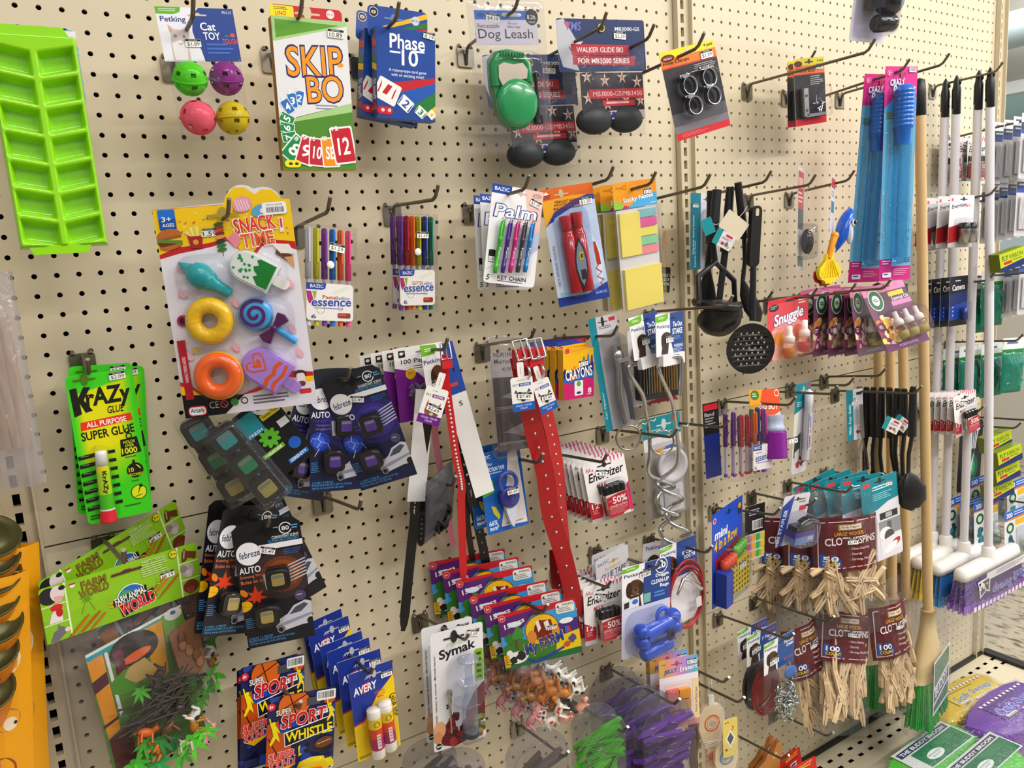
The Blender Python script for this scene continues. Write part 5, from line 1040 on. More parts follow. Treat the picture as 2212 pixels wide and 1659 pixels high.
def clipstrip(key,label,hdr):
    t,w,h = start('vent_freshener_pack',label,'air freshener',key,'three lens freshener clamshells')
    mb = MB(); mb.prism(rrect(-w*.4,-h*.46,w*.4,h*.46,.008),.001,.002,'4a4a48',M('3e403e',.4)); mb.build('tray_back',t)
    for i,c in enumerate(('2f9fa8','17925c','b8a860')):
        z = 17+i*32; vent(t,50,z,c,w,h,s=1.35)
        mb = MB(); mb.ell(xy(w,h,52,z+16,.003),.003,'6fa0c0',10,6); mb.build('bead',t)
    blister(t,50,50,100,100,w,h,.03,clear('f0f2f0',0.03,0.25,.35,35,.07,.03),.16,'clamshell',.15,.06)
    if hdr:
        cw,ch = .062,h*.8; mb,A = card(t,cw,ch,'14161c',r=.06,dx=w*.5+cw/2-.006,dz=.006,y=.003); A.pt = lambda x,y: (w*.5-.006+x/100*cw,.006+ch/2-y/100*ch)
        A.R(0,6,46,34,'1c8f9c'); A.R(0,30,46,36,'1a78b8'); A.T('FRESH',6,31,40,35,'e8f2f4',.03,0); A.R(50,18,96,26,'d8cc28'); A.T('Variety Pack',53,19.6,93,25,'2a2a10',.03); A.C(66,8,20,'e4e6ea'); A.T('CAR',54,7,78,12,'26304a',.03)
        for i in range(9): a = i*2*PI/9; A.E(40+14*math.cos(a),48+8*math.sin(a),10,3,'58b02a',math.degrees(-a))
        A.R(0,62,56,68,'6fae28'); A.T('PARADISE',6,63.4,50,67,'f0f4e6',.03); A.R(72,36,96,46,'d8d8dc'); A.C(76,72,14,'1f5cc0'); A.R(40,86,90,92,'2a74c8'); A.T('SERENITY',44,87,86,91,'e8eefa',.03); mb.build('card',t)
    return t
clipstrip('vclip','front clear clamshell with teal, green and gold lens vent fresheners and black card',1); clipstrip('vclip_b','rear clear clamshell with three dim lens vent fresheners, left of its twin',0)
# ---------------------------------------------------------------- paper clips
t,w,h = start('paper_clip_card','front purple card of paper clips with ruled white top and yellow dot','paper clips','paper','paper clip cards')
mb,A = card(t,w,h,'6d1480',r=.04); A.P([0,0,100,0,100,56,70,52,48,36,0,26],'e9e6e4'); [A.L([0,3+i*3,100,3+i*3],.4,'b8b4b4') for i in range(15)]; A.P([0,26,48,36,70,52,100,56,100,100,0,100],'6d1480')
A.R(10,4,24,13,'1c1a1c'); A.E(16,8,4,2,'e8e6e4'); A.R(20,5,22.5,8,'c8252c'); A.T('100 Paper Clips',14,16,118,24,'26221f',.0); A.m(40,26,96,32,2,'5a5654',.3); A.C(32,36,11,'d8a51c'); A.m(26,34,38,38,2,'8a6a10'); A.slot(62,8,30,'8a857c'); mb.build('card',t)
for i in range(26):
    mb = MB(); c = Vector(xy(w,h,44+random.uniform(-18,18),62+random.uniform(-11,11),.006+random.random()*.004)); R = Matrix.Translation(c) @ Matrix.Rotation(random.random()*6,4,'Y'); k = .0042
    mb.tube([R @ Vector((x*k,0,z*k)) for x,z in ((-.5,1),(-.5,-1.1),(0,-1.5),(.5,-1.1),(.5,1.2),(.15,1.6),(-.2,1.2),(-.2,-.7),(.1,-.9),(.25,-.6),(.25,.8))],.0004,metal('9fa0a4'),5); mb.build('paper_clip',t)
blister(t,46,66,58,46,w,h,.012,None,.4)
for i,l in enumerate(('second','third','rearmost')):
    c = clone(t,'paper',l+' purple paper clip card counting back from the front one'); p = PL['paper']; c.location = (p[0]-.013*(i+1),p[1]+.014*(i+1),p[2]-.003*(i+1))
# ---------------------------------------------------------------- small collars on cards
def strap(name,label,cat,pts,wd,col,th=.0024,studs=None,rough=.45,group=None,holes=0,front=None,tip=True):
    """a flat leather strap along pts (world), facing the aisle, with metal studs"""
    P = [Vector(p) for p in pts]; o0 = P[0].copy(); P = [p-o0 for p in P]; N = 40; S = []
    for i in range(N+1):
        q = i/N*(len(P)-1); k = min(int(q),len(P)-2); f = q-k
        a,b,c,d = P[max(k-1,0)],P[k],P[k+1],P[min(k+2,len(P)-1)]
        S.append(.5*((2*b)+(c-a)*f+(2*a-5*b+4*c-d)*f*f+(3*b-a-3*c+d)*f**3))
    fr = Vector(front or (-.35,-1,0)).normalized(); t = thing(name,label,cat,tuple(o0),group); mb = MB(); vs = []; m = M(col,rough,0,.25); fm = []
    for i,p in enumerate(S):
        d = (S[min(i+1,N)]-S[max(i-1,0)]).normalized(); sd = d.cross(fr).normalized(); nn = sd.cross(d).normalized()*-1
        if nn.dot(fr) < 0: nn = -nn
        k = wd/2*(1 if i < N-1 or not tip else (.8 if i == N-1 else .35)); fm.append((p,d,sd,nn)); vs += [p+sd*k+nn*th/2,p-sd*k+nn*th/2,p-sd*k-nn*th/2,p+sd*k-nn*th/2]
    fs = [(i*4+j,i*4+(j+1) % 4,i*4+4+(j+1) % 4,i*4+4+j) for i in range(N) for j in range(4)]+[(0,1,2,3),(N*4+3,N*4+2,N*4+1,N*4)]
    mb.add(vs,fs,m); mb.build('strap',t)
    def onto(q): i = min(int(q*N),N-1); return fm[i][0].lerp(fm[i+1][0],q*N-i),fm[i]
    if studs:
        a,b,n,r,mm = studs; sm_ = MB(); sm_.lathe([(r,0),(r*.8,r*.5),(r*.4,r*.72),(0,r*.78)],(0,0,0),(0,-1,0),mm,10,cap=False); me = None
        for i in range(n):
            p,(q,d,sd,nn) = onto(a+(b-a)*i/max(n-1,1))
            if me is None: o = sm_.build('stud',t); me = o.data
            else: o = bpy.data.objects.new('stud',me); C.objects.link(o); o.parent = t
            o.location = p+nn*th/2; o.rotation_euler = nn.to_track_quat('-Y','Z').to_euler()
    if holes:
        hm = MB(); hm.lathe([(.0017,0),(.0017,.0002)],(0,0,0),(0,-1,0),metal('8a8a8c'),10); me = None
        for i in range(holes):
            p,(q,d,sd,nn) = onto(.78+.18*i/holes); 
            if me is None: o = hm.build('punch_hole',t); me = o.data
            else: o = bpy.data.objects.new('punch_hole',me); C.objects.link(o); o.parent = t
            o.location = p+nn*th/2; o.rotation_euler = nn.to_track_quat('-Y','Z').to_euler()
    return t
def hangtag(name,label,key_or_loc,w,h,band,head,price,dog=1,rot=0):
    t = thing(name,label,'hang tag',key_or_loc,'collar price tags'); t.rotation_euler = (0,math.radians(-rot),math.radians(-12)); mb,A = card(t,w,h,'eeecea',r=.12)
    A.R(0,76,100,100,band); A.T('PET',8,20,32,27,'3a3a40',.0); A.R(36,19,90,28,head); A.T('SHOPPE',42,21,84,26.4,'f0f0f4',.02); A.m(30,9,66,12,1,'8a8a90')
    if dog: A.P([12,46,20,36,32,48],'5a4a48'); A.P([88,46,80,36,68,48],'5a4a48'); A.E(50,62,26,15,'e0dcd8'); A.E(30,54,9,7,'6a5a54'); A.E(70,54,9,7,'6a5a54'); A.E(50,67,11,6,'2a2628'); A.C(36,55,4,'1c1818'); A.C(64,55,4,'1c1818')
    else: A.P([24,34,32,50,20,56],'a8604a'); A.P([84,38,66,50,80,56],'a8604a'); A.E(52,64,32,20,'8f5a3a'); [A.L([40+i*8,46,44+i*6,60],2,'4a2c1c') for i in range(4)]; A.E(40,62,6,4,'6a8a3a'); A.E(66,62,6,4,'6a8a3a'); A.E(53,72,8,5,'d8c0b0')
    A.R(0,76,100,100,band); A.T('COLLAR - COLLIER',14,81,86,86,'dfe6f4',.01); A.T('COLLAR',34,89,66,94,'dfe6f4',.01); mb.build('card',t); sticker(t,w,h,58,56,62,price,-10)
    mb = MB(); mb.prism(rrect(-w*.15,h*.5,w*.15,h*.92,.002),-.0004,0,'e9e7e5','eceae8'); mb.box((0,-.0006,h*.68),(.0007,.0004,h*.22),'b8b4b0'); mb.build('neck',t); return t
pc_ = start('collar_card','puppy printed collar header card with green corner, hung in front of paper clips','pet collar card','collarcard')
t,w,h = pc_
mb,A = card(t,w,h,'e9e6e8',r=.02); A.P([0,0,70,2,76,10,60,18,0,20],'6cb02c'); A.m(16,7,60,14,2,'d8eac0'); A.T('Petking',6,26,92,36,'1c3a80',.03,0,4); A.E(62,60,34,22,'5c3a20'); A.E(40,62,12,18,'3a2414'); A.E(86,62,12,18,'3a2414'); A.E(62,76,24,16,'6e4a2c'); A.E(62,72,8,4,'1c1210'); A.C(52,58,4,'120c0a'); A.C(76,58,4,'120c0a'); A.R(0,84,100,100,'3a2618'); mb.build('card',t); sticker(t,w,h,60,68,62,'$2.49',18)
for n,lb,pts,ww_,c in (('white_backing_card','long white backing card behind the black studded collar','cardL',.03,'e2e0e0'),('white_backing_card','long white backing card with blue top behind the red studded collar','cardR',.034,'e4e2e2')):
    a,b = [Vector(p) for p in PT[pts]]; d = b-a; L = d.length; t = thing(n,lb,'backing card',tuple(a),'collar backing cards'); t.rotation_euler = (0,math.atan2(-d.x,-d.z),math.radians(-8)); mb = MB(); mb.box((0,0,-L/2),(ww_,.0007,L),M(c,.5))
    if pts == 'cardR': mb.box((0,-.0006,-L*.16),(ww_,.0003,L*.32),'1f459c'); mb.box((0,-.0009,-L*.26),(ww_*.4,.0003,.006),'c04040'); v,f,_,_ = txt('S',.02,0); mb.add([(.0+x*.006,-.0006,-L*.37-.008+y*.008) for x,y in v],f,'24242a')
    mb.build('card',t)
ST = metal('d6d6da',.2)
strap('black_collar','long black collar with silver studs hanging to the left','pet collar',PT['blackL'],.0155,'121114',studs=(.32,.62,12,.0024,ST),holes=0)
strap('black_collar','short plain black collar behind the studded black one','pet collar',PT['blackM'],.0125,'0e0d10',holes=5)
strap('pink_collar','pink velvet collar strap between the white cards','pet collar',PT['pink'],.0105,'e08aa0',rough=.8)
strap('red_studded_collar','bright red collar with a row of rhinestones hanging in the middle','pet collar',PT['redS'],.0125,'d01822',studs=(.22,.60,26,.0021,M('e6e6ea',.12,.4,.5)),rough=.25)
strap('brown_collar','dark brown collar strap behind the red rhinestone collar','pet collar',PT['brown'],.0105,'38181a')
strap('black_collar','black collar with silver studs hanging to the right','pet collar',PT['blackR'],.0155,'141317',studs=(.3,.62,7,.0024,ST),holes=5)
a,b = [Vector(p) for p in PT['buckle']]
t = thing('collar_buckle','steel buckle holding the red rhinestone collar on its hook','buckle',tuple(a)); mb = MB(); mb.tube([(-.008,0,.012),(.008,0,.012),(.009,-.004,-.012),(-.009,-.004,-.012)],.0014,metal(),8,closed=True); mb.tube([(0,-.002,.012),(0,-.006,-.012)],.001,metal(),6); mb.build('frame',t); mb = MB(); mb.box((0,-.004,-.02),(.014,.006,.012),M('c81820',.3,0,.3)); mb.build('keeper',t)
hangtag('cat_collar_tag','collar hang tag with a tabby cat face and purple band',PT['tagcat'][0],.036,.056,'6b1f84','7a2c7c','$2.69',0,-22)
# ---------------------------------------------------------------- big red dog collars
strap('red_dog_collar','left wide red leather dog collar with silver studs and long rounded end','dog collar',PT['redA'],.031,'b8101c',.004,(.22,.96,14,.0026,ST),.42,'wide red dog collars',front=(-.5,-1,0)); strap('red_dog_collar','right wide red leather dog collar with silver studs, partly behind its twin','dog collar',PT['redB'],.026,'b3101b',.004,(.22,.78,13,.0024,ST),.42,'wide red dog collars',front=(.1,-1,0)); strap('red_dog_collar','rear wide red dog collar, its end showing low behind the others','dog collar',PT['redC'],.028,'8c0c16',.004,(.3,.9,3,.0024,ST),.42,'wide red dog collars')
for i,(k,lb) in enumerate((('bkA','left chrome buckle and ring on the wide red collars'),('bkB','right chrome buckle and ring on the wide red collars'))):
    a = Vector(PT[k][0]); t = thing('collar_buckle',lb,'buckle',tuple(a),'wide collar buckles'); g = metal('d0d0d2',.18); mb = MB(); mb.tube([(-.014,0,.016),(.012,0,.018),(.017,-.006,-.012),(-.01,-.006,-.014)],.0022,g,8,closed=True); mb.tube([(0,0,.017),(.003,-.009,-.013)],.0018,g,8); mb.build('frame',t); mb = MB(); mb.torus((.005,-.004,-.034),.011,.002,g,'x',20,8); mb.build('ring',t); mb = MB(); mb.box((0,0,-.012),(.027,.009,.03),M('b8101c',.4,0,.3)); mb.ell((.002,-.006,-.012),.004,g,10,6); mb.build('folded_end',t)
hangtag('dog_collar_tag','left dog face collar tag with blue band on the red collars',PT['tagA'][0],.037,.054,'1f5cb4','2a4f9a','$7.49',1,2); hangtag('dog_collar_tag','right dog face collar tag with blue band, tilted on the red collars',PT['tagB'][0],.03,.054,'1f5cb4','2a4f9a','$7.49',1,16)
# ---------------------------------------------------------------- memory cards, crayons, can opener, drill bits
t,w,h = start('memory_card_pack','clear clamshell of bird memory cards with grey label, behind the red collars','card game','memory')
mb,A = card(t,w*.86,h*.84,'5c5652',r=.02,dz=-h*.04); A.R(0,0,100,30,'a9a4a2'); A.T('NORTHERN BIRD',6,4,92,9.4,'2a2624',.02); A.T('Memory Cards',6,11,86,18,'3a3634',.03,0,0,'c9c4c0',.03); A.T('40 PIECES / 20 SETS',22,20,92,23.6,'3a3634',.01)
for y in (30,66): A.R(2,y,98,y+33,'4a4340',8); A.P([16,y+20,60,y+12,76,y+9,88,y+13,80,y+22,60,y+26,36,y+22],'8f8b8a'); A.P([50,y+22,76,y+20,70,y+26,56,y+26],'b8674a'); A.C(82,y+13,2,'1a1818'); A.L([14,y+20,50,y+18],1.2,'777'*2); A.m(4,y+30,96,y+33,2,'a89a90',.5)
mb.build('card',t); blister(t,50,50,100,100,w,h,.03,clear('f0f0f2',0.035,0.25,.2,30,.06,.04),.1,'clamshell',.12,.04)
def crayons():
    t,w,h = start('crayon_box','front yellow, blue and magenta box of eight crayons','crayons','crayon','boxes of crayons'); D = .014
    mb = MB(); mb.box((0,D/2,-h*.03),(w,D,h*.94),'e2a414'); A = Art(mb,w,h,-.0001); A.R(0,14,100,100,'eeb313'); A.P([0,14,100,7,100,18,0,18],'eeb313'); A.P([0,54,30,60,60,50,100,40,100,68,70,66,40,78,0,72],'1c5cb0'); A.P([0,46,6,40,12,50,20,44,26,54,40,50,100,36,100,50,0,60],'20276e'); A.P([0,66,40,74,70,62,100,66,100,100,0,100],'c41768')
    for x,y,c,r in ((26,44,'d8362a',40),(36,40,'e06a24',30),(68,24,'2c7a36',0),(82,20,'2a74d0',6),(94,22,'5a2a7a',14)): A.P([x-6,y+22,x+5,y+22,x+r*.02+2.5,y-2,x-2+r*.02,y-2],c)
    A.P([4,50,100,34,100,44,4,60],'20276e'); A.T('CRAYONS',7,42,95,62,'f6f6f2',.04,0,5); A.R(36,66,64,94,'eae6e4',3); A.C(50,72,7,'6a9a2a'); A.C(50,82,6,'e8e4da'); A.E(50,89,8,2.4,'20276e'); A.T('8',80,82,92,92,'f4eef2',.04); A.m(76,93.6,96,96,1,'f0d0e0'); A.T('8',8,3,20,13,'c42a44',.05); mb.build('box',t)
    mb = MB(); mb.prism(rrect(-w*.5,h*.3,w*.46,h*.52,.004),D,D+.0006,'e8e6e0','eeb313'); A = Art(mb,w,h,D-.0001); A.bx = None; A.P([-3,-8,92,-12,92,-3,-3,1],'2a3f9c'); A.P([62,-9,92,-12,92,-3,66,-5],'b8284c'); A.T('8',3,1,17,12,'b8284c',.06); A.m(30,3,92,8,1,'b8801a',.3); mb.build('hang_tab',t); sticker(t,w,h,66,34,30,'$1.29',6,-.0004); return t
k = crayons(); p = PL['crayon']
for i in range(4):
    c = clone(k,'crayon',('second','third','fourth','rearmost')[i]+' crayon box in the row, counting from the front'); c.location = (p[0]-.002*(i+1),p[1]+.0215*(i+1),p[2]-.0015*(i+1))
t,w,h = start('can_opener_card','tall teal edged card with a steel can opener in clear plastic','can opener','opener')
mb,A = card(t,w,h,'a9a6aa',r=.04); A.P([0,0,26,0,22,40,24,100,0,100],'0f8496'); A.P([26,0,100,0,100,12,24,16],'c9c6cc'); A.R(70,2,92,5.4,'c8303c'); A.m(32,8.6,78,11.6,2,'6a686c'); A.slot(48,5,34,'2a2a2e'); A.T('Can Opener',-30,76,50,79,'c8eaf0',.01,0,90); mb.build('card',t)
g = metal('b9b6b2',.2); mb = MB(); mb.tube([xy(w,h,62,26,.012),xy(w,h,66,46,.014),xy(w,h,52,70,.012),xy(w,h,58,96,.012)],[.005,.007,.006,.006],g,10); mb.tube([xy(w,h,70,28,.016),xy(w,h,72,50,.018),xy(w,h,84,72,.014),xy(w,h,86,94,.012)],[.004,.006,.005,.005],M('1d1c1f',.25,0,.3),10); mb.build('opener_arm',t)
mb = MB(); mb.lathe([(.011,0),(.011,.003),(.009,.005),(0,.006)],xy(w,h,60,36,.02),(0,-1,0),g,18); mb.box(xy(w,h,74,40,.024),(.03,.005,.007),g); mb.build('cutting_wheel',t)
blister(t,62,58,64,84,w,h,.028,clear('f0f0f2',0.035,0.25,.6,40,.07,.03),.3)
t,w,h = start('drill_bit_pack','black drill bit index in a clear pack behind the tie-out stakes','drill bits','drill')
mb,A = card(t,w,h,'d9d6da',r=.04); A.R(0,0,100,30,'e2dfe2'); A.P([30,98,100,88,100,100,30,100],'b01c28'); mb.build('card',t)
mb = MB(); mb.prism([(x*w,z*h) for x,z in rrect(-.4,-.42,.48,.3,.03)],-.016,-.001,'26252a','232227'); mb.build('index_case',t)
for i in range(14):
    mb = MB(); x = 18+i*5.4; r = .0012+.0009*(i % 7)/3; mb.tube([xy(w,h,x,38,.018),xy(w,h,x-1,84,.018)],r,metal('b89a5c' if i > 3 else 'a8a49a',.25),8); mb.build('drill_bit',t)
blister(t,54,56,90,78,w,h,.026,BLI(),.1)
# ---------------------------------------------------------------- tie-out stakes
def stake(key,label,wire,price):
    t,w,h = start('tie_out_stake',label,'dog stake',key,'spiral tie-out stakes')
    mb,A = card(t,w,h,'e8e6ea',r=.02); A.P([50,0,100,0,100,100,62,100,50,60],'1f3f86'); A.P([0,6,44,0,44,12,36,18,0,20],'6cb02c'); A.m(10,8,36,14,2,'d8eac0'); A.T('Petking',4,26,48,36,'1c3a80',.03); A.T('Tie-Out',60,22,94,34,'ffffff',.03); A.T('STAKE',58,38,94,52,'ffffff',.04); A.m(62,56,94,66,3,'5a8ac8'); A.T('WARNING:',62,76,96,84,'e6ecf6',.02); A.m(58,86,96,96,3,'a8bce0')
    A.E(36,58,18,14,'40312c'); A.E(26,66,8,18,'2a1f1c'); A.P([16,100,22,72,44,70,40,100],'3a2c28'); A.E(48,58,8,7,'4a3a34'); A.slot(60,14,24,'14285a'); mb.build('header_card',t); sticker(t,w,h,46,62,26,price)
    mb = MB(); mb.prism(rrect(-w*.36,-h*.74,w*.42,-h*.46,.002),-.006,.004,'d6d3d6','dedbde'); mb.build('card_fold',t)
    R = t.matrix_basis.copy(); R = Matrix.LocRotScale(Vector(t.location),t.rotation_euler,None); P = [R.inverted() @ Vector(p) for p in wire]; S = []
    for i in range(len(P)-1):
        a,b,c,d = P[max(i-1,0)],P[i],P[i+1],P[min(i+2,len(P)-1)]
        for k in range(8): f = k/8; S.append(.5*((2*b)+(c-a)*f+(2*a-5*b+4*c-d)*f*f+(3*b-a-3*c+d)*f**3))
    mb = MB(); mb.tube(S+[P[-1]],.0038,metal('c2c6c8',.2),10); mb.build('spiral_wire',t); return t
def spiral(a,b,r,n,ph):
    a,b = Vector(a),Vector(b); return [a.lerp(b,i/n)+Vector((r*math.cos(ph+i*PI/2.6),r*math.sin(ph+i*PI/2.6),0)) for i in range(n+1)]
sa,sb = PT['stakeA'],PT['stakeB']
stake('stake','left tie-out stake with steel spiral rod and puppy header card',sa[:-2]+spiral(sa[-2],sa[-1],.021,9,0),'$7.99'); stake('stake_b','right tie-out stake with bent steel rod over the pack of drill bits',sb[:-2]+spiral(sb[-2],sb[-1],.02,9,2.5),'$7.99')
for k,lb in (('ringA','left twisted steel ring of the tie-out stakes'),('ringB','right twisted steel ring of the tie-out stakes')):
    a = Vector(PT[k][0]); t = thing('stake_ring',lb,'ring',tuple(a),'tie-out stake rings'); t.rotation_euler = (0,0,math.radians(-25)); g = metal('a9aaa8',.22); mb = MB(); mb.torus((0,0,0),.0225,.002,g,'y',36,8); mb.build('loop',t); mb = MB(); mb.tube([(.014,0,.02)]+[(.02+i*.004,.003*math.cos(i*1.6),.021+i*.001+.003*math.sin(i*1.6)) for i in range(9)],.0017,g,6); mb.build('twisted_end',t)
# ---------------------------------------------------------------- strainer pack
t,w,h = start('strainer_pack','teal topped pack with a round white strainer basket on a grey card','kitchen strainer','strain')
mb,A = card(t,w,h,'b9b4ac',r=.03); A.R(0,0,100,20,'128a98'); A.R(0,20,100,32,'dedade'); A.R(76,2,94,7,'c8303c'); A.m(8,12,60,17,2,'8ccdd6'); A.P([10,34,60,30,60,36,10,40],'e0a83c'); A.E(70,34,18,4,'2a5aa8'); A.slot(56,9,40,'c9d2d0'); A.R(0,32,30,100,'a9a49c'); [A.L([4+i*6,40,6+i*6,98],1,'8a7f6c' if i % 2 else 'b89a50') for i in range(4)]; mb.build('card',t)
mb = MB(); Wp = M('dcdadd',.3); mb.lathe([(.030,0),(.033,.014),(.036,.016),(.036,.02),(.028,.02),(.024,.006),(0,.005)],xy(w,h,58,48,0),(0,-1,0),Wp,28); mb.build('basket',t); mb = MB(); mb.prism(rrect(-.028,-h*.44,.03,-h*.17,.004),-.016,0,Wp,Wp); mb.prism(rrect(-.018,-h*.4,.02,-h*.22,.004),-.018,-.016,M('b8b4b4',.3),M('c0bcbc',.3)); mb.build('base_stand',t)
blister(t,56,62,84,72,w,h,.028,clear('f4f4f6',0.035,0.25,.4,40,.07,.04),.2)
# ---------------------------------------------------------------- battery cards
def battery_card():
    t,w,h = start('battery_card','front upper AA battery card with four batteries behind a red label','batteries','batt','upper row of battery cards')
    mb,A = card(t,w,h,'e9e6e6',r=.07); A.P([0,62,28,72,28,100,0,92],'b31c2c'); A.P([0,92,100,96,100,100,0,100],'b8b4b4'); A.P([80,60,100,48,100,96,90,96],'d01f5c'); A.P([84,62,92,56,92,90,84,90],'e9e6e6')
    A.T('AA',5,9,18,15.6,'c0303a',.02); A.T('4',19,12,23,16,'c0303a',.02); A.T('Energizer',8,17,94,36,'17151a',.04,.25,3); A.T('MAX',24,37.5,50,43.6,'c8242c',.04,.2,2); A.T('12',5,67,22,76,'f4e8ea',.03); A.m(5,78,22,86,3,'d88a94'); A.slot(50,11,34,'2c2a2e')
    for i in range(5): A.P([56+i*9,0,60+i*9,0,59+i*9,6+i % 2*4,57+i*9,5+i % 3*2],'e0507c')
    A.L([92,50,98,62,94,76,88,88],1.2,'2a3f8a'); mb.build('card',t)
    for i in range(4):
        mb = MB(); x = 36+i*13; a,b = Vector(xy(w,h,x,43,.009)),Vector(xy(w,h,x+2,88,.009)); L = (b-a).length; d = b-a
        mb.lathe([(.0026,-.0012),(.0026,0),(.0068,.0003),(.007,.002),(.007,L*.3)],a,d,M('1a191c',.22,.3,.4),14); mb.lathe([(.007,L*.3),(.007,L),(0,L)],a,d,metal('c4c2c2',.25),14,cap=False); mb.build('battery',t)
    mb,A = card(t,w*.5,h*.37,'b81f30',r=.03,y=-.0172,dx=w*.06,dz=-h*.245); A.pt = lambda x,y: (w*.06+(x/100-.5)*w*.5,-h*.245+(.5-y/100)*h*.37)
    A.P([0,0,100,0,100,6,30,20,0,30],'d9d4d6'); A.P([0,12,60,2,100,0,100,30,0,30],'b81f30'); A.T('50%',26,14,94,44,'f4f0f0',.04); A.T('UP TO',6,26,22,32,'e8c8cc',.0); A.T('LONGER LASTING',8,50,92,60,'f0d8dc',.02); A.T('PLUS LONGUE DUREE',8,63,92,70,'e0b0b8',.01); A.m(8,74,92,92,3,'d08a94',.4); A.P([70,94,100,86,100,100,66,100],'d9d4d6'); mb.build('label',t)
    blister(t,56,64,62,56,w,h,.0195,None,.1); sticker(t,w,h,40,22,26,'4.29',-14); return t
b0 = battery_card(); p = PL['batt']
for i in range(9):
    c = clone(b0,'batt',('second','third','fourth','fifth','sixth','seventh','eighth','ninth','tenth')[i]+' AA battery card back in the upper row'); c.location = (p[0]-.0012*(i+1),p[1]+.0125*(i+1)+(.004 if i else 0),p[2]+.0006*i); c.rotation_euler = (p[3]+.01*random.uniform(-1,1),p[4]-.02*random.random(),p[5]+.03*random.uniform(-1,1))
p = PL['blow']
for i in range(6):
    c = clone(b0,'blow',('front','second','third','fourth','fifth','sixth')[i]+' AA battery card of the lower row beside the farm toy bags'); c['group'] = 'lower row of battery cards'; c.location = (p[0]-.0012*i,p[1]+.0135*i,p[2]+.0006*i)
# ---------------------------------------------------------------- correction tape, dark bag
t,w,h = start('correction_tape_card','front blue card with a clear shell of purple and white correction tape','correction tape','ctape','correction tape cards')
mb,A = card(t,w,h,'145cb4',r=.04); A.P([70,6,92,2,97,96,34,94,60,40],'d9d2ce'); A.T('BAZIC',4,4,28,8,'e6eef8',.03); A.T('Jumbo',2,13,30,18,'f0f4fa',.01,.2); A.T('CORRECTION TAPE',2,19.4,58,24.4,'f0f4fa',.04,.15); A.m(4,26,54,29,1,'a8c4e8'); A.P([0,38,28,36,28,50,0,54],'58b428'); A.T('66%',6,84,26,90,'f0f4fa',.02,.1); A.T('more*',6,90,28,96,'f0f4fa',.03,.15); A.m(46,91,94,93,1,'4a4a50'); A.slot(48,9,30,'0c3a7a'); A.P([16,66,26,68,34,80,30,84,20,76],'d8c81e'); mb.build('card',t)
mb = MB(); P1 = M('2a2f8a',.25,0,.3); mb.lathe([(.017,0),(.018,.004),(.018,.01),(.015,.012),(.006,.0125),(.005,.014),(0,.014)],xy(w,h,54,58,.004),(0,-1,0),P1,28); mb.torus(xy(w,h,54,40,.012),.0165,.0035,M('3b4a9c',.25),'y',30,8); mb.prism([xy(w,h,x,y)[::2] for x,y in ((40,64),(70,60),(64,84),(56,96),(50,92),(44,78))][::-1],-.012,-.004,M('c4c8d8',.25),M('ccd0de',.25)); mb.build('tape_dispenser',t)
blister(t,54,60,62,64,w,h,.022,BLI(),.4); sticker(t,w,h,56,50,26,'$1.69',0,-.0225)
c = clone(t,'ctape','rear blue correction tape card, its left and bottom edges showing'); p = PL['ctape']; c.location = (p[0]-.008,p[1]+.028,p[2]+.004)
t,w,h = start('hair_tie_bag','dark zip bag of black hair ties beside the pink collar','hair ties','dbag')
for i in range(9):
    mb = MB(); R = Matrix.Translation(xy(w,h,50+random.uniform(-16,16),70+random.uniform(-12,16),.004)) @ Matrix.Rotation(random.random()*3,4,'X') @ Matrix.Rotation(random.random()*3,4,'Z'); mb.torus((0,0,0),.013,.0024,M('121114',.6),'y',20,7,mx=R); mb.build('hair_tie',t)
mb = MB(); mb.box((0,.004,-h*.1),(w*.9,.0006,h*.7),M('5a5964',.6)); mb.build('dark_insert',t)
o = pillow(t,w,h,.012,clear('b4b6c4',0.03,0.23,.5,60,.1,.06),seed=9,taper=-.1)
mb = MB(); mb.tube([(-w*.45,-.002,h*.36),(w*.45,-.002,h*.42)],.0012,M('3f8f4a',.4),6); mb.build('zip_strip',t)

# ---------------------------------------------------------------- black kitchen utensils
def V(k): return [Vector(p) for p in PT[k]]
KB = lambda: M('17171a',.38,0,.12)
def taper(t,nm,pts,wd,th,m=None,loop=0):          # flat-sided bar along pts
    P = [Vector(p) for p in pts]; mb = MB(); n = len(P); fr = Vector((-.45,-1,0)).normalized(); vs = []
    W = wd if isinstance(wd,(list,tuple)) else [wd]*n; T = th if isinstance(th,(list,tuple)) else [th]*n; m = m or KB()
    for i,p in enumerate(P):
        d = (P[min(i+1,n-1)]-P[max(i-1,0)]).normalized(); s = d.cross(fr).normalized(); q = s.cross(d).normalized(); vs += [p+s*W[i]/2*math.cos(a)**1+q*T[i]/2*math.sin(a) for a in [2*PI*k/12+PI/12 for k in range(12)]]
    mb.add(vs,[(i*12+k,i*12+(k+1) % 12,i*12+12+(k+1) % 12,i*12+12+k) for i in range(n-1) for k in range(12)],m,True); mb.add(vs,[list(range(12))[::-1],[(n-1)*12+k for k in range(12)]],m)
    return mb.build(nm,t)
def rel(t,k): o = Vector(t.location); return [p-o for p in V(k)]
p = V('ut_mash'); t = thing('potato_masher','black potato masher with an open triangular frame and round base plate','kitchen utensil',tuple(p[0])); q = rel(t,'ut_mash')
taper(t,'handle',q[:2],[.018,.02],.016); taper(t,'shaft',q[1:3],.012,.009)
f = rel(t,'ut_mashf'); mb = MB(); mb.tube(f,.0055,KB(),10); mb.build('wire_frame',t)
c = rel(t,'ut_mashp')[0]; mb = MB(); mb.lathe([(.0,-.006),(.046,-.006),(.049,-.001),(.049,.004),(.046,.007),(0,.007)],c,(.1,-.12,1),KB(),32); mb.build('base_plate',t)
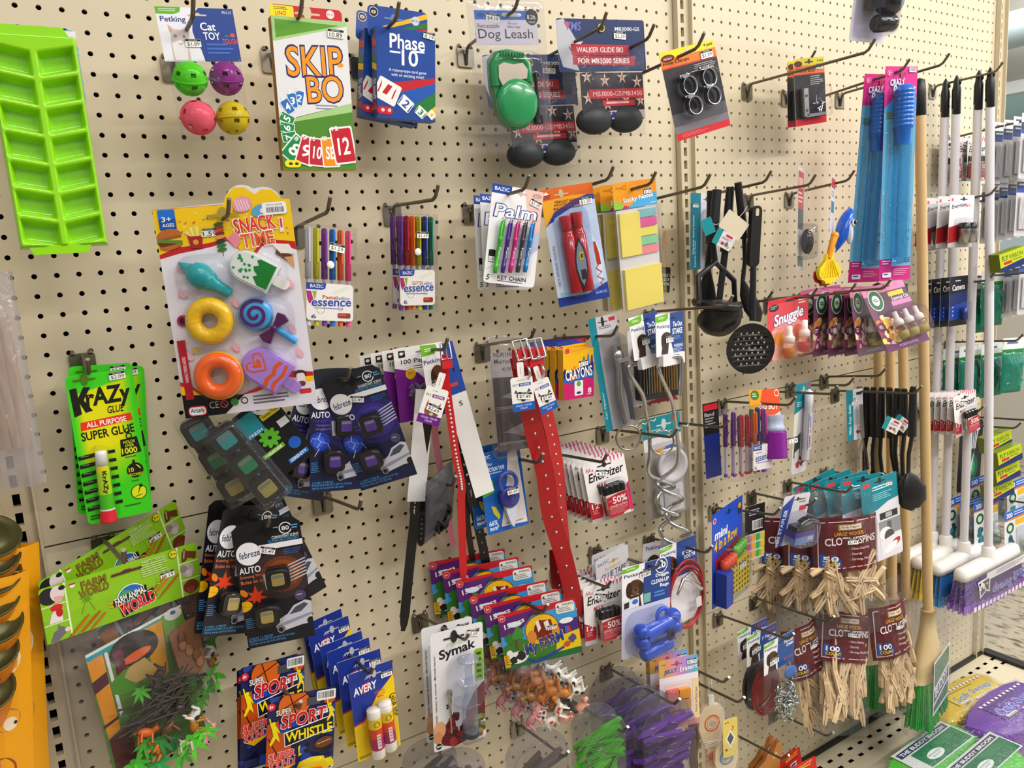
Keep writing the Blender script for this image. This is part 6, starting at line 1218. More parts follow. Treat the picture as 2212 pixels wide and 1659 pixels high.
p = V('ut_lad'); t = thing('ladle','black ladle with deep round bowl hanging beside the skimmer','kitchen utensil',tuple(p[0])); q = rel(t,'ut_lad'); taper(t,'handle',q[:2],[.016,.02],.015); taper(t,'shaft',q[1:3],[.014,.013],.007)
c = rel(t,'ut_ladb')[0]; mb = MB(); R = Matrix.Translation(c) @ Matrix.Rotation(math.radians(-38),4,'X') @ Matrix.Rotation(math.radians(22),4,'Y'); mb.lathe([(.002,-.030),(.025,-.026),(.038,-.014),(.043,0),(.0445,.002),(.041,.001),(.036,-.012),(.023,-.023),(0,-.026)],(0,0,0),(0,0,1),KB(),32,R,False); mb.build('bowl',t)
p = V('ut_turn'); t = thing('slotted_turner','black turner with flared blade behind the masher','kitchen utensil',tuple(p[0])); q = rel(t,'ut_turn'); taper(t,'handle',q[:2],.018,.015); taper(t,'blade',q[1:],[.012,.013,.034,.036],[.008,.008,.004,.003])
p = V('ut_spoon'); t = thing('serving_spoon','black serving spoon half hidden behind the skimmer','kitchen utensil',tuple(p[0])); q = rel(t,'ut_spoon'); taper(t,'handle',q[:2],[.014,.018],.014); taper(t,'shaft',q[1:4],[.01,.009,.009],.007); taper(t,'bowl',q[3:],[.009,.026,.036,.028,.004],[.007,.009,.009,.006,.003])
p = V('ut_skim'); t = thing('skimmer','large black skimmer with a round plate full of small holes','kitchen utensil',tuple(p[0])); q = rel(t,'ut_skim')
d = (q[0]-q[1]).normalized(); mb = MB(); W = .0105; mb.prism([(x,z) for x,z in rrect(-W,-(q[0]-q[1]).length,W,0,.0095,5)],-.006,.006,KB(),KB(),True); o = mb.build('handle',t); mb = MB(); mb.prism(rrect(-.0035,-.0195,.0035,-.005,.0034),-.0064,-.006,M('c9bb98',.6)); mb.build('hang_slot',o); o.rotation_euler = (0,math.atan2(d.x,d.z),math.radians(-16)); o.location = q[0]
taper(t,'shaft',q[1:3],[.012,.013],.008)
c = q[3]; R0 = .049; mb = MB(); n = 40; rows = []
holes = [(i*.0118+(j % 2)*.0059,j*.0098) for j in range(-3,4) for i in range(-4,5)]; holes = [(x,z) for x,z in holes if math.hypot(x,z) < .038]
ring = [(R0*math.cos(2*PI*k/n),R0*math.sin(2*PI*k/n)) for k in range(n)]; loops = [[Vector((x,z,0)) for x,z in ring]]; hl = []
for x,z in holes:
    h_ = [(x+.0023*math.cos(-2*PI*k/10),z+.0023*math.sin(-2*PI*k/10)) for k in range(10)]; hl.append(h_); loops.append([Vector((a,b,0)) for a,b in h_])
flat = [(v.x,v.y) for l in loops for v in l]; tri = tessellate_polygon(loops); cup = lambda x,z: .006*(1-(x*x+z*z)/R0**2)
for y,fl in ((0,0),(.0022,1)): mb.add([(x,y+cup(x,z),z) for x,z in flat],[tuple(f_) if not fl else tuple(f_)[::-1] for f_ in tri],KB(),True)
o = 0
for l in [ring]+hl:
    m_ = len(l); mb.add([(x,cup(x,z),z) for x,z in l]+[(x,.0022+cup(x,z),z) for x,z in l],[(k,(k+1) % m_,m_+(k+1) % m_,m_+k) for k in range(m_)],KB())
o = mb.build('perforated_plate',t); o.location = c; o.rotation_euler = (math.radians(3),0,math.radians(-24))
def flag(nm,label,k,s,cols,rot,group='utensil price tags'):
    t = thing(nm,label,'price tag',PT[k][0],group); t.rotation_euler = (0,math.radians(rot),math.radians(-22)); mb,A = card(t,s,s*.74,cols[0],r=.05)
    if len(cols) > 1: A.R(0,0,28,100,cols[1]); A.R(50,10,86,26,'c83440'); A.m(36,34,92,50,3,'6a666c'); A.W(50,74,9,'a82c34'); A.W(70,70,10,'6a6a6e'); A.W(36,70,8,'c0c0c4'); A.W(84,82,7,'d8a020')
    mb.build('card',t); mb = MB(); mb.tube([(0,0,s*.37),(.004,.006,s*.6),(.006,.012,s*.95)],.0005,'e0e0e0' if len(cols) < 2 else '2a2a2e',5); mb.build('loop',t); return t
flag('price_tag','blank cream back of a tag tied to the black utensils','tagw',.05,['dccfb8'],38); flag('price_tag','teal and white printed tag under the cream tag','tagt',.04,['dedae0','149098'],30); flag('price_tag','small teal tag on the masher handle seen edge-on','tags',.03,['149098'],70)
# ---- edge-on blister pack and whale bubble toy
t = thing('edge_on_blister_pack','narrow edge-on pack with red card and clear dome over a dark part','hardware',PT['trap'][0]); t.rotation_euler = (0,math.radians(4),math.radians(25)); w,h = .062,.21
mb,A = card(t,w,h,'c9bfbc',r=.05); A.R(10,4,90,40,'b0383c'); A.R(20,10,80,20,'d8a8a0'); A.R(10,40,90,60,'4a5058'); A.R(10,86,90,96,'5a7a5a'); A.m(14,24,86,36,3,'e0c0b8'); mb.build('card',t)
mb = MB(); mb.ell(xy(w,h,50,72,.014),(.015,.013,.026),M('26221f',.2,.5,.3)); mb.build('dark_part',t); blister(t,50,72,76,36,w,h,.032,clear('f0f0f0',0.06,0.3,.4,40,.05,.03),.45); blister(t,50,50,98,98,w,h,.008,BLI(),.1,'clamshell')
t = thing('whale_bubble_toy','blue whale bubble toy with yellow handle over a yellow scallop dish','bubble toy',PT['whale'][0]); q = rel(t,'whale'); mb = MB(); R = Matrix.Translation(q[1]) @ Matrix.Rotation(math.radians(28),4,'Y') @ Matrix.Rotation(math.radians(-20),4,'Z'); B1 = M('1355c8',.22,0,.35)
vs = []; n = 14
for i in range(n+1):
    f_ = i/n; r = .0235*math.sin(PI*min(1,f_*.93+.05))**.7*(1-.42*f_); vs += [R @ Vector((r*.8*math.cos(2*PI*k/18),r*math.sin(2*PI*k/18),.042-.095*f_)) for k in range(18)]
mb.add(vs,[(i*18+k,i*18+(k+1) % 18,i*18+18+(k+1) % 18,i*18+18+k) for i in range(n) for k in range(18)],B1,True); mb.add(vs,[list(range(18)),[n*18+k for k in range(18)][::-1]],B1); mb.build('whale_body',t)
mb = MB(); mb.ell(R @ Vector((.005,-.0215,.008)),(.0055,.003,.007),M('f2f2f2',.2),14,8); mb.ell(R @ Vector((.0055,-.0238,.009)),(.0038,.002,.005),M('0d0d10',.1),12,8); mb.ell(R @ Vector((.0065,-.0254,.0112)),.0012,'ffffff',8,6); mb.build('eye',t)
mb = MB(); mb.ell(R @ Vector((.0085,-.012,-.012)),(.007,.008,.024),M('c8ccd8',.3),14,10); mb.build('belly',t)
mb = MB(); mb.tube(q[2:5],[.0075,.0068,.0055],M('eb9a12',.3,0,.2),12); mb.ell(q[2],.0085,M('eb9a12',.3,0,.2),12,8); mb.build('handle',t)
c = q[5]; Y1 = M('e6c60a',.4); o = [(-.011,.03),(.012,.03),(.013,.018),(.034,.002),(.0365,-.012),(.03,-.02),(.022,-.022),(.018,-.029),(.008,-.028),(.002,-.034),(-.006,-.03),(-.014,-.031),(-.019,-.024),(-.03,-.021),(-.036,-.011),(-.034,.002),(-.013,.018)]
mb = MB(); mb.prism([(c.x+x,c.z+z) for x,z in o][::-1],c.y-.004,c.y+.004,Y1,Y1,True); [mb.tube([(c.x+.006*i*.4,c.y-.0045,c.z+.018),(c.x+.0095*i,c.y-.0045,c.z-.018)],.0012,Y1,6) for i in range(-3,4)]; [mb.ell((c.x+x*.0042,c.y-.0042,c.z-.008-z*.0042),.0009,Y1,6,5) for x in range(-7,8) for z in range(3)]; mb.build('scallop_dish',t)
for nm,col,dx,dz in (('teal_dish','0f9a78',.006,.004),('red_dish','b82030',.004,-.006)):
    mb = MB(); m_ = M(col,.4); mb.prism([(c.x+dx+x*1.04,c.z+dz+z*.98) for x,z in o if z < .01][::-1],c.y+.006 if nm[0] == 't' else c.y+.01,c.y+.009 if nm[0] == 't' else c.y+.013,m_,m_); mb.build(nm,t)
mb,A = card(t,.03,.15,'d8d6dc',r=.1); A.R(0,2,100,16,'c04048'); A.R(10,34,90,50,'2c7a9a'); A.m(14,20,86,30,2,'a0a0a8'); o = mb.build('card',t); o.location = q[0]+Vector((0,.01,-.07)); o.rotation_euler = (0,math.radians(9),math.radians(22))
# ---------------------------------------------------------------- scented oil packs
def bottle(t,p,liq,capc,s=1):
    p = Vector(p); G = clear('fbfaf0',0.045,0.28,0,50,.03,0); mb = MB(); mb.lathe([(0,0),(.0105*s,0),(.0125*s,.002*s),(.0135*s,.012*s),(.0125*s,.02*s),(.0145*s,.024*s),(.013*s,.030*s),(.008*s,.033*s)],p,(0,0,1),G,18); o = mb.build('oil_bottle',t)
    mb = MB(); mb.lathe([(0,.001*s),(.0098*s,.001*s),(.012*s,.012*s),(.0112*s,.018*s),(0,.018*s)],p,(0,0,1),clear(liq,.04,.3,0,50,.1,.55,liq),16); mb.build('scented_oil',o)
    mb = MB(); mb.lathe([(.0085*s,.031*s),(.0112*s,.032*s),(.0112*s,.042*s),(.0095*s,.044*s),(.0062*s,.048*s),(.0055*s,.064*s),(0,.065*s)],p,(0,0,1),M(capc,.35),16); mb.build('bottle_cap',o)
t,w,h = start('scented_oil_pack','red twin pack of scented oil bottles partly behind the skimmer','scented oil','snug')
mb,A = card(t,w,h,'d8434e',r=.07); A.R(0,0,100,7,'d01c34'); A.E(50,70,46,36,'e88a80'); A.E(50,88,40,24,'f0b8a8'); A.C(72,62,12,'e06a4a'); A.C(30,66,10,'f0a040'); A.E(14,13,12,6,'2a2c30'); A.m(6,10,22,16,2,'a8a8a8'); A.T('Snuggle',14,20,88,46,'f6f6fa',.05,.15,6,'1c2f8a',.07); A.m(74,6,98,16,2,'f8d0d4'); A.R(42,3,62,7,'2c2c30'); A.m(10,50,40,56,2,'f0c8cc'); A.W(10,62,6,'e8b020'); mb.build('card',t)
for x in (36,74): bottle(t,xy(w,h,x,98-(x-36)*.1,.016),'e05a6a' if x > 50 else 'e8a048','ece6e2',1.05)
blister(t,54,74,74,52,w,h,.032,clear('fcf6f4',0.03,0.25,.3,40,.05,.01),.3)
def oils(key,label):
    t,w,h = start('scented_oil_pack',label,'scented oil',key,'row of pink scented oil packs')
    mb,A = card(t,w,h,'6a3a58',r=.05,back='8a4a6a'); A.R(0,0,100,14,'e57aa8'); A.R(14,12,100,30,'4d2c40'); A.R(54,14,90,21,'e0bc30'); A.T('Essential Oils',58,22,98,28,'f0e8ee',.0); A.R(54,29,100,36,'e57aa8'); A.m(22,4,70,9,1,'f8d8e6',.7); A.R(14,30,52,52,'4d2c40')
    for i in range(26): A.W(random.uniform(2,40),random.uniform(48,90),random.uniform(3,8),random.choice(['e8c860','f0dca0','d8a8b8','c87a3a','f2e4c4','8a3a5a']),8)
    A.P([0,86,30,92,100,88,100,100,0,100],'5c2450'); A.C(22,22,16,'e8e8e0'); A.C(22,22,14.5,'15603a'); A.C(22,22,8,'dfe8d8'); A.m(16,19.6,28,25,2,'2a5a3a',.5); A.E(10,62,9,7,'5a2a4a'); A.m(5,59,15,65,3,'e0c0d0'); A.slot(54,5,24,'7a3a58'); A.m(30,93,90,97,2,'b890ac'); mb.build('card',t)
    for x in (34,58,82): bottle(t,xy(w,h,x,88,.017),'dfd890','dfdcd6',.98)
    blister(t,60,66,74,50,w,h,.036,clear('fcf8fa',0.03,0.25,.3,40,.05,.01),.3); return t
oils('oil','front tilted pink scented oil pack with three clear bottles')
k = None
for i,nm in enumerate(('first','second','third','fourth','rearmost')):
    key = 'oil%d' % (i+1)
    if k is None: k = oils(key,'first upright pink scented oil pack behind the tilted one')
    else: clone(k,key,nm+' upright pink scented oil pack, counting back from the tilted one')
# ---------------------------------------------------------------- packs on the right-hand panel
t,w,h = start('mixed_pen_pouch','clear pouch crammed with purple, red, orange, green and blue gel pens','pens','pens_r')
for i,(c,x,y) in enumerate([('6a2a90',4,6),('7a3aa0',18,4),('d83a2a',32,8),('6a2a90',44,12),('c01f34',58,10),('ee7a1c',70,6),('0f8a66',80,4),('2440a8',88,2),('8a3ab0',96,4),('d84a8a',26,14),('b81f38',64,16),('e0508a',100,10)]): pen(t,'gel_pen',xy(w,h,x*.9,y,.008+.008*(i % 3)),xy(w,h,x*.9+random.uniform(-3,3),96,.008+.008*(i % 3)),c)
mb,A = card(t,w*.5,h*.36,'e9e6e6',r=.08,y=-.032,dx=w*.26,dz=-h*.22); A.pt = lambda x,y: (w*.26+(x/100-.5)*w*.5,-h*.22+(.5-y/100)*h*.36); A.R(0,0,46,22,'1f3f9c'); A.T('BAZIC',6,5,40,16,'e8ecf6',.03); A.T('essence',10,44,94,64,'1f3f9c',.03,.1,4); A.m(14,30,60,38,1,'b8862a'); A.T('6',6,82,18,96,'2a3f8a',.02); A.m(16,70,90,76,1,'6a7ab4'); mb.build('label_card',t)
mb = MB(); mb.box((0,-.016,0),(w,.034,h),BAG()); mb.build('clear_pouch',t)
t,w,h = start('hair_band_card','narrow black and red card left of the mixed pen pouch','stationery','band'); mb,A = card(t,w,h,'1b1a1e',r=.03); A.R(6,2,94,10,'c8202c'); A.T('Band',10,13,70,18,'c8c4c4',.01); A.m(10,20,80,34,4,'9a9898'); A.R(0,42,100,100,'1c2f86'); mb.build('card',t)
t,w,h = start('purple_brush_pack','orange card with a ridged purple cup under a clear bag','cleaning brush','brush')
mb,A = card(t,w,h*.46,'dc4a1c',r=.05,dz=h*.27); A.pt = lambda x,y: ((x/100-.5)*w,h*.5-y/100*h*.46); A.P([0,0,44,0,30,60,0,100],'eaa020'); A.E(18,18,14,16,'4a7a2a'); A.m(10,12,26,26,2,'e8e8d8'); A.O(90,14,8,2,'e8e0d8'); A.T('BIG BOY',30,46,96,66,'f4e8dc',.05,.1,-4,'8a2a14',.05); A.P([50,100,100,74,100,100],'c8ccd8'); mb.build('header_card',t)
mb = MB(); mb.lathe([(.02,-.004),(.024,0),(.024,.006),(.022,.008),(.022,.02),(.024,.024),(.024,.03)],xy(w,h,52,60,.016),(0,0,1),M('a8b4cc',.3),24); mb.build('grey_collar',t)
mb = MB(); pr = [(.026+.0012*(i % 2),-.001*0-.0035*i) for i in range(17)]; mb.lathe([(0,0)]+pr+[(0,-.058)],xy(w,h,52,62,.016),(0,0,1),clear('8a2a9a',0.05,0.25,0,50,.1,.75,'8a2a9a'),26); mb.build('purple_cup',t); sticker(t,w,h,82,76,28,'2.29',4,-.044)
t,w,h = start('thermometer_card','slim teal topped card with a white thermometer tube and berries at its foot','kitchen thermometer','therm')
mb,A = card(t,w,h,'cfccd4',r=.14); A.P([0,0,100,0,100,24,60,27,0,33],'0f7f8e'); A.R(74,1,96,5,'c8303c'); A.m(14,20,50,26,3,'a0d4da'); A.slot(52,8,36,'cabb98'); A.P([12,60,50,54,50,80,10,82],'3a3c40'); A.P([0,33,30,31,20,60,0,70],'dfe0d0'); [A.W(random.uniform(16,84),random.uniform(82,92),random.uniform(7,11),random.choice(['8a1420','a81c28','6a0f1a']),9,.15) for i in range(9)]; A.P([16,76,44,72,44,84,18,86],'d8d4d4'); mb.build('card',t)
mb = MB(); mb.lathe([(0,0),(.0075,.001),(.0085,.006),(.0085,h*.60),(.0095,h*.61),(.0095,h*.76),(.006,h*.78),(0,h*.8)],xy(w,h,64,86,.01),(0,0,1),M('d4d6e2',.25,0,.2),18); mb.build('thermometer',t)
mb,A = card(t,.012,h*.4,'d0d2de',y=-.0192,dx=w*.14,dz=-h*.02); A.pt = lambda x,y: (w*.14+(x/100-.5)*.012,-h*.02+(.5-y/100)*h*.4); A.R(20,8,44,40,'4a60a0'); A.R(20,44,44,54,'c83040'); A.R(20,60,44,96,'2a4a9a'); A.m(54,6,96,96,16,'c87080',.4); mb.build('scale_label',t); blister(t,60,56,64,72,w,h,.022,BLI(),.3)
t,w,h = start('whisk_card','teal edged card with a steel whisk hanging from it','whisk','whisk')
mb,A = card(t,w,h,'cac6cc',r=.04); A.R(0,0,40,100,'0f7f8e'); A.T('Whisk - Fouet - Batidor',-40,54,78,62,'d8f0f4',.02,0,90); A.R(60,6,90,12,'2a2a2e'); A.R(44,40,100,70,'b0acb4'); [A.W(random.uniform(50,95),random.uniform(76,94),8,random.choice(['8a1c28','6a6a6e','a83a30'])) for i in range(5)]; mb.build('card',t); sticker(t,w,h,42,24,34,'2.49',30)
mb = MB(); g = metal('b0b0b0',.25); mb.tube([xy(w,h,66,30,.01),xy(w,h,70,96,.01)],.0045,g,10); mb.build('handle',t)
mb = MB(); z0 = -h*.45
for i in range(8): a = PI*i/8; mb.tube([Vector((w*.2+.001*math.cos(a),-.01+.001*math.sin(a),z0))]+[Vector((w*.2+.019*math.sin(PI*f_/2.2)*math.cos(a),-.01+.019*math.sin(PI*f_/2.2)*math.sin(a),z0-.085*f_)) for f_ in (.25,.5,.75,1)]+[Vector((w*.2,-.01,z0-.098))],.0006,g,5)
mb.build('wire_loops',t)
# row of black spoons
sp = V('rs_top'); tops = sp
lab = ['first','second','third','fourth','fifth','sixth','seventh']
for i in range(7):
    a = V('rs_top')[i]; b = V('rs_mid')[i]; e = V('rs_end')[i]; t = thing('black_utensil',lab[i]+' black utensil from the wall in the row of hanging spoons and ladles','kitchen utensil',tuple(a),'row of black spoons'); o = a
    taper(t,'handle',[(0,0,.006),(0,0,-.004),(b-o)],[.01,.018,.021],.015); taper(t,'shaft',[b-o,(b-o).lerp(e-o,.5)+Vector((.004,.006,0)),e-o],[.011,.01,.01],.008)
    if i >= 4 or i == 2:
        L = .085; d = Vector((.10,-.25,-1)).normalized(); taper(t,'bowl',[e-o,e-o+d*L*.15,e-o+d*L*.5,e-o+d*L*.85,e-o+d*L],[.012,.04,.066,.05,.01],[.008,.016,.02,.014,.004])
    else: taper(t,'bowl',[e-o,e-o+Vector((0,0,-.03)),e-o+Vector((0,-.004,-.075))],[.011,.03,.034],[.007,.005,.003])
a = V('rs_pur')[0]; t = thing('purple_utensil','purple handled utensil beside the whisk card','kitchen utensil',tuple(a)); q = rel(t,'rs_pur'); taper(t,'handle',q[:2],.014,.014,M('5c1a5e',.35)); taper(t,'shaft',q[1:],.008,.006,M('4a1430',.4))
flag('price_tag','teal and white tag with red mark tied to the row of black spoons','tagr',.043,['dedae0','149098'],28); flag('price_tag','second white tag behind the teal tag on the black spoons','tagr2',.04,['e6e2e4','149098'],40)
# teal kitchen cards
t,w,h = start('kitchen_gadget_card','front teal and white kitchen card with a photo of a steel counter','kitchen gadget','teal','teal kitchen cards')
mb,A = card(t,w,h,'d9d6de',r=.05); A.P([0,0,100,0,100,30,70,32,40,38,0,42],'12808e'); A.R(6,3,24,8,'d0404c'); A.m(30,10,86,16,2,'c8ecf0'); A.m(30,19,88,28,4,'9ad4da',.3); A.slot(52,5,30,'2a3034'); A.R(44,44,94,52,'2c2e30'); A.R(60,45,78,51,'a8a8a8'); A.R(40,54,100,72,'8a8c90'); A.R(62,56,74,72,'5a5c60'); A.E(56,70,18,8,'e6e6ea'); A.E(66,74,14,8,'4a4a4e'); A.P([40,78,100,72,100,92,40,96],'e0dee2'); A.E(82,84,14,4,'b02c38',20); A.E(68,88,20,4,'ececf0',20); mb.build('card',t); sticker(t,w,h,76,11,18,'4.99',-6)
b = clone(t,'teal_b','second teal kitchen card with a red square logo'); p = PL['teal_b']
for i,nm in enumerate(('third','fourth','rearmost')):
    c = clone(t,'teal_b',nm+' teal kitchen card, only its top edge fanned out behind'); c.location = (p[0]-.012*(i+1),p[1]+.026*(i+1),p[2]-.002*(i+1)); c.rotation_euler = (p[3],p[4]-.09*(i+1),p[5])

# ---------------------------------------------------------------- farm animal bags
def animal(t,c,k,m,spots=None,rot=None,nm='toy_animal'):
    R = Matrix.Translation(Vector(c)) @ (rot or Matrix.Rotation(random.random()*6,4,'Y') @ Matrix.Rotation(random.uniform(-.8,.8),4,'X')); mb = MB(); g = M(m,.4)
    mb.ell((0,0,0),(k,k*.5,k*.55),g,14,8,R); mb.ell((k*1.2,0,k*.55),(k*.42,k*.3,k*.36),g,10,8,R); mb.tube([R @ Vector((k*.7,0,k*.1)),R @ Vector((k*1.15,0,k*.55))],[k*.36,k*.26],g,8)
    for x in (-.6,.6):
        for y in (-.3,.3): mb.tube([R @ Vector((x*k,y*k,-k*.2)),R @ Vector((x*k*1.1,y*k,-k*1.25))],[k*.2,k*.12],g,7)
    mb.tube([R @ Vector((-k*.95,0,k*.1)),R @ Vector((-k*1.35,0,-k*.3))],k*.07,g,6); [mb.ell((k*1.15,s*k*.25,k*.95),(k*.1,k*.08,k*.2),g,8,6,R) for s in (-1,1)]
    if spots: [mb.ell((random.uniform(-.6,.6)*k,-k*.42,random.uniform(-.1,.35)*k),(k*.3,k*.14,k*.22),M(spots,.4),8,6,R) for i in range(2)]
    return mb.build(nm,t)
def frond(t,c,r,m,n=7):
    c = Vector(c); mb = MB(); g = M(m,.45)
    for i in range(n):
        a = 2*PI*i/n+random.random()*.3; d = Vector((math.cos(a),random.uniform(-.5,.1),math.sin(a))); s = d.cross(Vector((0,1,0))).normalized(); P = []
        for f in (0,.3,.6,.85,1): P.append((c+d*r*f+Vector((0,0,-r*.35*f*f)),r*.16*math.sin(PI*min(.98,f+.12))))
        vs = [q for p,w_ in P for q in (p+s*w_,p-s*w_)]; mb.add(vs,[(2*j,2*j+1,2*j+3,2*j+2) for j in range(4)],g,True)
    return mb.build('toy_leaf',t)
def farm():
    t,w,h = start('farm_animal_bag','front large bag of farm animal toys under a bright green header','toy animals','farm','large farm animal bags')
    mb,A = card(t,w,h,'8cc21f',r=.06,back='6fa018'); G2 = '79b01a'; A.P([0,60,40,50,100,64,100,100,0,100],'86bc1e')
    for x in (14.2,85.6): A.R(x,0,x+1,100,'e6eed0')
    for y in (34,67): A.R(0,y,14.2,y+1.6,'e6eed0'); A.R(86.6,y,100,y+1.6,'e6eed0')
    A.E(5,17,5.5,15,'26242a'); A.E(10,16,4,14,'e4d4d2'); A.P([8,20,13,22,12,32,8,33],'e0a8a8'); A.E(13,8,2,4,'1c1a1e')
    A.P([3,66,5,50,8,42,11,46,11,66],'e6dcdc'); A.E(8.4,40,3.6,6,'d0222c'); A.E(9.6,50,2,8,'c01c28')
    A.P([2,99,5,82,10,76,13.6,84,11,90,7,99],'6e6874'); A.P([7,78,8,70,9.4,77],'6e6874'); A.E(12.6,84,1.6,4,'d8d0d4')
    A.P([88,32,89,14,91,6,92.5,12,99,18,98,32,93,26,91,31],'6a3a22'); A.L([91,10,90,26],.5,'e8e0d8')
    A.E(92,50,4.4,14,'b8aaa4'); A.E(89,46,2.6,7,'8f827c'); A.P([90,50,95,50,94,64,91,64],'cfc4c0'); A.E(92.5,83,5.4,13,'7a3420'); A.P([89,84,95,84,94,97,90,97],'8f4a30')
    A.E(19,10,1.8,4,'e6eed8'); A.R(17,6,20.8,9,'c8303a'); A.T('FARM',24,8,39,22,'8a6a24',.05,0,2,'4a3410',.04); A.T('WORLD',22,23,40,37,'8a6a24',.05,0,2,'4a3410',.04)
    A.L([26,38,22,66],.4,'6a9a18'); A.L([26,38,30,66],.4,'6a9a18'); [A.L([26,38,26+4*math.cos(a*PI/4),38+10*math.sin(a*PI/4)],.7,'6a9a18') for a in range(8)]
    A.C(53,66,9.6,'f0f4f4'); A.C(53,66,9,'2468b8'); A.W(50,60,4.5,'4a9a5a'); A.W(57,72,4.5,'3f8f4a'); A.O(53,68,16,1.8,'e8a020',200,520,3.4); A.P([41,62,63,50,63,62,41,74],'17161a'); A.T('FARM ANIMAL',42,55,62.4,68,'f6f6f6',.04,.1,9)
    A.P([44,76,67,60,69,78,46,98],'17161a'); A.T('WORLD',44.5,68,68,92,'d8202c',.06,.05,9,'f4e8e8',.05)
    A.T('FARM MODEL',62,5,78,10.6,'d8e8b0',.02); A.m(61,13,79,38,6,'c4dc90',.5); A.C(83,10,3,'3a3a14'); A.C(83,10,2.7,'e8d820'); A.T('3+',81,7,85,13,'2a2a10',.03)
    for x0,y0,s in ((24,94,1),(18,96,1),(30,96,1),(27,90,1),(20,90,1),(72,72,1),(76,78,1),(70,66,1),(79,70,1)): A.P([x0-6,y0+6,x0,y0-9,x0+5,y0-20,x0+6.4,y0-18,x0+2,y0-8,x0-5,y0+7],random.choice(['c8761a','b8621a','d88a28'])); A.L([x0-7,y0+8,x0+6,y0-20],.35,'8a4410')
    A.slot(52,15,20,'5a2a30'); A.m(70,44,72,60,3,'a4d040'); mb.build('header_card',t); sticker(t,w,h,77.5,45,9.5,'10.19',4)
    H = h*2.95; Zc = -h*.5-H/2
    def q(x,y,d=0): return ((x/100-.5)*w,-d,Zc+(.5-y/100)*H)
    def insert(nm,pts,c,d): mb = MB(); mb.prism([q(x,y)[::2] for x,y in pts][::-1],-d-.001,-d,M(c,.5)); return mb,d+.001,mb.build
    mb = MB(); mb.prism([q(x,y)[::2] for x,y in ((20,18),(84,8),(90,100),(26,104))][::-1],.002,.003,'5a8a3a',M('4f7a34',.5)); A = Art(mb,w,H,.0019); A.pt = lambda x,y: q(x,y)[::2]; A.bx = None
    A.P([20,18,30,16,34,70,26,74],'d88a1c'); A.P([21,34,31,30,31.5,38,22,42],'4a2434'); A.P([31,16,33,16,37,60,35,62],'d8d4d4'); A.P([26,74,40,70,42,100,28,104],'4f1414'); A.P([24,64,34,61,34,63,24,66],'3a1c10')
    A.P([20,16.5,84,6,84,9,20,20],'1f96a0'); A.P([20,15,84,4.6,84,6.4,20,17],'d8e0dc'); A.P([58,12,70,10,70,46,60,48],'cf921c'); A.E(50,22,16,11,'2a2422'); A.E(51,27,10,3,'d8571c',14); A.P([36,20,42,17,44,38,37,38],'5a1424'); A.P([70,8,84,6,86,22,71,26],'6aa42c'); A.E(78,9,6,4,'e2dcd4'); A.E(78,8,2,1.4,'3a5a8a'); A.W(42,42,9,'4a8a24'); A.W(52,38,9,'b89a5a'); A.W(62,44,6,'c0922c')
    mb.build('printed_insert',t)
    mb = MB(); o = [q(x,y,.012)[::2] for x,y in ((70,18),(80,14),(90,13),(92,44),(88,50),(74,46))]; mb.prism(o[::-1],-.02,-.012,M('7a5238',.7)); [mb.ell(q(76+i*3+random.uniform(-2,2),22+i*5,.021),(.006,.002,.009),M(random.choice(['8a6244','6a4630']),.7),8,6) for i in range(5)]; mb.build('toy_tree_trunk',t)
    for i in range(44):                                   # dark twig-like fence pieces
        mb = MB(); c = Vector(q(random.uniform(42,76),random.uniform(46,70),random.uniform(.012,.024))); a = random.gauss(.1,.45); d = Vector((math.cos(a),random.uniform(-.1,.1),math.sin(a)))*random.uniform(.018,.032); mb.tube([c-d,c+Vector((0,0,random.uniform(-.003,.003))),c+d],.0017,M('3c322c',.6),6); mb.build('toy_fence_rail',t)
    for x,y,m_,sp in ((70,68,'2f2a28',None),(80,76,'d8d4d0','2a2628'),(46,74,'b8561c',None),(60,78,'5a3a24',None),(78,84,'a8712c',None),(52,88,'c8662c',None),(88,92,'e0a0a0',None),(70,92,'b8a890','40302a'),(60,40,'3a3030',None)): animal(t,q(x,y,.02),.012,m_,sp)
    for x,y,r,m_ in ((44,80,.02,'3f8f2c'),(54,82,.022,'2c7a34'),(62,86,.018,'1f5a34'),(36,90,.024,'3fae2c'),(50,96,.024,'259a4a'),(74,92,.026,'4fc02c'),(84,90,.022,'5acc30'),(66,98,.022,'3f9a2c'),(40,98,.02,'2c8a2c'),(46,45,.016,'4aa028'),(84,68,.016,'3a7a2c')): frond(t,q(x,y,.024),r,m_)
    pillow(t,w*.98,H,.03,None,dz=Zc,seed=11,taper=-.06,wr=.8,nu=34,nv=44); return t
g = farm(); clone(g,'farm_b','rear large bag of farm animal toys, its green header tilted up to the right')
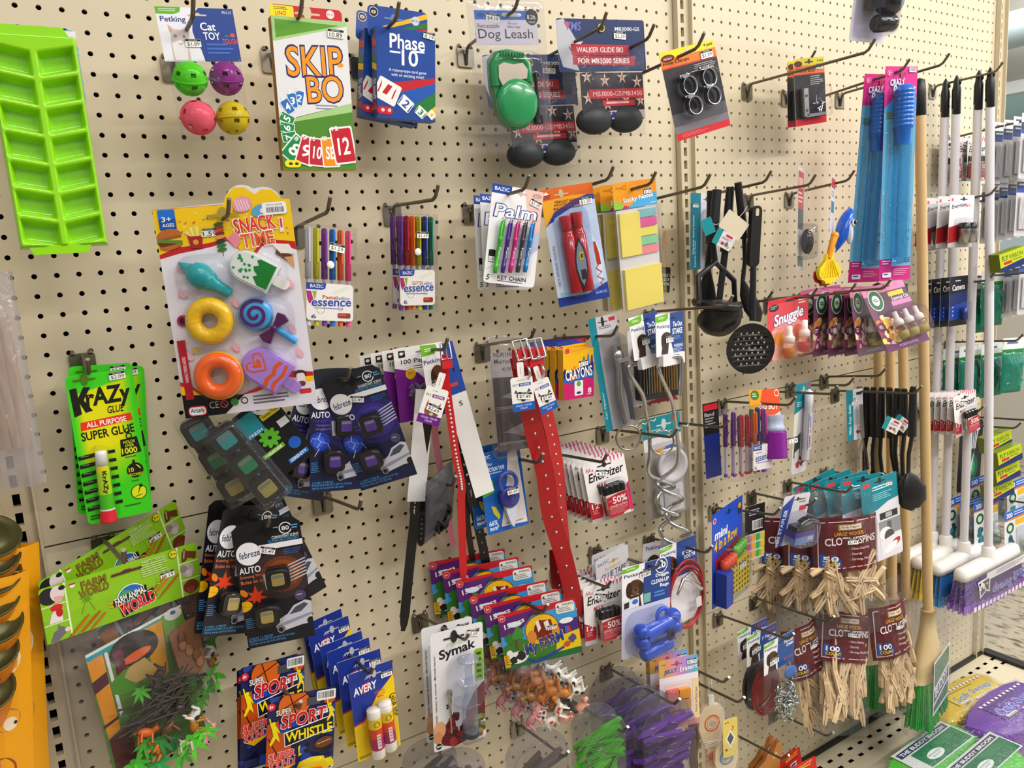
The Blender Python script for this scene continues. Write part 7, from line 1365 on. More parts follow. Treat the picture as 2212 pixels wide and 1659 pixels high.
# ---- small farm toy bags
def myfarm():
    t,w,h = start('small_farm_bag','front small farm toy bag with bright printed header and plastic cows and pigs','toy animals','myf','small farm toy bags')
    mb,A = card(t,w,h,'3f9ad8',r=.06,back='b01c28'); A.P([0,0,100,0,100,8,60,12,0,10],'c81c2c'); A.P([0,8,50,4,20,44,0,40],'5c2472'); A.P([0,60,20,46,40,60,70,52,100,50,100,100,0,100],'3a7a2c'); A.P([68,40,100,34,100,60,66,64],'4a2a7a'); A.P([70,62,100,56,100,88,66,94],'e8c818'); A.P([0,84,40,90,100,88,100,100,0,100],'1f6a34')
    A.E(53,42,22,28,'8a2018'); A.E(53,42,21,26.5,'f0c01c'); A.P([40,54,44,34,50,24,54,26,66,28,68,60,50,64],'7a2418'); A.P([46,26,50,24,52,40,48,46],'f0e6e0'); A.P([56,30,62,28,64,44,58,46],'ece2dc'); A.E(39,52,6,12,'d88a3a'); A.E(70,50,5,12,'d8901c')
    A.T('15 pcs',6,16,33,28,'f4f0f0',.05,.1,12); A.C(5,8,4.6,'f0a0a8'); A.C(5,8,4,'d8303c'); A.T('8+',2.8,6,7.2,10,'f8e0e0',.03); A.R(74,3,98,22,'ecebe8',3); A.P([77,6,79,11,75,11],'3a3a3a'); A.T('WARNING:',82,5,97,9.6,'2a2a2a',.02); A.m(76,12,97,21,3,'8a8a8a')
    A.W(14,46,9,'2f7a2c'); A.W(22,40,8,'3f8f34'); A.R(17,50,20,68,'6a4424'); A.E(17,82,14,11,'f0eeee'); A.W(22,80,6,'26242a'); A.W(12,86,5,'26242a'); A.E(8,72,4,6,'f0ecec'); A.R(0,74,7,96,'e0b020'); A.m(1,76,6,94,4,'8a6a10')
    A.T('My FARM',27,56,80,82,'2340a0',.07,.12,10,'f0c84a',.07); A.P([26,84,40,96,60,88,78,80,78,84,60,93,38,100],'2340a0'); A.W(86,52,4,'c8303a'); A.R(82,46,86,58,'3a6ab8'); A.W(90,70,5,'5a4a8a'); A.W(82,78,4,'c8501c'); A.E(85,36,9,5,'f2f6fa'); A.E(20,22,9,5,'e6f0fa'); A.slot(50,12,22,'20402a'); mb.build('header_card',t); sticker(t,w,h,66,42,12,'$3.79',2)
    H = h*1.25; Zc = -h*.5-H/2+.002
    def q(x,y,d=0): return ((x/100-.5)*w,-d,Zc+(.5-y/100)*H)
    for x,y,m_,sp,k in ((52,40,'b8702c',None,.016),(36,46,'a8622c',None,.013),(66,44,'c07a34',None,.014),(78,30,'e6e2dc','2a2628',.013),(84,46,'dcd8d0','2a2628',.013),(30,62,'d89a90',None,.012),(56,66,'e2dcd4','c8402c',.013),(44,80,'e6e0da','c83a2c',.013),(84,72,'e09c8a',None,.014),(62,82,'e4a090',None,.013),(20,72,'b87a80',None,.013),(72,64,'3a3434',None,.011),(24,40,'8a6034',None,.012),(50,58,'9a5a28',None,.012),(36,70,'ded6cc','403838',.011)): animal(t,q(x,y,.014+random.random()*.008),k,m_,sp)
    pillow(t,w*.94,H,.026,None,dz=Zc,seed=21,taper=.02,wr=1.0); return t
g = myfarm(); p = PL['myf']
for i,nm in enumerate(('second','third','fourth','fifth','rearmost')):
    c = clone(g,'myf',nm+' small farm toy bag, its red corner fanned out behind the front one'); k = i+1; c.location = (p[0]-.013*k,p[1]+.023*k,p[2]+.012*k+(.012 if i > 1 else 0)); c.rotation_euler = (p[3],p[4]+.01*k,p[5]+.01*k)
# ---- whistles
def whistle():
    t,w,h = start('whistle_card','front sport whistle card with basketball print and yellow whistle, cut by the frame','whistle','whis','sport whistle cards')
    mb,A = card(t,w,h,'1c2350',r=.04,back='2a2a30'); [A.W(random.uniform(0,100),random.uniform(0,100),random.uniform(4,9),random.choice(['131430','2a3f9a','2347b0','10122a']),9) for i in range(60)]
    A.P([0,26,16,24,22,60,0,66],'b8440f'); A.C(38,11,24,'d8641a'); A.C(10,52,26,'c04a12'); A.L([20,14,56,2],1.6,'2a1208'); A.L([30,-2,44,26],1.6,'2a1208'); A.O(38,11,24,1.4,'2a1208'); A.L([2,40,20,64],1.6,'2a1208'); A.R(56,6,76,14,'4a4a52'); A.C(90,10,9,'c8502a')
    A.R(71,1,99,11,'f0eff0',2); [A.R(73+i*1.3,2.4,73+i*1.3+random.choice([.5,.8]),9,'24242a') for i in range(18)]
    A.T('SUPER',12,12.6,35,19,'e6e6ea',.05,0,3,'15151c',.06); A.T('SPORT',19,18,87,32,'c81824',.06,.12,4,'f4f0f0',.06); A.P([24,37,98,27,99,41,26,52],'f0f0f2'); A.P([25,38,97,28,98,40,27,51],'15151c'); A.T('WHISTLE',27,36,96,46,'f2dc14',.05,0,4)
    A.T('SUPER',3,55,42,63,'e02c34',.05,.1,4,'f0e4e4',.05); A.T('SOUND!',4,64,42,72,'e02c34',.05,.1,4,'f0e4e4',.05); A.P([6,73,44,70,20,78],'f0b01c'); A.C(5,9,6,'d8203c'); A.T('4+',2,7,8,11,'fff0f0',.05)
    for x,y,s in ((9,26,1),(91,16,.8)): A.E(x,y,3*s,2*s,'ecd814'); A.P([x-3*s,y+2,x+4*s,y+2,x+7*s,y+12*s,x+10*s,y+20*s,x+4*s,y+15*s,x-3*s,y+22*s,x-5*s,y+20*s,x,y+12*s],'ecd814'); A.L([x-2*s,y+4,x-6*s,y-6],2,'ecd814'); A.L([x+4*s,y+4,x+9*s,y+10*s],2,'ecd814')
    A.P([46,54,49,52,48,60,52,62,47,64],'ecd814'); A.E(84,54,14,5.4,'6a3a18',10); A.L([74,55,94,52],.8,'e8d8c8'); A.C(92,80,8,'e4e4e8'); A.W(92,80,4,'1c1c22'); A.R(4,90,24,97,'2a2f60'); mb.build('card',t); sticker(t,w,h,78,22,20,'$1.99',8)
    mb = MB(); Y = M('e8ce10',.25,0,.3); R = Matrix.Translation(xy(w,h,66,76,.01)) @ rx(-8); o = [(-.022,.004),(-.016,.014),(0,.016),(.018,.012),(.022,.002),(.014,-.012),(-.004,-.016),(-.018,-.01)]; mb.prism(o[::-1],-.01,.004,Y,Y,True,R); mb.box((.022,-.003,.004),(.014,.01,.007),Y,R); mb.build('whistle',t); mb = MB(); mb.prism([(x*.62,z*.55) for x,z in o][::-1],-.0125,-.01,M('e0561c',.3),M('e0561c',.3),True,R); mb.build('whistle_badge',t)
    blister(t,66,76,60,34,w,h,.02,None,.35); return t
g = whistle(); clone(g,'whis_b','second sport whistle card, higher and to the left of the front one'); clone(g,'whis_c','rearmost sport whistle card, only its edges showing')
# ---- glue sticks
def gluestick():
    t,w,h = start('glue_stick_card','front blue and yellow card with two white capped glue sticks','glue sticks','glue','glue stick cards')
    mb,A = card(t,w,h,'1b3394',r=.02); A.P([100,14,100,16,60,32,24,58,0,60,0,58,22,56],'c41c6a'); A.P([100,16,100,100,0,100,0,60,24,58,60,32],'ecca14'); A.P([26,17,44,14,44,22,26,27],'c4202c'); A.T('AVERY',6,16.6,61,25.6,'f4f4f6',.05,.15,4); A.T('Glue Stic',68,46,124,56,'23221c',.03,0,-88); A.T('WASHABLE',52,28,76,31,'c8501c',.02,0,6); A.T('NONTOXIC',56,31.6,78,34.6,'c8501c',.02,0,6); A.m(58,35,78,38,1,'c8501c')
    for i in range(14): A.m(4,64+i*2.4,30,65+i*2.4,1,'d8b410',.4)
    A.m(4,95,40,98.4,2,'6a5c14'); A.R(84,94,93,98,'a88f14'); A.R(85.4,94.6,91.6,97.4,'ecca14'); A.slot(56,8.6,34,'b8b8c0'); A.T('AV',34,8.4,50,11.6,'c8d0e8',.02,.2); mb.build('card',t); sticker(t,w,h,84,13,26,'$1.89')
    for x0,x1,y0,y1 in ((40,42,42,97),(67,70,39,94)):
        a,b = Vector(xy(w,h,x0,y0,.0125)),Vector(xy(w,h,x1,y1,.0125)); L = (b-a).length; d = b-a; mb = MB(); mb.lathe([(0,0),(.0098,0),(.0102,.001),(.0104,L*.15),(.0104,L*.16)],a,d,M('eceaee',.35),20); mb.build('stick_cap',t)
        mb = MB(); mb.lathe([(.0106,L*.16),(.0106,L*.36)],a,d,M('e8c818',.3),20,cap=False); mb.lathe([(.0106,L*.36),(.0106,L*.56)],a,d,M('d8461c',.3),20,cap=False); mb.lathe([(.0106,L*.56),(.0106,L*.8)],a,d,M('a8186a',.3),20,cap=False); mb.lathe([(.0105,L*.8),(.0105,L*.98),(.0095,L),(0,L)],a,d,M('eceaee',.35),20)
        e = d.normalized(); s = e.cross(Vector((0,-1,0))).normalized(); n_ = Vector((0,-.0108,0))
        def pat(u0,v0,u1,v1,c,k=0): mb.add([a+e*L*v+s*u*.01*-1+n_*(1+.006*k) for u,v in ((u0,v0),(u1,v0),(u1,v1),(u0,v1))],[(0,1,2,3)],c)
        pat(-.3,.46,.3,.76,'e8dce0'); [pat(-.2,.5+i*.06,.24,.52+i*.06,'a86a7a',1) for i in range(4)]
        mb.torus(a+e*L*.26+n_*.96,.0042,.0005,'6a5c14','y',20,6); mb.build('stick_body',t)
    blister(t,54,68,70,62,w,h,.026,clear('fdfbf4',0.015,0.23,.15,40,.06,.005),.3); return t
g = gluestick(); p = PL['glue']
for i,(dx,dy,dz,nm) in enumerate(((-.012,.03,.012,'second'),(-.022,.056,.028,'third'),(-.03,.072,.038,'fourth'),(-.052,.098,.075,'fifth'),(-.062,.112,.09,'rearmost'))):
    c = clone(g,'glue',nm+' glue stick card, counting back from the front one'); c.location = (p[0]+dx*.35,p[1]+dy*1.15,p[2]+dz*.45); c.rotation_euler = (p[3],p[4]-.02*i,p[5]+.03*i)
# ---- marinade injectors
t,w,h = start('marinade_injector_card','front white card with a clear plastic marinade syringe over printed meat','kitchen syringe','symak','marinade injector cards')
mb,A = card(t,w,h,'e2e1e4',r=.05,back='c4c2c4'); A.T('KITCHEN + CUISINE',30,11,66,14,'7aa82c',.01,0,4); A.T('Symak',15,14,85,24.4,'17171a',.06,.05,6); A.R(82,22,99,50,'79b01c',4); [A.R(86,25+i*5,95,27.4+i*5,'2a3a10') for i in range(5)]; A.T('Inyector para marinado - Injecteur de marinade - Marinade Injector',-76,56,90,58.4,'24242a',.02,0,90)
A.P([16,96,14,84,30,76,40,70,44,90,60,92,64,70,80,58,100,50,100,84,84,86,60,98,40,100],'6a0f18'); [A.W(random.uniform(20,96),random.uniform(74,96),random.uniform(5,10),random.choice(['8a1a22','5a0c14','a02a2c','46080e'])) for i in range(26)]; [A.W(random.uniform(76,98),random.uniform(80,94),5,random.choice(['6a8a2c','8aa044','5a7a20'])) for i in range(12)]; A.E(12,82,11,7,'d8a070'); A.E(8,88,8,5,'c88a5a'); [A.C(30+random.uniform(-4,8),64+random.uniform(-3,6),1.6,'1c1416') for i in range(9)]
A.C(9,95.6,5.5,'1b1b1f'); A.R(4.4,95.2,13.6,96.2,'e2e1e4'); A.m(84,4.6,94,6,1,'4a4a50',.8); A.slot(44,7,40,'25252a'); mb.build('card',t); sticker(t,w,h,80,7.4,24,'$2.69',-12)
mb = MB(); S = clear('eef2f8',0.05,0.25,0,50,.05,.16,'d8dce8'); a,b = Vector(xy(w,h,62,24,.016)),Vector(xy(w,h,64,91,.016)); L = (b-a).length; mb.lathe([(0,0),(.017,0),(.017,.003),(.006,.006),(.006,L*.3),(.006,L*.32)],a,b-a,S,20); mb.lathe([(.021,L*.28),(.021,L*.3),(.0125,L*.31),(.0125,L*.93)],a,b-a,S,24,cap=False); mb.build('syringe_barrel',t); mb = MB(); mb.lathe([(0,L*.92),(.0128,L*.92),(.0128,L*.985),(.009,L),(0,L)],a,b-a,M('27323a',.3),22); mb.build('syringe_nozzle',t)
mb = MB(); g = metal('a8a69c',.25); a = Vector(xy(w,h,29,49,.008)); mb.lathe([(.0045,0),(.0045,.008),(.003,.01),(.003,.02),(.0018,.024),(.0016,.07),(0,.074)],a,(.02,0,-1),g,12); mb.build('needle',t); blister(t,62,44,70,46,w,h,.03,clear('f6f6fa',0.025,0.25,.3,40,.05,.03),.45); blister(t,62,76,46,36,w,h,.032,clear('f6f6fa',0.015,0.25,.1,40,.05,.01),.2); clone(t,'symak_b','rear marinade injector card, its top and left edges showing')
# ---------------------------------------------------------------- pegs, erasers, paddles
def peg_shape(mb,R,L,m,sp):
    o = [(-L/2,.0012),(-L*.2,.0042),(0,.0046),(L*.25,.004),(L/2,.0018),(L/2,.0004),(-L/2,.0004)]
    for s in (1,-1): mb.prism([(x,z*s) for x,z in o][::(-1 if s > 0 else 1)],-.004,.004,m,m,False,R)
    mb.tube([R @ Vector((x,-.0045,z)) for x,z in ((-.012,.006),(-.002,.0052),(.002,0),(-.002,-.0052),(-.012,-.006))],.0006,sp,5)
def pegpack(name,label,key,col,grp,n=30,hue=None):
    t,w,h = start(name,label,'clothes pegs',key,grp); proto = None
    for i in range(n):
        q = xy(w,h,random.uniform(26,74),24+i*72/n,random.uniform(.008,.03)); a = random.gauss(-.35,.35)
        if i % 5 == 0: mb = MB(); peg_shape(mb,Matrix(),.076,M(random.choice(hue or [col]),.35,0,.15),metal()); o = mb.build('plastic_peg',t); proto = o
        else: o = bpy.data.objects.new('plastic_peg',proto.data); C.objects.link(o); o.parent = t
        o.location = q; o.rotation_euler = (random.uniform(-.3,.3),a,random.uniform(-.25,.25))
    P2 = clear('f2f2f6',0.03,0.28,.35,30,.06,.03); mb = MB(); o = [(w*.5,-h*.5),(w*.5,h*.30)]+[(w*.5*math.cos(math.radians(a)),h*.3+w*.44*math.sin(math.radians(a))) for a in range(15,176,16)]+[(-w*.5,h*.3),(-w*.5,-h*.5)]
    n_ = len(o); L2 = [[(x*s,-d,z*s2) for x,z in o] for s,s2,d in ((1,1,0),(1,1,.036),(.97,.985,.042))]; vs = [p for l in L2 for p in l]; mb.add(vs,[(i*n_+j,i*n_+(j+1) % n_,(i+1)*n_+(j+1) % n_,(i+1)*n_+j) for i in range(2) for j in range(n_)],P2,True); tri = tessellate_polygon([[Vector((x,z,0)) for x,z in o]])
    mb.add(L2[2],tri,P2); mb.tube([(x,-.042,z) for x,z in o[1:-1]],.0012,P2,6); mb.tube([(x*1.04,0,z*1.03) for x,z in o[1:-1]],.001,P2,6); mb.prism([(x*1.05,z*1.04) for x,z in o],.0,.0008,P2,P2); mb.build('clamshell',t); sticker(t,w,h,66,92,16,'$2.99',6,-.043); return t
pp = pegpack('peg_pack','front clear pack of purple plastic clothes pegs','pegp','6a35a0','purple peg packs',34,['6a35a0','5a2a8c','7a44b2','6a4890'])
for i,(k,nm) in enumerate((('pegp_b','second'),('pegp_c','third'),('pegp_d','rearmost'))): clone(pp,k,nm+' clear pack of purple clothes pegs, counting back along its hook')
pegpack('peg_pack','clear pack of bright green plastic clothes pegs beneath the farm toy bags','pegg','46b41a',None,30,['46b41a','3aa014','58c428']); pegpack('peg_pack','clear pack of grey plastic clothes pegs, mostly below the frame','pegs','7a706c','grey peg packs',26,['7a706c','6a605e','8a807a']); g = pegpack('peg_pack','clear pack of grey pegs under the injector cards, cut by the frame','peg_e','5a544e','grey peg packs',22,['5a544e','6a625c']); clone(g,'peg_e2','rear clear pack of grey pegs at the bottom, left of the injector cards')
t,w,h = start('eraser_card','front rainbow topped card of square jelly erasers','erasers','jelly','jelly eraser cards')
mb,A = card(t,w,h,'e4d8dc',r=.06,back='c8a040'); 
for i,c in enumerate(('e0b060','e6a070','e898a0','d88ac0','b890d8','8aa0e0','5ab0e0')): A.P([i*15,0,i*15+16,0,i*15+12,26,i*15-4,26],c)
A.P([0,24,50,30,100,22,100,26,50,33,0,27],'6ac0a0'); A.P([0,26,100,25,100,34,0,34],'ece4ea'); A.T('simply',6,6,18,9,'5a3a20',0,.2); A.T('JELLY',12,15,48,22,'2a8ac0',.06,.1,4,'1a3a6a',.04); A.T('Erasers',52,13,98,20.6,'f6f6fa',.05,.1,4,'5a4a6a',.05); A.slot(46,9,30,'9a5a78'); A.R(84,34,100,96,'e8d0a0'); A.T('Scented Gel Pastel Neon',62,63,122,67,'4a3a20',.01,0,88); A.R(0,92,100,100,'e08a90'); mb.build('card',t); sticker(t,w,h,84,8,24,'$1.29')
for i,(c1,c2) in enumerate((('f06a58','f0a43a'),('c88a80','d0a070'),('b88078','c09a80'))):
    for j,c in enumerate((c1,c2)): mb = MB(); a = xy(w,h,28+j*30,50+i*15,.0); mb.box((a[0],-.006,a[2]),(w*.28,.011,h*.13),clear(c,.06,.4,0,50,.2,.75,c)); mb.build('jelly_eraser',t)
blister(t,44,64,70,54,w,h,.016,None,.12); clone(t,'jelly_b','middle jelly eraser card, top edge showing'); clone(t,'jelly_c','rearmost jelly eraser card, a gold edge at left')
def paddle(key,label,ring,w,h,tagc=None):
    t = thing('paddle_ball_toy',label,'paddle toy',PT[key][0],'wooden paddle toys'); t.rotation_euler = (0,0,math.radians(-14)); mb = MB(); o = [(w*.2,-h),(w*.2,-h*.62),(w*.36,-h*.5),(w*.5,-h*.3),(w*.46,-h*.1),(w*.3,-.004),(0,0),(-w*.3,-.004),(-w*.46,-h*.1),(-w*.5,-h*.3),(-w*.36,-h*.5),(-w*.2,-h*.62),(-w*.2,-h)]
    mb.prism(o[::-1],-.004,.004,M('d8bf94',.6),M('e0cca8',.55),True); A = Art(mb,w,h,-.0041); A.pt = lambda x,y: ((x/100-.5)*w,-y/100*h); A.bx = None; A.O(50,26,30,6,ring); A.O(50,26,20,2,ring); A.W(50,26,12,'b8a890'); mb.build('paddle',t)
    mb = MB(); mb.ell((-.0,-.014,-h*.72),.014,M('dc6a4c',.5),16,10); mb.build('rubber_ball',t); mb = MB(); [mb.tube([(-w*.3,-.005,-h*.5-i*.004),(w*.3,-.006,-h*.52-i*.003)],.0006,'e6e2dc',5) for i in range(4)]; mb.build('elastic_string',t)
    if tagc: mb,A = card(t,w*.62,h*.6,tagc,r=.1,y=-.012); A.P([50,30,84,52,50,78,18,52],'f0ece0'); A.P([50,36,74,52,50,70,28,52],'5a5a6a'); [A.W(random.uniform(16,84),random.uniform(6,30),6,'c8502a',8) for i in range(4)]; A.W(22,80,9,'8a3a1a'); o = mb.build('header_card',t); o.location = (.004,0,.012)
    else: mb = MB(); mb.box((0,0,.009),(.012,.008,.02),M('dcdad6',.4)); mb.tube([(-.004,0,.018),(-.002,0,.05),(.003,0,.055),(.004,0,.018)],.0008,'d8d6d2',6); mb.build('zip_tie',t)
    mb = MB(); P2 = BAG(); mb.grid(lambda u,v: ((u-.5)*w*1.15,-.02*math.sin(PI*u)**.5*math.sin(PI*v)**.3-.004,-h*1.02*v+.006),10,16,P2); mb.build('clear_bag',t)
paddle('padA','wooden paddle ball toy with orange ring print, behind the eraser cards','d06a2c',.062,.16); paddle('padB','wooden paddle ball toy with blue ring and yellow header tag','3a8ab8',.055,.14,'e2cf6a')
t = thing('woven_ball_strip','brown scaly strip hanging behind the eraser cards','toy',PT['strip'][0]); q = rel(t,'strip'); mb = MB(); P_ = [q[0].lerp(q[1],i/14)+Vector((.006*math.sin(i*.4),0,0)) for i in range(15)]; [mb.ell(p_,(.012,.006,.008),M('7a5c4a',.7),10,6) for p_ in P_]; mb.build('strip',t)
# ---- wooden leaf trays, red cards at the bottom edge
for k,nm in (('leafb','front'),('leafa','rear')):
    t,w,h = start('wooden_leaf_tray',nm+' brown leaf shaped wooden tray at the bottom edge','wooden tray',k,'wooden leaf trays'); mb = MB(); o = [(-w*.1,-h*.5),(-w*.42,-h*.3),(-w*.5,0),(-w*.3,h*.2),(-w*.08,h*.26),(.02*w,h*.38),(w*.2,h*.3),(w*.34,h*.5),(w*.46,h*.5),(w*.5,h*.3),(w*.42,-.1*h),(w*.3,-h*.5)]; mb.prism(o[::-1],-.006,.002,M('8a5024',.5),M('b0722f',.45),True); [mb.tube([(w*(a0),-.0065,h*b0),(w*(a0+.1),-.0065,h*(b0+.1)),(w*(a0+.14),-.0065,h*(b0+.02))],.0009,'e0d0b8',5) for a0,b0 in ((.2,.2),(-.2,0),(.1,-.2))]; mb.build('tray',t)
for k,nm in (('redc','front'),('reda','middle'),('redb','rear')):
    t,w,h = start('red_toy_card',nm+' bright red toy card at the bottom edge','toy card',k,'red toy cards'); mb,A = card(t,w,h,'c81c20',r=.04,back='8a1216'); A.T('ASSORTED',54,6,92,11,'e8c83a',.02,0,6); A.m(56,13,92,18,1,'e8c83a'); A.E(44,34,16,14,'4a2414'); A.P([30,30,38,18,46,24,54,18,60,32],'6a3a1c'); A.R(66,30,84,62,'e8e4e0'); A.R(68,34,82,40,'3a3a40'); mb.build('card',t)
# ---------------------------------------------------------------- doggie bags, glue tape, dog tie, games, labels, stapler
def petking(A,t1,y1=22,blue=('1f3f86')):
    A.P([46,0,100,0,100,100,44,100,42,60],blue); A.P([0,4,34,0,34,8,26,12,0,14],'6cb02c'); A.m(8,5,28,9,2,'d8eac0'); A.T('Petking',4,18,42,28,'1c3a80',.03); A.E(26,52,16,18,'4a2c18'); A.E(14,56,6,18,'2c180c'); A.E(38,58,6,16,'2c180c'); A.P([12,100,16,70,36,70,40,100],'40261a'); A.E(27,60,7,8,'6a4228'); A.E(27,58,3,3,'140c0a')
    for i,s in enumerate(t1): A.T(s,96-len(s)*4.6,y1+i*13,96,y1+10+i*13,'ffffff',.03)
t,w,h = start('doggie_bag_pack','blue and white pack with a bone shaped blue bag dispenser','dog bags','clean')
mb,A = card(t,w,h,'cfcfe0',r=.04); A.R(0,0,100,46,'e9e7ea'); A0 = Art(mb,w,h*.46,A.y-.0001); A0.pt = lambda x,y: ((x/100-.5)*w,h*.5-y/100*h*.46); A0.bx = None; petking(A0,('Doggie','CLEAN-UP','Bags'),34); A0.O(80,16,13,1.6,'e8eaf0'); A0.T('20',71,9,89,23,'f4f6fa',.05); A0.m(66,76,98,92,2,'4a8ad0',.5); A0.R(44,74,58,96,'7ab0a0'); A0.P([0,78,34,76,34,100,0,100],'dcdce2'); A0.E(26,86,6,6,'2a6ad0'); A0.P([4,84,14,82,14,96,4,98],'24242a'); A0.slot(55,16,26,'1a2a5a'); mb.build('card',t); sticker(t,w,h,46,11.6,22,'$1.89',4)
Bm = M('0d4fc8',.25,0,.35); mb = MB(); mb.tube([xy(w,h,30,73,.022),xy(w,h,84,66,.022)],.0155,Bm,18); [mb.ell(xy(w,h,x,y,.022),(.0145,.0165,.0135),Bm,16,10) for x,y in ((24,67),(26,79),(88,60),(90,72))]; mb.build('bone_dispenser',t)
mb = MB(); mb.torus(xy(w,h,68,57,.02),.0125,.0042,Bm,'y',20,8,arc=1); mb.build('carabiner_loop',t); mb = MB(); mb.ell(xy(w,h,69,73,.042),(.011,.004,.013),'12204a',14,8); mb.build('dispenser_slot',t)
mb = MB(); mb.tube([xy(w,h,26,94,.024),xy(w,h,29,93.6,.024),xy(w,h,80,88,.024),xy(w,h,82,87.8,.024)],[.011,.013,.013,.011],Bm,16); mb.build('bag_roll',t); blister(t,52,74,92,48,w,h,.045,clear('eef0fa',0.025,0.25,.3,40,.05,.03),.3)
t,w,h = start('glue_tape_card','front white and blue glue tape card behind the battery cards','glue tape','gtape','glue tape cards'); mb,A = card(t,w,h,'d5d3d8',r=.06); A.T('BAZIC',6,8,40,14,'5a5a90',.02); A.T('Permanent',26,22,76,29,'d8a42c',.02,.1); A.T('GLUE TAPE',16,32,90,44,'2c2f60',.03); A.m(26,47,90,51,1,'6a6a80'); A.P([40,60,100,50,100,80,40,80],'2a4fa8'); A.slot(54,16,30,'b89a4a'); mb.build('card',t); clone(t,'gtape_b','rear grey white glue tape card')
t,w,h = start('cable_dog_tie','coiled red cable dog tie with steel clip on a white card','dog tie','tie'); mb,A = card(t,w,h,'dcdae0',r=.03); A0 = Art(mb,w,h*.42,A.y-.0001); A0.pt = lambda x,y: ((x/100-.5)*w,h*.5-y/100*h*.42); A0.bx = None; petking(A0,("5' Cable",'DOG TIE'),34); A0.T('PET TOUGH',64,66,94,76,'d0503c',.02); mb.build('card',t)
for i in range(6):
    mb = MB(); mb.torus((w*.04+.002*math.sin(i*2),-.008-.003*(i % 3),-h*.16+.002*i),.05+.0014*i,.0019,M('a01420',.3,0,.3),'y',48,8,mx=Matrix.Rotation(.02*(i-3),4,'Z') @ Matrix.Scale(1.18,4,(0,0,1)) @ Matrix.Scale(.92,4,(1,0,0))); mb.build('cable_loop',t)
mb = MB(); g = metal('c8c8ca',.2); mb.tube([xy(w,h,20,56,.02),xy(w,h,36,40,.022),xy(w,h,52,44,.022),xy(w,h,76,56,.02),xy(w,h,88,62,.018)],[.0025,.004,.003,.004,.005],g,10); mb.tube([xy(w,h,36,40,.022),xy(w,h,60,36,.02),xy(w,h,84,56,.02)],.002,g,8); mb.build('snap_clip',t); mb = MB(); mb.box(xy(w,h,82,78,.016),(.016,.001,.02),M('c8c6c6',.5)); mb.build('paper_tag',t)
t,w,h = start('dog_chain_card','grey and white dog print card partly behind the cable dog tie','dog chain','tie_b'); mb,A = card(t,w,h,'c4c0c4',r=.03); A.T('Petking',10,10,60,24,'1c3a80',.03); A.E(36,58,22,22,'3a2a22'); A.P([60,0,100,0,100,100,70,100],'9a98a0'); mb.build('card',t); sticker(t,w,h,44,60,40,'$2.99')
t,w,h = start('four_in_a_row_game','blue game card with yellow grid and red and green counters','board game','four'); mb,A = card(t,w,h,'1540b0',r=.03,back='0f2f80'); A.P([0,3,10,0,100,0,100,40,0,40],'1a4cc4'); A.C(8,8,5,'d0d4e4'); A.C(8,8,3.6,'d02c3c'); A.T('mini',8,20,50,29,'eef2fa',.06,.1,-2); A.T('4 in a Row',6,28,84,41,'f0bc10',.06,.1,3,'10205a',.05); A.P([10,50,92,40,92,52,10,62],'9a1a28'); A.R(84,6,96,18,'2a2a40'); A.C(90,9,5,'e8a020'); A.slot(54,8,24,'0c2460'); A.P([4,96,30,92,96,92,96,97,6,99],'2c5ad0'); mb.build('card',t)
for i in range(4): mb = MB(); mb.lathe([(0,0),(.0085,0),(.0085,.022),(0,.022)],xy(w,h,22+i*8,62-i*.8,.012+i*.001),(.15,0,1),M('e8502c',.35),16); mb.build('red_counter',t)
for i in range(4): mb = MB(); mb.lathe([(0,0),(.0075,0),(.0075,.022),(0,.022)],xy(w,h,62+i*8,56-i*.8,.012),(.15,0,1),M('5cae2c',.35),16); mb.build('green_counter',t)
mb = MB(); Yg = M('d8b81c',.35,0,.2); a = xy(w,h,62,76,.014); mb.box((a[0],-.012,a[2]),(w*.7,.016,h*.34),Yg); mb.box((-w*.34,-.016,a[2]-.004),(w*.22,.026,h*.36),M('1a3a9a',.3)); A = Art(mb,w*.7,h*.34,-.0201); A.pt = lambda x,y: (a[0]+(x/100-.5)*w*.7,a[2]+(.5-y/100)*h*.34); A.bx = None
for i in range(7):
    for j in range(6): A.E(9+i*13.6,10+j*16,3,4.4,'4a4410',-20)
mb.build('game_grid',t); blister(t,56,66,80,62,w,h,.03,clear('f2f6fc',0.02,0.25,.2,40,.05,.01),.12); sticker(t,w,h,72,66,22,'$2.49',0,-.021)
t,w,h = start('color_label_card','black topped card of pink, orange, green and yellow square labels','labels','labels'); mb,A = card(t,w,h,'d6d2cc',r=.02); A.R(0,0,100,52,'17171b'); A.R(6,3,14,7,'c8303c'); A.m(20,8,90,20,3,'b8b8bc'); A.R(36,28,90,46,'e6e6e8'); [A.R(38+i*2.6,29.4,38+i*2.6+random.choice([.9,1.7]),44,'1c1c20') for i in range(20)]; [A.R(8+i*24,54+j*15,28+i*24,66+j*15,c_,3) for j in range(3) for i,c_ in enumerate(('ee4a9a','f0a45a','30b83c','d8c82c'))]; mb.build('card',t)
t,w,h = start('mini_stapler_pack','clear pack with a small black and purple stapler over a staple box','stapler','stap'); mb,A = card(t,w,h,'d8d5dc',r=.06); A.P([0,20,40,0,30,60,22,100,0,100],'1c449c'); A.T('mini STAPLER',-40,58,58,68,'e8eef8',.04,0,80); A.R(66,24,92,34,'c83040'); A.m(60,10,94,20,2,'6a6a78'); A.slot(54,10,30,'2a2a30'); mb.build('card',t)
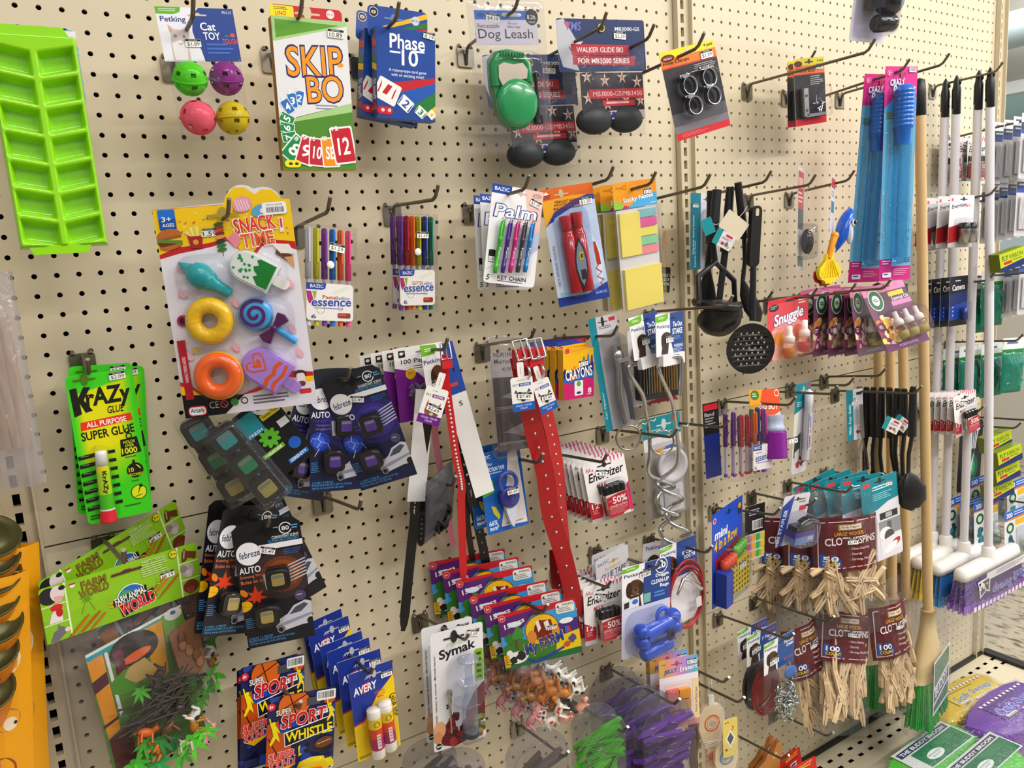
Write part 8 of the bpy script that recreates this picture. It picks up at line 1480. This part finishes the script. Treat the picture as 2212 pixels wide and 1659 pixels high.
mb = MB(); K = M('1d1d24',.2,0,.4); mb.grid(lambda u,v: (w*(.02+(u-.5)*.72),-.03-.014*math.sin(PI*v),-h*.0+.016*math.sin(PI*min(.98,u*.9+.1))**.6+.006*math.cos(PI*v)),14,10,K); mb.box((w*.02,-.022,-h*.06),(w*.7,.022,.012),K); mb.build('stapler_arm',t); mb = MB(); mb.box((w*.0,-.022,-h*.16),(w*.76,.026,.012),M('4a2a90',.3,0,.3)); mb.build('stapler_base',t); mb = MB(); mb.box((w*.02,-.022,-h*.27),(w*.72,.026,.018),'7a94c8'); v,f_,_,_ = txt('500',.04,0); mb.add([(w*(.12)+x*.018,-.0352,-h*.3+y*.009) for x,y in v],f_,'e8eef8'); mb.build('staple_box',t); blister(t,54,64,88,62,w,h,.046,clear('f0f0f8',0.03,0.28,.4,30,.05,.03),.3)
# ---------------------------------------------------------------- clothespin bags
def clothespin(mb):
    W = M('d8bd96',.6)
    for s in (1,-1): mb.prism([(x,z*s) for x,z in ((-.042,.0014),(-.036,.0052),(.0,.0054),(.03,.005),(.042,.0028),(.042,.0008),(.012,.0004),(.006,.0016),(.001,.0002),(-.014,.0004))][::(-1 if s > 0 else 1)],-.0048,.0048,W,W)
    g = metal('9c9c9e',.3); mb.tube([(.002,-.005,.0056),(.004,-.0055,.001),(.002,-.0055,-.003),(-.004,-.0053,.0004),(.002,-.005,-.0056)],.0007,g,6); mb.tube([(.006,.006,0),(.006,-.0055,0)],.0013,g,6)
_pinm = {}
def pins(t,w,h,y0,y1,n,spread=1,seed=0,sk=0):
    rnd = random.Random(seed)
    for i in range(n):
        if 'd' not in _pinm: mb = MB(); clothespin(mb); o = mb.build('clothespin',t); _pinm['d'] = o.data
        else: o = bpy.data.objects.new('clothespin',_pinm['d']); C.objects.link(o); o.parent = t
        y = rnd.uniform(y0,y1); o.location = xy(w,h,rnd.uniform(12,88)+sk*(y-y0),y,rnd.uniform(-.004,.02)); o.rotation_euler = (rnd.uniform(-.5,.5)*1.4,PI/2+rnd.gauss(0,.34)*spread,rnd.uniform(-.3,.3)); o.rotation_euler.x += rnd.choice((0,PI))
def pinbag(key,label,grp,count,y0,y1,n,seed,bh,dz,spread=1):
    t,w,h = start('clothespin_bag',label,'clothespins',key,grp)
    dep = .026
    def bend(x,z,y): u = x/w; return (x,y-dep*(math.sin(PI*min(1,max(0,u+.5)))**.6)-.003-.002*math.sin(u*14+z*30),z)
    mb = MB(); A = Art(mb,w,h,0,bend,6e-5); A.R(0,0,100,100,'5c0d18'); A.R(4,6,96,7.6,'e0c8c8'); A.R(4,92,96,93.6,'e0c8c8'); A.R(4,6,5.2,93,'e0c8c8'); A.R(94.8,6,96,93,'e0c8c8')
    A.R(32,12,68,23,'b8924a'); A.R(34,13.6,66,21.4,'e6dccc'); A.T('Family Treasures',36,14.6,64,20.4,'3a2418',.02,.15); A.T('LARGE WOODEN',26,26,74,33,'e0b030',.03); A.T('CLOTHESPINS',12,36,92,50,'f0e8e8',.03); [A.T(s,46,56+i*10,46+len(s)*2.4,62+i*10,'e6d8d8',.01) for i,s in enumerate(('- Non-Staining','- Sturdy','- Strong, No-Slip Grip'))]
    A.P([6,66,24,67,32,76,34,91,6,91],'1c4fa8'); A.T(count,9,70,29,80,'f0f4fa',.04); A.T('COUNT',9,82,31,88,'e8d84a',.03); mb.build('label',t)
    pins(t,w,h,y0,y1,n,spread,seed)
    pillow(t,w*1.04,bh*h,.034,None,dz=dz*h,seed=seed,wr=.9,back=.5,nu=30,nv=44); mb = MB(); mb.torus((0,-.004,dz*h+bh*h/2-.008),.005,.0015,metal('c8a24a',.25),'y',18,8); mb.build('eyelet',t); sticker(t,w,h,50,44,16,'$2.49',-4,-.034); return t
g = pinbag('pinlab','front upper clothespin bag with maroon label reading fifty count','upper clothespin bags','50',88,160,60,3,2.8,-.42,2.2)
p = PL['pinlab']
for i,nm in enumerate(('middle','rear')):
    c = clone(g,'pinlab',nm+' upper clothespin bag behind the front one'); k = i+1; c.location = (p[0]-.02*k,p[1]+.062*k,p[2]-.012*k); c.rotation_euler = (p[3],p[4]+.04*k,p[5])
pinbag('pl_m','middle lower clothespin bag with crumpled maroon label','lower clothespin bags','100',84,190,60,5,2.9,-.5); pinbag('pl_l','left lower clothespin bag, label half hidden by the chain packs','lower clothespin bags','100',90,190,54,8,2.8,-.42); pinbag('pl_r','right lower clothespin bag with blue one hundred count corner','lower clothespin bags','100',88,175,56,12,2.6,-.42)
# ---- tie-out chain packs
def chainpack():
    t,w,h = start('tie_out_chain_pack','front tie-out chain pack with a heap of steel chain links in a clear bag','dog chain','chain','tie-out chain packs'); hh = h*.36; mb,A = card(t,w,hh,'e8e6ea',r=.03,dz=h*.32); A.pt = lambda x,y: ((x/100-.5)*w,h*.5-y/100*hh); petking(A,('Tie-Out','CHAIN'),20,'1f4a90'); A.T('PET TOUGH',66,76,94,84,'d0503c',.02); A.slot(60,18,28,'2a2a30'); mb.build('header_card',t); sticker(t,w,h,32,24,28,'$5.99',4)
    mb = MB(); mb.ell(xy(w,h,70,42,.012),(w*.2,.003,h*.07),'3a64a8',18,8); mb.build('round_sticker',t); me = None
    for i in range(70):
        if me is None: mb = MB(); mb.tube([(.0095*math.cos(a)*.6,.0,.0095*math.sin(a)) for a in [2*PI*k/14 for k in range(14)]],.0013,metal('bcc4c6',.2),6,closed=True); o = mb.build('chain_link',t); me = o.data
        else: o = bpy.data.objects.new('chain_link',me); C.objects.link(o); o.parent = t
        y = random.gauss(72,11); o.location = xy(w,h,random.gauss(52,17),max(50,min(96,y)),random.uniform(.004,.022)); o.rotation_euler = (random.random()*6,random.random()*6,random.random()*6)
    pillow(t,w,h*.66,.024,None,dz=-h*.17,seed=31,wr=.8); return t
g = chainpack()
for k,nm,col in (('chain_b','middle','8a0f1c'),('chain_c','rear','17161a')):
    t,w,h = start('tie_out_cable_pack',nm+(' tie-out pack with red coiled cable' if nm == 'middle' else ' tie-out pack with black coiled cable'),'dog tie',k,'tie-out chain packs'); hh = h*.36; mb,A = card(t,w,hh,'e8e6ea',r=.03,dz=h*.32); A.pt = lambda x,y: ((x/100-.5)*w,h*.5-y/100*hh); petking(A,("7' Tie-Out",'CABLE'),26,'1f3f86'); A.T('PET TOUGH',66,10,94,18,'d0503c',.02); mb.build('header_card',t); sticker(t,w,h,30,20,28,'$4.99',4)
    for i in range(6): mb = MB(); mb.torus((0,-.006-.003*(i % 3),-h*.16),.034+.002*i,.0028,M(col,.3,0,.3),'y',40,8,mx=Matrix.Scale(1.3,4,(0,0,1))); mb.build('cable_loop',t)
    mb = MB(); mb.ell((0,-.004,-h*.16),(.036,.004,.046),M(col,.3,0,.3),20,10); mb.build('cable_core',t); pillow(t,w,h*.64,.022,None,dz=-h*.17,seed=35)

# ---------------------------------------------------------------- brooms on the long hook, wooden handles
def broom(k,label,col,tip,hd=1):
    a,b = V(k); t = thing('push_broom',label,'broom',tuple(b),'white handled brooms'); a = a-b; b = Vector((0,0,0)); d = (b-a).normalized()
    mb = MB(); mb.tube([a+d*.075,b],.0105,M('d8d5dc',.3,0,.2),18); mb.build('pole',t)
    mb = MB(); K = M('14181c',.4); mb.lathe([(.0015,-.006),(.008,.004),(.0095,.018),(.0128,.03),(.0128,.088),(.0108,.09)],a,d,K,16,sq=(1,.8)); mb.ell(a+d*.012+Vector((0,-.0085,0)),(.004,.003,.007),'050505',8,6); mb.build('hang_cap',t)
    W = M('e4e0dc',.3,0,.2); mb = MB(); mb.lathe([(.0125,-.012),(.0165,-.008),(.0165,.018),(.021,.03)],b,(0,0,-1),W,18); L = .145; prof = [(-.5,.62),(-.46,.94),(-.3,1),(.3,1),(.46,.94),(.5,.62)]
    vs = []; 
    for z,s in ((-.016,.5),(-.022,.86),(-.034,1),(-.046,1)): vs += [(2*L*u*(.9+.1*s),.02*s*c*v,z) for u,v in prof for c in (1,)]+[(2*L*u*(.9+.1*s),-.02*s*v,z) for u,v in prof[::-1]]
    n = 12; mb.add(vs,[(i*n+j,i*n+(j+1) % n,(i+1)*n+(j+1) % n,(i+1)*n+j) for i in range(3) for j in range(n)]+[list(range(n))[::-1],list(range(3*n,4*n))],W,True); mb.build('broom_block',t)
    mb = MB(); g1,g2 = M(col,.6),M(tip,.6); rnd = random.Random(k)
    for i in range(90):
        for j in range(4):
            x,y = (i/89-.5)*2*L*.95,(j/3-.5)*.028; x2,y2 = x*1.13+rnd.uniform(-.002,.002),y*1.5+rnd.uniform(-.002,.002); e = .06+.035*(1-(abs(x)/L)**2*.35)+rnd.uniform(-.004,.004)
            for z0,z1,m in ((0,.78,g1),(.78,1,g2)):
                p,q = Vector((x+(x2-x)*z0,y+(y2-y)*z0,-.044-e*z0)),Vector((x+(x2-x)*z1,y+(y2-y)*z1,-.044-e*z1)); s = Vector((.0021,0,0)); u = Vector((0,.0021,0)); mb.add([p-s,p+u,p+s,p-u,q-s,q+u,q+s,q-u],[(0,1,5,4),(1,2,6,5),(2,3,7,6),(3,0,4,7)],m)
    tag(mb.build('bristles',t),kind='stuff')
    if hd:
        mb,A = card(t,.17,.11,'d8d2e4',y=-.03,r=.03); A.pt = lambda x,y: ((x/100-.5)*.24+.005,-.04-y/100*.088); A.bx = None; A.R(0,0,100,20,'dcdae2'); A.m(30,3,100,17,3,'5a5a6a',.4); mb = MB(); A.mb = mb; A.y = -.031; A.R(20,-4,112,20,'dcdae2'); A.m(40,2,108,16,3,'6a6a7a',.4); A.P([2,12,28,8,27,58,20,50,8,66,6,40],'e6e4ec'); A.P([4,18,26,14,25,52,20,46,9,60,8,38],'1c1b20'); [A.W(8+random.random()*14,20+random.random()*28,2.4,'d8d6dc',8) for i in range(14)]
        A.T('Soft',78,36,104,66,'2a3f9a',.04,.1,180,'c9c4ea',.05); A.T('Sweep',34,42,74,76,'2a3f9a',.04,.1,180,'c9c4ea',.05); [A.P([x,88-abs(x-50)*.06,x+5,88-abs(x-50)*.06,x+5.4,98,x+2.6,101,x-.4,98],'e2d4ec') for x in range(-4,118,8)]; mb.build('printed_sleeve',t)
    mb = MB(); P2 = BAG(); mb.grid(lambda u,v: ((u-.5)*2*L*1.2,-.036*math.sin(PI*u)**.4-.004*noise.noise(Vector((u*9,v*6,1))),-.03-.21*v),20,14,P2); mb.build('clear_bag',t)
broom('P1','white broom with magenta bristles, nearest the pegboard','8a1450','a82a6a',0); broom('P2','white broom with yellow bristles, second from the pegboard','c4a80c','d8bc20',0); broom('P3','white broom with bright blue bristles, third from the pegboard','0a6ab0','3a8ac8',0); broom('P4','front white broom with purple bristles and an upside down printed sleeve','5a3590','9a6ac4',1)
WD = lambda: M('c9aa78',.5,0,.2); BK = lambda: M('d9bd86',.45,0,.2)
def wood(k,label,front):
    a,b = V(k); t = thing('wooden_broom',label,'broom',tuple(b),'wooden handled brooms'); a = a-b; d = a.normalized(); mb = MB(); mb.tube([a,(0,0,0)],.0118,WD(),16); mb.build('wooden_pole',t)
    mb = MB(); mb.lathe([(0,-.012),(.012,-.006),(.0135,.02),(.0135,.07),(.012,.072)],a,-d,M('14161a',.45),16); mb.build('hang_cap',t)
    R = Matrix.Rotation(math.radians(14 if front else 4),4,'Z'); mb = MB(); vs = []
    for z,hx,hy in ((.02,.017,.017),(-.03,.022,.019),(-.10,.06,.028),(-.125,.07,.03),(-.15,.07,.03)): vs += [R @ Vector((hx*math.cos(q)*1.05,hy*math.sin(q),z)) for q in [2*PI*i/16+PI/16 for i in range(16)]]
    mb.add(vs,[(i*16+j,i*16+(j+1) % 16,(i+1)*16+(j+1) % 16,(i+1)*16+j) for i in range(4) for j in range(16)]+[list(range(16)),list(range(64,80))[::-1]],BK(),True); mb.build('broom_block',t)
    mb = MB(); g = M('17a02c',.6); rnd = random.Random(2)
    for i in range(400):
        x,y = rnd.uniform(-.066,.066),rnd.uniform(-.024,.024); p,q = R @ Vector((x,y,-.148)),R @ Vector((x*1.25,y*1.35,-.265+rnd.uniform(-.006,.006))); s = Vector((.0022,0,0)); u = Vector((0,.0022,0)); mb.add([p-s,p+u,p+s,p-u,q-s,q+u,q+s,q-u],[(0,1,5,4),(1,2,6,5),(2,3,7,6),(3,0,4,7)],g)
    tag(mb.build('bristles',t),kind='stuff')
    if front:
        mb = MB(); A = Art(mb,.15,.17,-.034,lambda x,z,y: R @ Vector((x,y,z-.15))); A.R(6,10,94,94,'dfe0dc'); A.P([10,14,90,14,90,40,10,52],'0c6a3a'); A.P([10,56,90,44,90,64,10,76],'1b2c52'); A.P([10,80,90,68,90,90,10,90],'0c6a3a'); A.T('BUDDY',16,50,84,66,'e6e8ec',.04,0,8); mb.build('printed_sleeve',t)
    mb = MB(); P2 = BAG(); mb.grid(lambda u,v: R @ Vector((.105*math.cos(2*PI*u)*(.6+.4*min(1,v*2)),.046*math.sin(2*PI*u)*(.7+.3*min(1,v*2))+.003*noise.noise(Vector((u*9,v*8,4))),.03-.31*v)),28,16,P2); mb.build('clear_bag',t)
wood('wmain','front wooden handled broom with tan block and green bristles in a bag',1); wood('w1','rear wooden handled broom, first of three behind the teal kitchen cards',0); wood('w2','rear wooden handled broom, middle of three behind the teal kitchen cards',0); wood('w3','rear wooden handled broom with tan block beside the maroon clothespin bag',0)
# ---------------------------------------------------------------- broom heads lying on the base shelf
def flat(name,label,k,col,art,tipc=None):
    P = [Vector(p) for p in PZ[k]]; o = P[0].copy(); o.z = ZB; t = thing(name,label,'broom',tuple(o),'brooms on the base shelf'); top = P[0].z-ZB; mb = MB(); out = [(p.x-o.x,p.y-o.y) for p in P]; n = len(out)
    cx,cy = sum(p[0] for p in out)/n,sum(p[1] for p in out)/n; ring = []
    for s,z in ((1.0,.004),(1.03,top*.5),(1,top*.85),(.94,top)): ring += [(cx+(x-cx)*s,cy+(y-cy)*s,z) for x,y in out]
    g = M(col,.6); mb.add(ring,[(i*n+j,i*n+(j+1) % n,(i+1)*n+(j+1) % n,(i+1)*n+j) for i in range(3) for j in range(n)],g,True); tri = tessellate_polygon([[Vector((x,y,0)) for x,y,z in ring[3*n:]]]); mb.add(ring[3*n:],tri,g); mb.build('bristle_head',t)
    a,b = [Vector(p) for p in PZ[k+'_l'][:2]]; c_ = Vector(PZ[k+'_l'][2]); ex = (b-a); w = ex.length; ex.normalize(); ey = (c_-a); ey -= ex*ey.dot(ex); h = ey.length; ey.normalize(); mb = MB(); A = Art(mb,w,h,-.0012,lambda x,z,y: (a-o)+ex*(x+w/2)+ey*(h/2-z)+Vector((0,0,-y)),step=5e-5); art(A,t); mb.build('printed_label',t)
    rnd = random.Random(k); mb = MB()
    if tipc:
        m = M(tipc,.6)
        for i in range(260): q = rnd.random()*len(out); j = int(q) % n; f_ = q-int(q); x,y = out[j][0]*(1-f_)+out[(j+1) % n][0]*f_,out[j][1]*(1-f_)+out[(j+1) % n][1]*f_; z = rnd.uniform(.2,.95)*top; e = Vector((x-cx,y-cy,0)).normalized(); p = Vector((x,y,z)); mb.tube([p-e*.02,p+e*rnd.uniform(.002,.009)],.0016,m,4,False)
        tag(mb.build('bristle_tips',t),kind='stuff')
    mb = MB(); P2 = BAG(); vs = [(cx+(x-cx)*1.1,cy+(y-cy)*1.1,top*q) for q in (.05,.9) for x,y in out]+[(cx+(x-cx)*.95,cy+(y-cy)*.95,top+.005+.004*noise.noise(Vector((x*40,y*40,0)))) for x,y in out]; mb.add(vs,[(i*n+j,i*n+(j+1) % n,(i+1)*n+(j+1) % n,(i+1)*n+j) for i in range(2) for j in range(n)]+[list(range(2*n,3*n))],P2,True); mb.build('clear_bag',t)
def soft(bg,ink,hi):
    def f(A,t): A.R(0,0,100,100,bg); A.T('Soft',6,34,44,82,ink,.03,.1,0,hi,.05); A.T('Sweep',48,30,98,84,ink,.03,.1,0,hi,.05); A.m(10,8,96,16,1,'3a3420',.5); A.R(8,86,30,112,'e4e2e2'); A.bx = None; [A.R(9+i*1.6,92,9.7+i*1.6,112,'2a2a2e') for i in range(12)]; A.R(40,96,100,110,'dcdade'); A.m(44,99,96,108,2,'8a8a92'); [A.P([x,-16,x+5,-16,x+5,-5,x+2.5,-2,x,-5],'eee4f0') for x in range(-2,100,9)]
    return f
def buddy(A,t): A.bx = None; A.R(-4,-8,104,100,'ced4d2'); A.R(0,0,100,22,'16294a'); A.T('THE BUDDY BROOM',4,5,95,18,'eef0f2',.05); A.R(14,27,102,96,'0b6e44'); A.E(40,68,15,17,'dfe6e2'); A.T('INDUSTRIAL',28,60,52,66,'3a6a54',.02); A.T('QUALITY',31,70,49,76,'3a6a54',.02); A.m(50,34,98,60,7,'4a9a74',.3); A.m(30,23.4,62,25.6,1,'5a7a84')
flat('yellow_broom','yellow soft broom head lying in its bag at the back of the shelf','shy','cdae10',soft('d8b814','5a7aa8','d8d4c0'),'d8c86a'); flat('purple_broom','purple soft broom head lying at the right end of the shelf','shp','6a3a9c',soft('5a2c92','2c4aa8','c4b8ea'),'9c74c4'); flat('green_broom','left lime green broom head with a navy and green label on the shelf','shb','3fae24',buddy,'7ad848'); flat('green_broom','right lime green broom head, partly over the left one at the frame corner','shc','4ab82c',buddy,'84dc50')
# ---------------------------------------------------------------- packs behind the broom handles
def small(name,label,cat,k,w,h,base,draw,grp=None,yaw=-6,roll=0,extra=None,i=0):
    t = thing(name,label,cat,PT[k][i],grp); t.rotation_euler = (0,math.radians(roll),math.radians(yaw)); mb,A = card(t,w,h,base,r=.06); draw(A); mb.build('card',t)
    if extra: extra(t,w,h)
    return t
def dcomb(A): A.R(0,0,100,14,'e6e6ea'); A.m(14,4,84,8,1,'5a5a62',.7); A.R(0,14,100,24,'24304a'); A.m(14,17,80,21,1,'aab4c8',.6); A.R(0,24,100,31,'2c4a9c'); A.R(10,38,90,92,'b4b2b4')
def xcomb(t,w,h): blister(t,50,64,84,60,w,h,.01,BLI(),.1); mb = MB(); [mb.box(((x/100-.5)*w,-.004,-h*.14),(w*.05,.003,h*.5),'d8d6da') for x in range(20,84,8)]; mb.build('comb_teeth',t)
for r,nm in (('ca','top'),('cb','middle'),('cc','lowest')):
    for i in range(len(PT[r])): small('comb_pack',('first','second','third','fourth','fifth')[i]+' white comb pack from the pegboard in the '+nm+' row beyond the brooms','comb',r,.058,.155,'cccace',dcomb,nm+' row of comb packs',-8,2,xcomb,i)
def dcell(A): A.R(0,0,100,58,'dcdade'); A.T('Energizer',8,16,70,26,'1c1a1e',.04,.25,8); A.T('MAX',66,17,86,22,'c8242c',.03,.2,6); A.P([0,62,50,54,50,88,0,92],'a81c28'); A.P([50,54,100,60,100,100,0,100,0,92,50,88],'b8b6b8'); A.R(6,6,14,12,'d05a60'); A.slot(56,8,30,'2a2a2e')
def xcell(t,w,h):
    for x in (44,74): mb = MB(); p = xy(w,h,x,92,.014); mb.lathe([(0,0),(.0125,0),(.0125,.034)],p,(0,0,1),metal('b0aeb0',.25),18); mb.lathe([(.0127,.034),(.0127,.048),(0,.049)],p,(0,0,1),M('1a191c',.25),18); mb.build('battery',t)
    blister(t,58,68,72,50,w,h,.03,BLI(),.15)
for i in range(4): small('large_battery_card',('front','second','third','rearmost')[i]+' white and red card of two large batteries across the broom handles','batteries','cell',.088,.125,'dcdade',dcell,'large battery cards',-8,2,xcell,i)
def dcam(A): A.R(0,0,100,100,'101218'); A.T('Camera',14,16,84,28,'e6e6ea',.04,.1,3); A.m(30,8,70,13,1,'b8b8c0'); A.P([0,36,100,30,100,86,0,88],'152a66'); A.P([0,60,100,52,100,86,0,88],'1f3f9a'); [A.C(20,62+i*8,3,'c0c4d0') for i in range(3)]
def xcam(t,w,h): mb = MB(); mb.lathe([(0,0),(.008,0),(.008,.03),(0,.03)],xy(w,h,66,88,.01),(0,0,1),M('2a3f8a',.25,.4),16); mb.build('battery',t); blister(t,62,72,60,44,w,h,.02,BLI(),.15)
for i in range(4): small('camera_battery_card',('front','second','third','rearmost')[i]+' dark blue camera battery card below the large batteries','batteries','camc',.07,.125,'101218',dcam,'camera battery cards',-6,0,xcam,i)
for i in range(3): c = copy_tree(b0); c['label'] = ('front','second','third')[i]+' battery card high up between the white broom handles'; c['group'] = 'high battery cards'; c.location = PT['eb'][i]; c.rotation_euler = (0,0,math.radians(-4))
for i in range(6): c = copy_tree(b0); c['label'] = ('front','second','third','fourth','fifth','rearmost')[i]+' battery card hanging in front of the white broom handles, right panel'; c['group'] = 'right panel battery cards'; c.location = PT['bd'][i]; c.rotation_euler = (0,math.radians(-8 if i == 0 else 0),math.radians(-8))
def dfl(A): A.R(0,0,100,30,'dfe4e2'); A.m(20,10,80,20,1,'5a6a9a',.6); A.R(0,30,100,62,'0f7a3c'); A.T('Dental Flossers',8,38,94,48,'eaf2ec',.02); A.m(20,52,84,58,1,'8ac8a0'); A.R(0,62,100,70,'d0d8d4')
def xfl(t,w,h):
    rnd = random.Random(4)
    for i in range(16): mb = MB(); c = Vector(xy(w,h,rnd.uniform(16,84),rnd.uniform(72,128),.008)); a = rnd.random()*6; d = Vector((math.cos(a),0,math.sin(a)))*.02; mb.tube([c-d,c+d*.5,c+d+Vector((.004,0,.004))],.0018,M('1fa088',.4),6); mb.build('floss_pick',t)
    pillow(t,w,h*1.05,.014,tint('3aa890',.35),dz=-h*.45,seed=5)
for i in range(6): small('dental_flosser_bag',('front upper','front lower right','second lower','third lower','rear lower','rear upper')[i]+' green dental flosser bag behind the white broom handles','dental flossers','fl',.088,.1,'dfe4e2',dfl,'dental flosser bags',-8,3 if i == 1 else 0,xfl,i)
t = thing('work_glove_pack','dark glove pack with a white hand and green glow print behind the broom handles','gloves',PT['glv'][0]); t.rotation_euler = (0,math.radians(2),math.radians(-10)); w,h = .095,.21; mb,A = card(t,w,h,'12162a',r=.12); A.E(56,66,30,20,'0f5a40'); A.E(56,66,18,12,'1f9a60'); A.P([40,8,52,30,48,46,56,60,66,46,72,24,84,12,70,34,66,50,60,72,50,72,42,48,46,32],'c8ccd0'); [A.L([44+i*9,4,50+i*5,40],3,'d8dce0') for i in range(5)]; A.m(20,84,80,92,2,'4a5a7a'); mb.build('card',t)
def flybox(label,key,grp='fly ribbon boxes'):
    t = thing('fly_ribbon_box',label,'fly ribbon',key,grp); t.rotation_euler = (0,math.radians(-12),math.radians(-14)); w,h,d = .085,.045,.03; mb = MB(); mb.box((0,d/2,0),(w,d,h),'6a7a18'); A = Art(mb,w,h,-.0001); A.R(0,0,100,100,'b8c818'); A.P([0,78,100,62,100,100,0,100],'1b2c6a'); A.T('FLY',8,16,34,44,'2a3a14',.04,.1); A.T('RIBBON',38,18,90,42,'4a5a20',.01); A.R(14,50,46,66,'c82838'); A.m(50,50,90,60,1,'5a6a20'); mb.build('box',t); return t
for i,q in enumerate(PT['fly']): flybox(('front','upper','middle','lowest','highest')[i]+' yellow green fly ribbon box near the right frame edge',q)
def dair(A): A.R(0,0,100,18,'1c5cc0'); A.T('300',8,4,34,14,'eef2fa',.04); A.m(40,4,96,14,2,'b8d0f0'); A.P([0,18,100,14,100,20,0,20],'e07a2c'); A.R(46,22,100,34,'e0b41c'); A.C(24,36,18,'dfe4dc'); A.C(24,36,16,'0f5a34'); A.C(24,36,9,'c8d8c4'); [A.W(20+random.random()*12,56+random.random()*38,9,random.choice(['2a6a7a','1f4f5a','3a8a94']),8) for i in range(10)]; A.R(50,40,96,94,'c0c8cc')
for i in range(7): small('scented_refill_pack',('front right','second','third','fourth','upper right','upper middle','upper left')[i]+' blue topped scented refill pack behind the broom heads','scented oil','air',.1,.14,'dadce0',dair,'blue topped refill packs',-8,-4,lambda t,w,h: (bottle(t,xy(w,h,72,92,.016),'c8dce0','d8dce0',.9),blister(t,70,66,52,58,w,h,.03,BLI(),.2)),i)
# ---------------------------------------------------------------- dog food cans and the hazy bag at the left edge
for i,p in enumerate(V('can')):
    t = thing('dog_food_can',('topmost','second','third','fourth','fifth','sixth','lowest')[i]+' orange dog food can with an olive gold lid in the column at left','dog food',tuple(p),'orange dog food cans'); t.rotation_euler = (math.radians(34),math.radians(16),0); r,H = .034,.075
    mb = MB(); mb.lathe([(0,-H),(r,-H),(r,0)],(0,0,0),(0,0,1),M('e08a1c',.35),28,cap=False); [mb.add([(r*1.003*math.cos(a),r*1.003*math.sin(a),z) for z in (-H*u0,-H*u1) for a in [PI*(q0+(q1-q0)*k/8) for k in range(9)]],[(k,k+1,k+10,k+9) for k in range(8)],c_,True) for q0,q1,u0,u1,c_ in ((1.1,1.5,.1,.6,'e6ded4'),(1.2,1.45,.2,.7,'b0622c'),(1.5,1.7,.3,.9,'c01c6a'),(1.7,1.95,.1,.9,'d87a10'))]; mb.build('can_body',t)
    mb = MB(); g = M('4c4a2a',.4,.6); mb.lathe([(r,-.001),(r*1.03,.002),(r*.96,.003),(r*.92,.0005),(r*.6,.0008),(r*.56,.0022),(0,.002)],(0,0,0),(0,0,1),g,28,cap=False); mb.torus((0,r*.3,.0035),r*.2,.0012,g,'z',16,6); mb.build('pull_lid',t)
for i,k in enumerate(('bagA','bagB')):
    a,b = V(k); t = thing('dog_treat_pouch',('inner','outer')[i]+' orange dog treat pouch edge with magenta bands at lower left','dog treats',tuple(a),'orange dog treat pouches'); L = (a-b).length; d = b-a; t.rotation_euler = (0,math.atan2(-d.x,-d.z),0); w = .09; mb = MB(); A = Art(mb,w,L,0,lambda x,z,y: (x-w/2,y-.022*math.sin(PI*min(1,max(0,x/w+.5)))**.6,z-L/2)); A.R(0,0,100,100,'e29a12'); [A.P([60,12+j*22,100,6+j*22,100,10+j*22,60,16+j*22],'b81864') for j in range(4)]; A.E(70,62,16,5,'c07a38'); A.E(74,64,8,3,'e8d4b8'); A.E(80,64,2,.8,'241a14'); A.E(62,84,18,6,'9a4a1c'); A.E(68,36,20,7,'e6d8c8'); mb.add([(-w,0,0),(0,0,0),(0,0,-L),(-w,0,-L)],[(0,3,2,1)],'c8860e'); mb.build('pouch',t)
a = V('haze')[0]; t = thing('pet_chew_bag','hazy clear bag of pale chews hanging at the left frame edge','pet chews',tuple(a)); [(lambda mb: (mb.tube([(x,.004,.06),(x+.004,.0,-.1)],.008,M('b89a78',.7),8),mb.build('chew',t)))(MB()) for x in (-.014,-.004,.006)]; pillow(t,.05,.26,.018,clear('e8e2dc',0.05,0.25,.8,60,.1,.2),seed=41,dz=-.02)
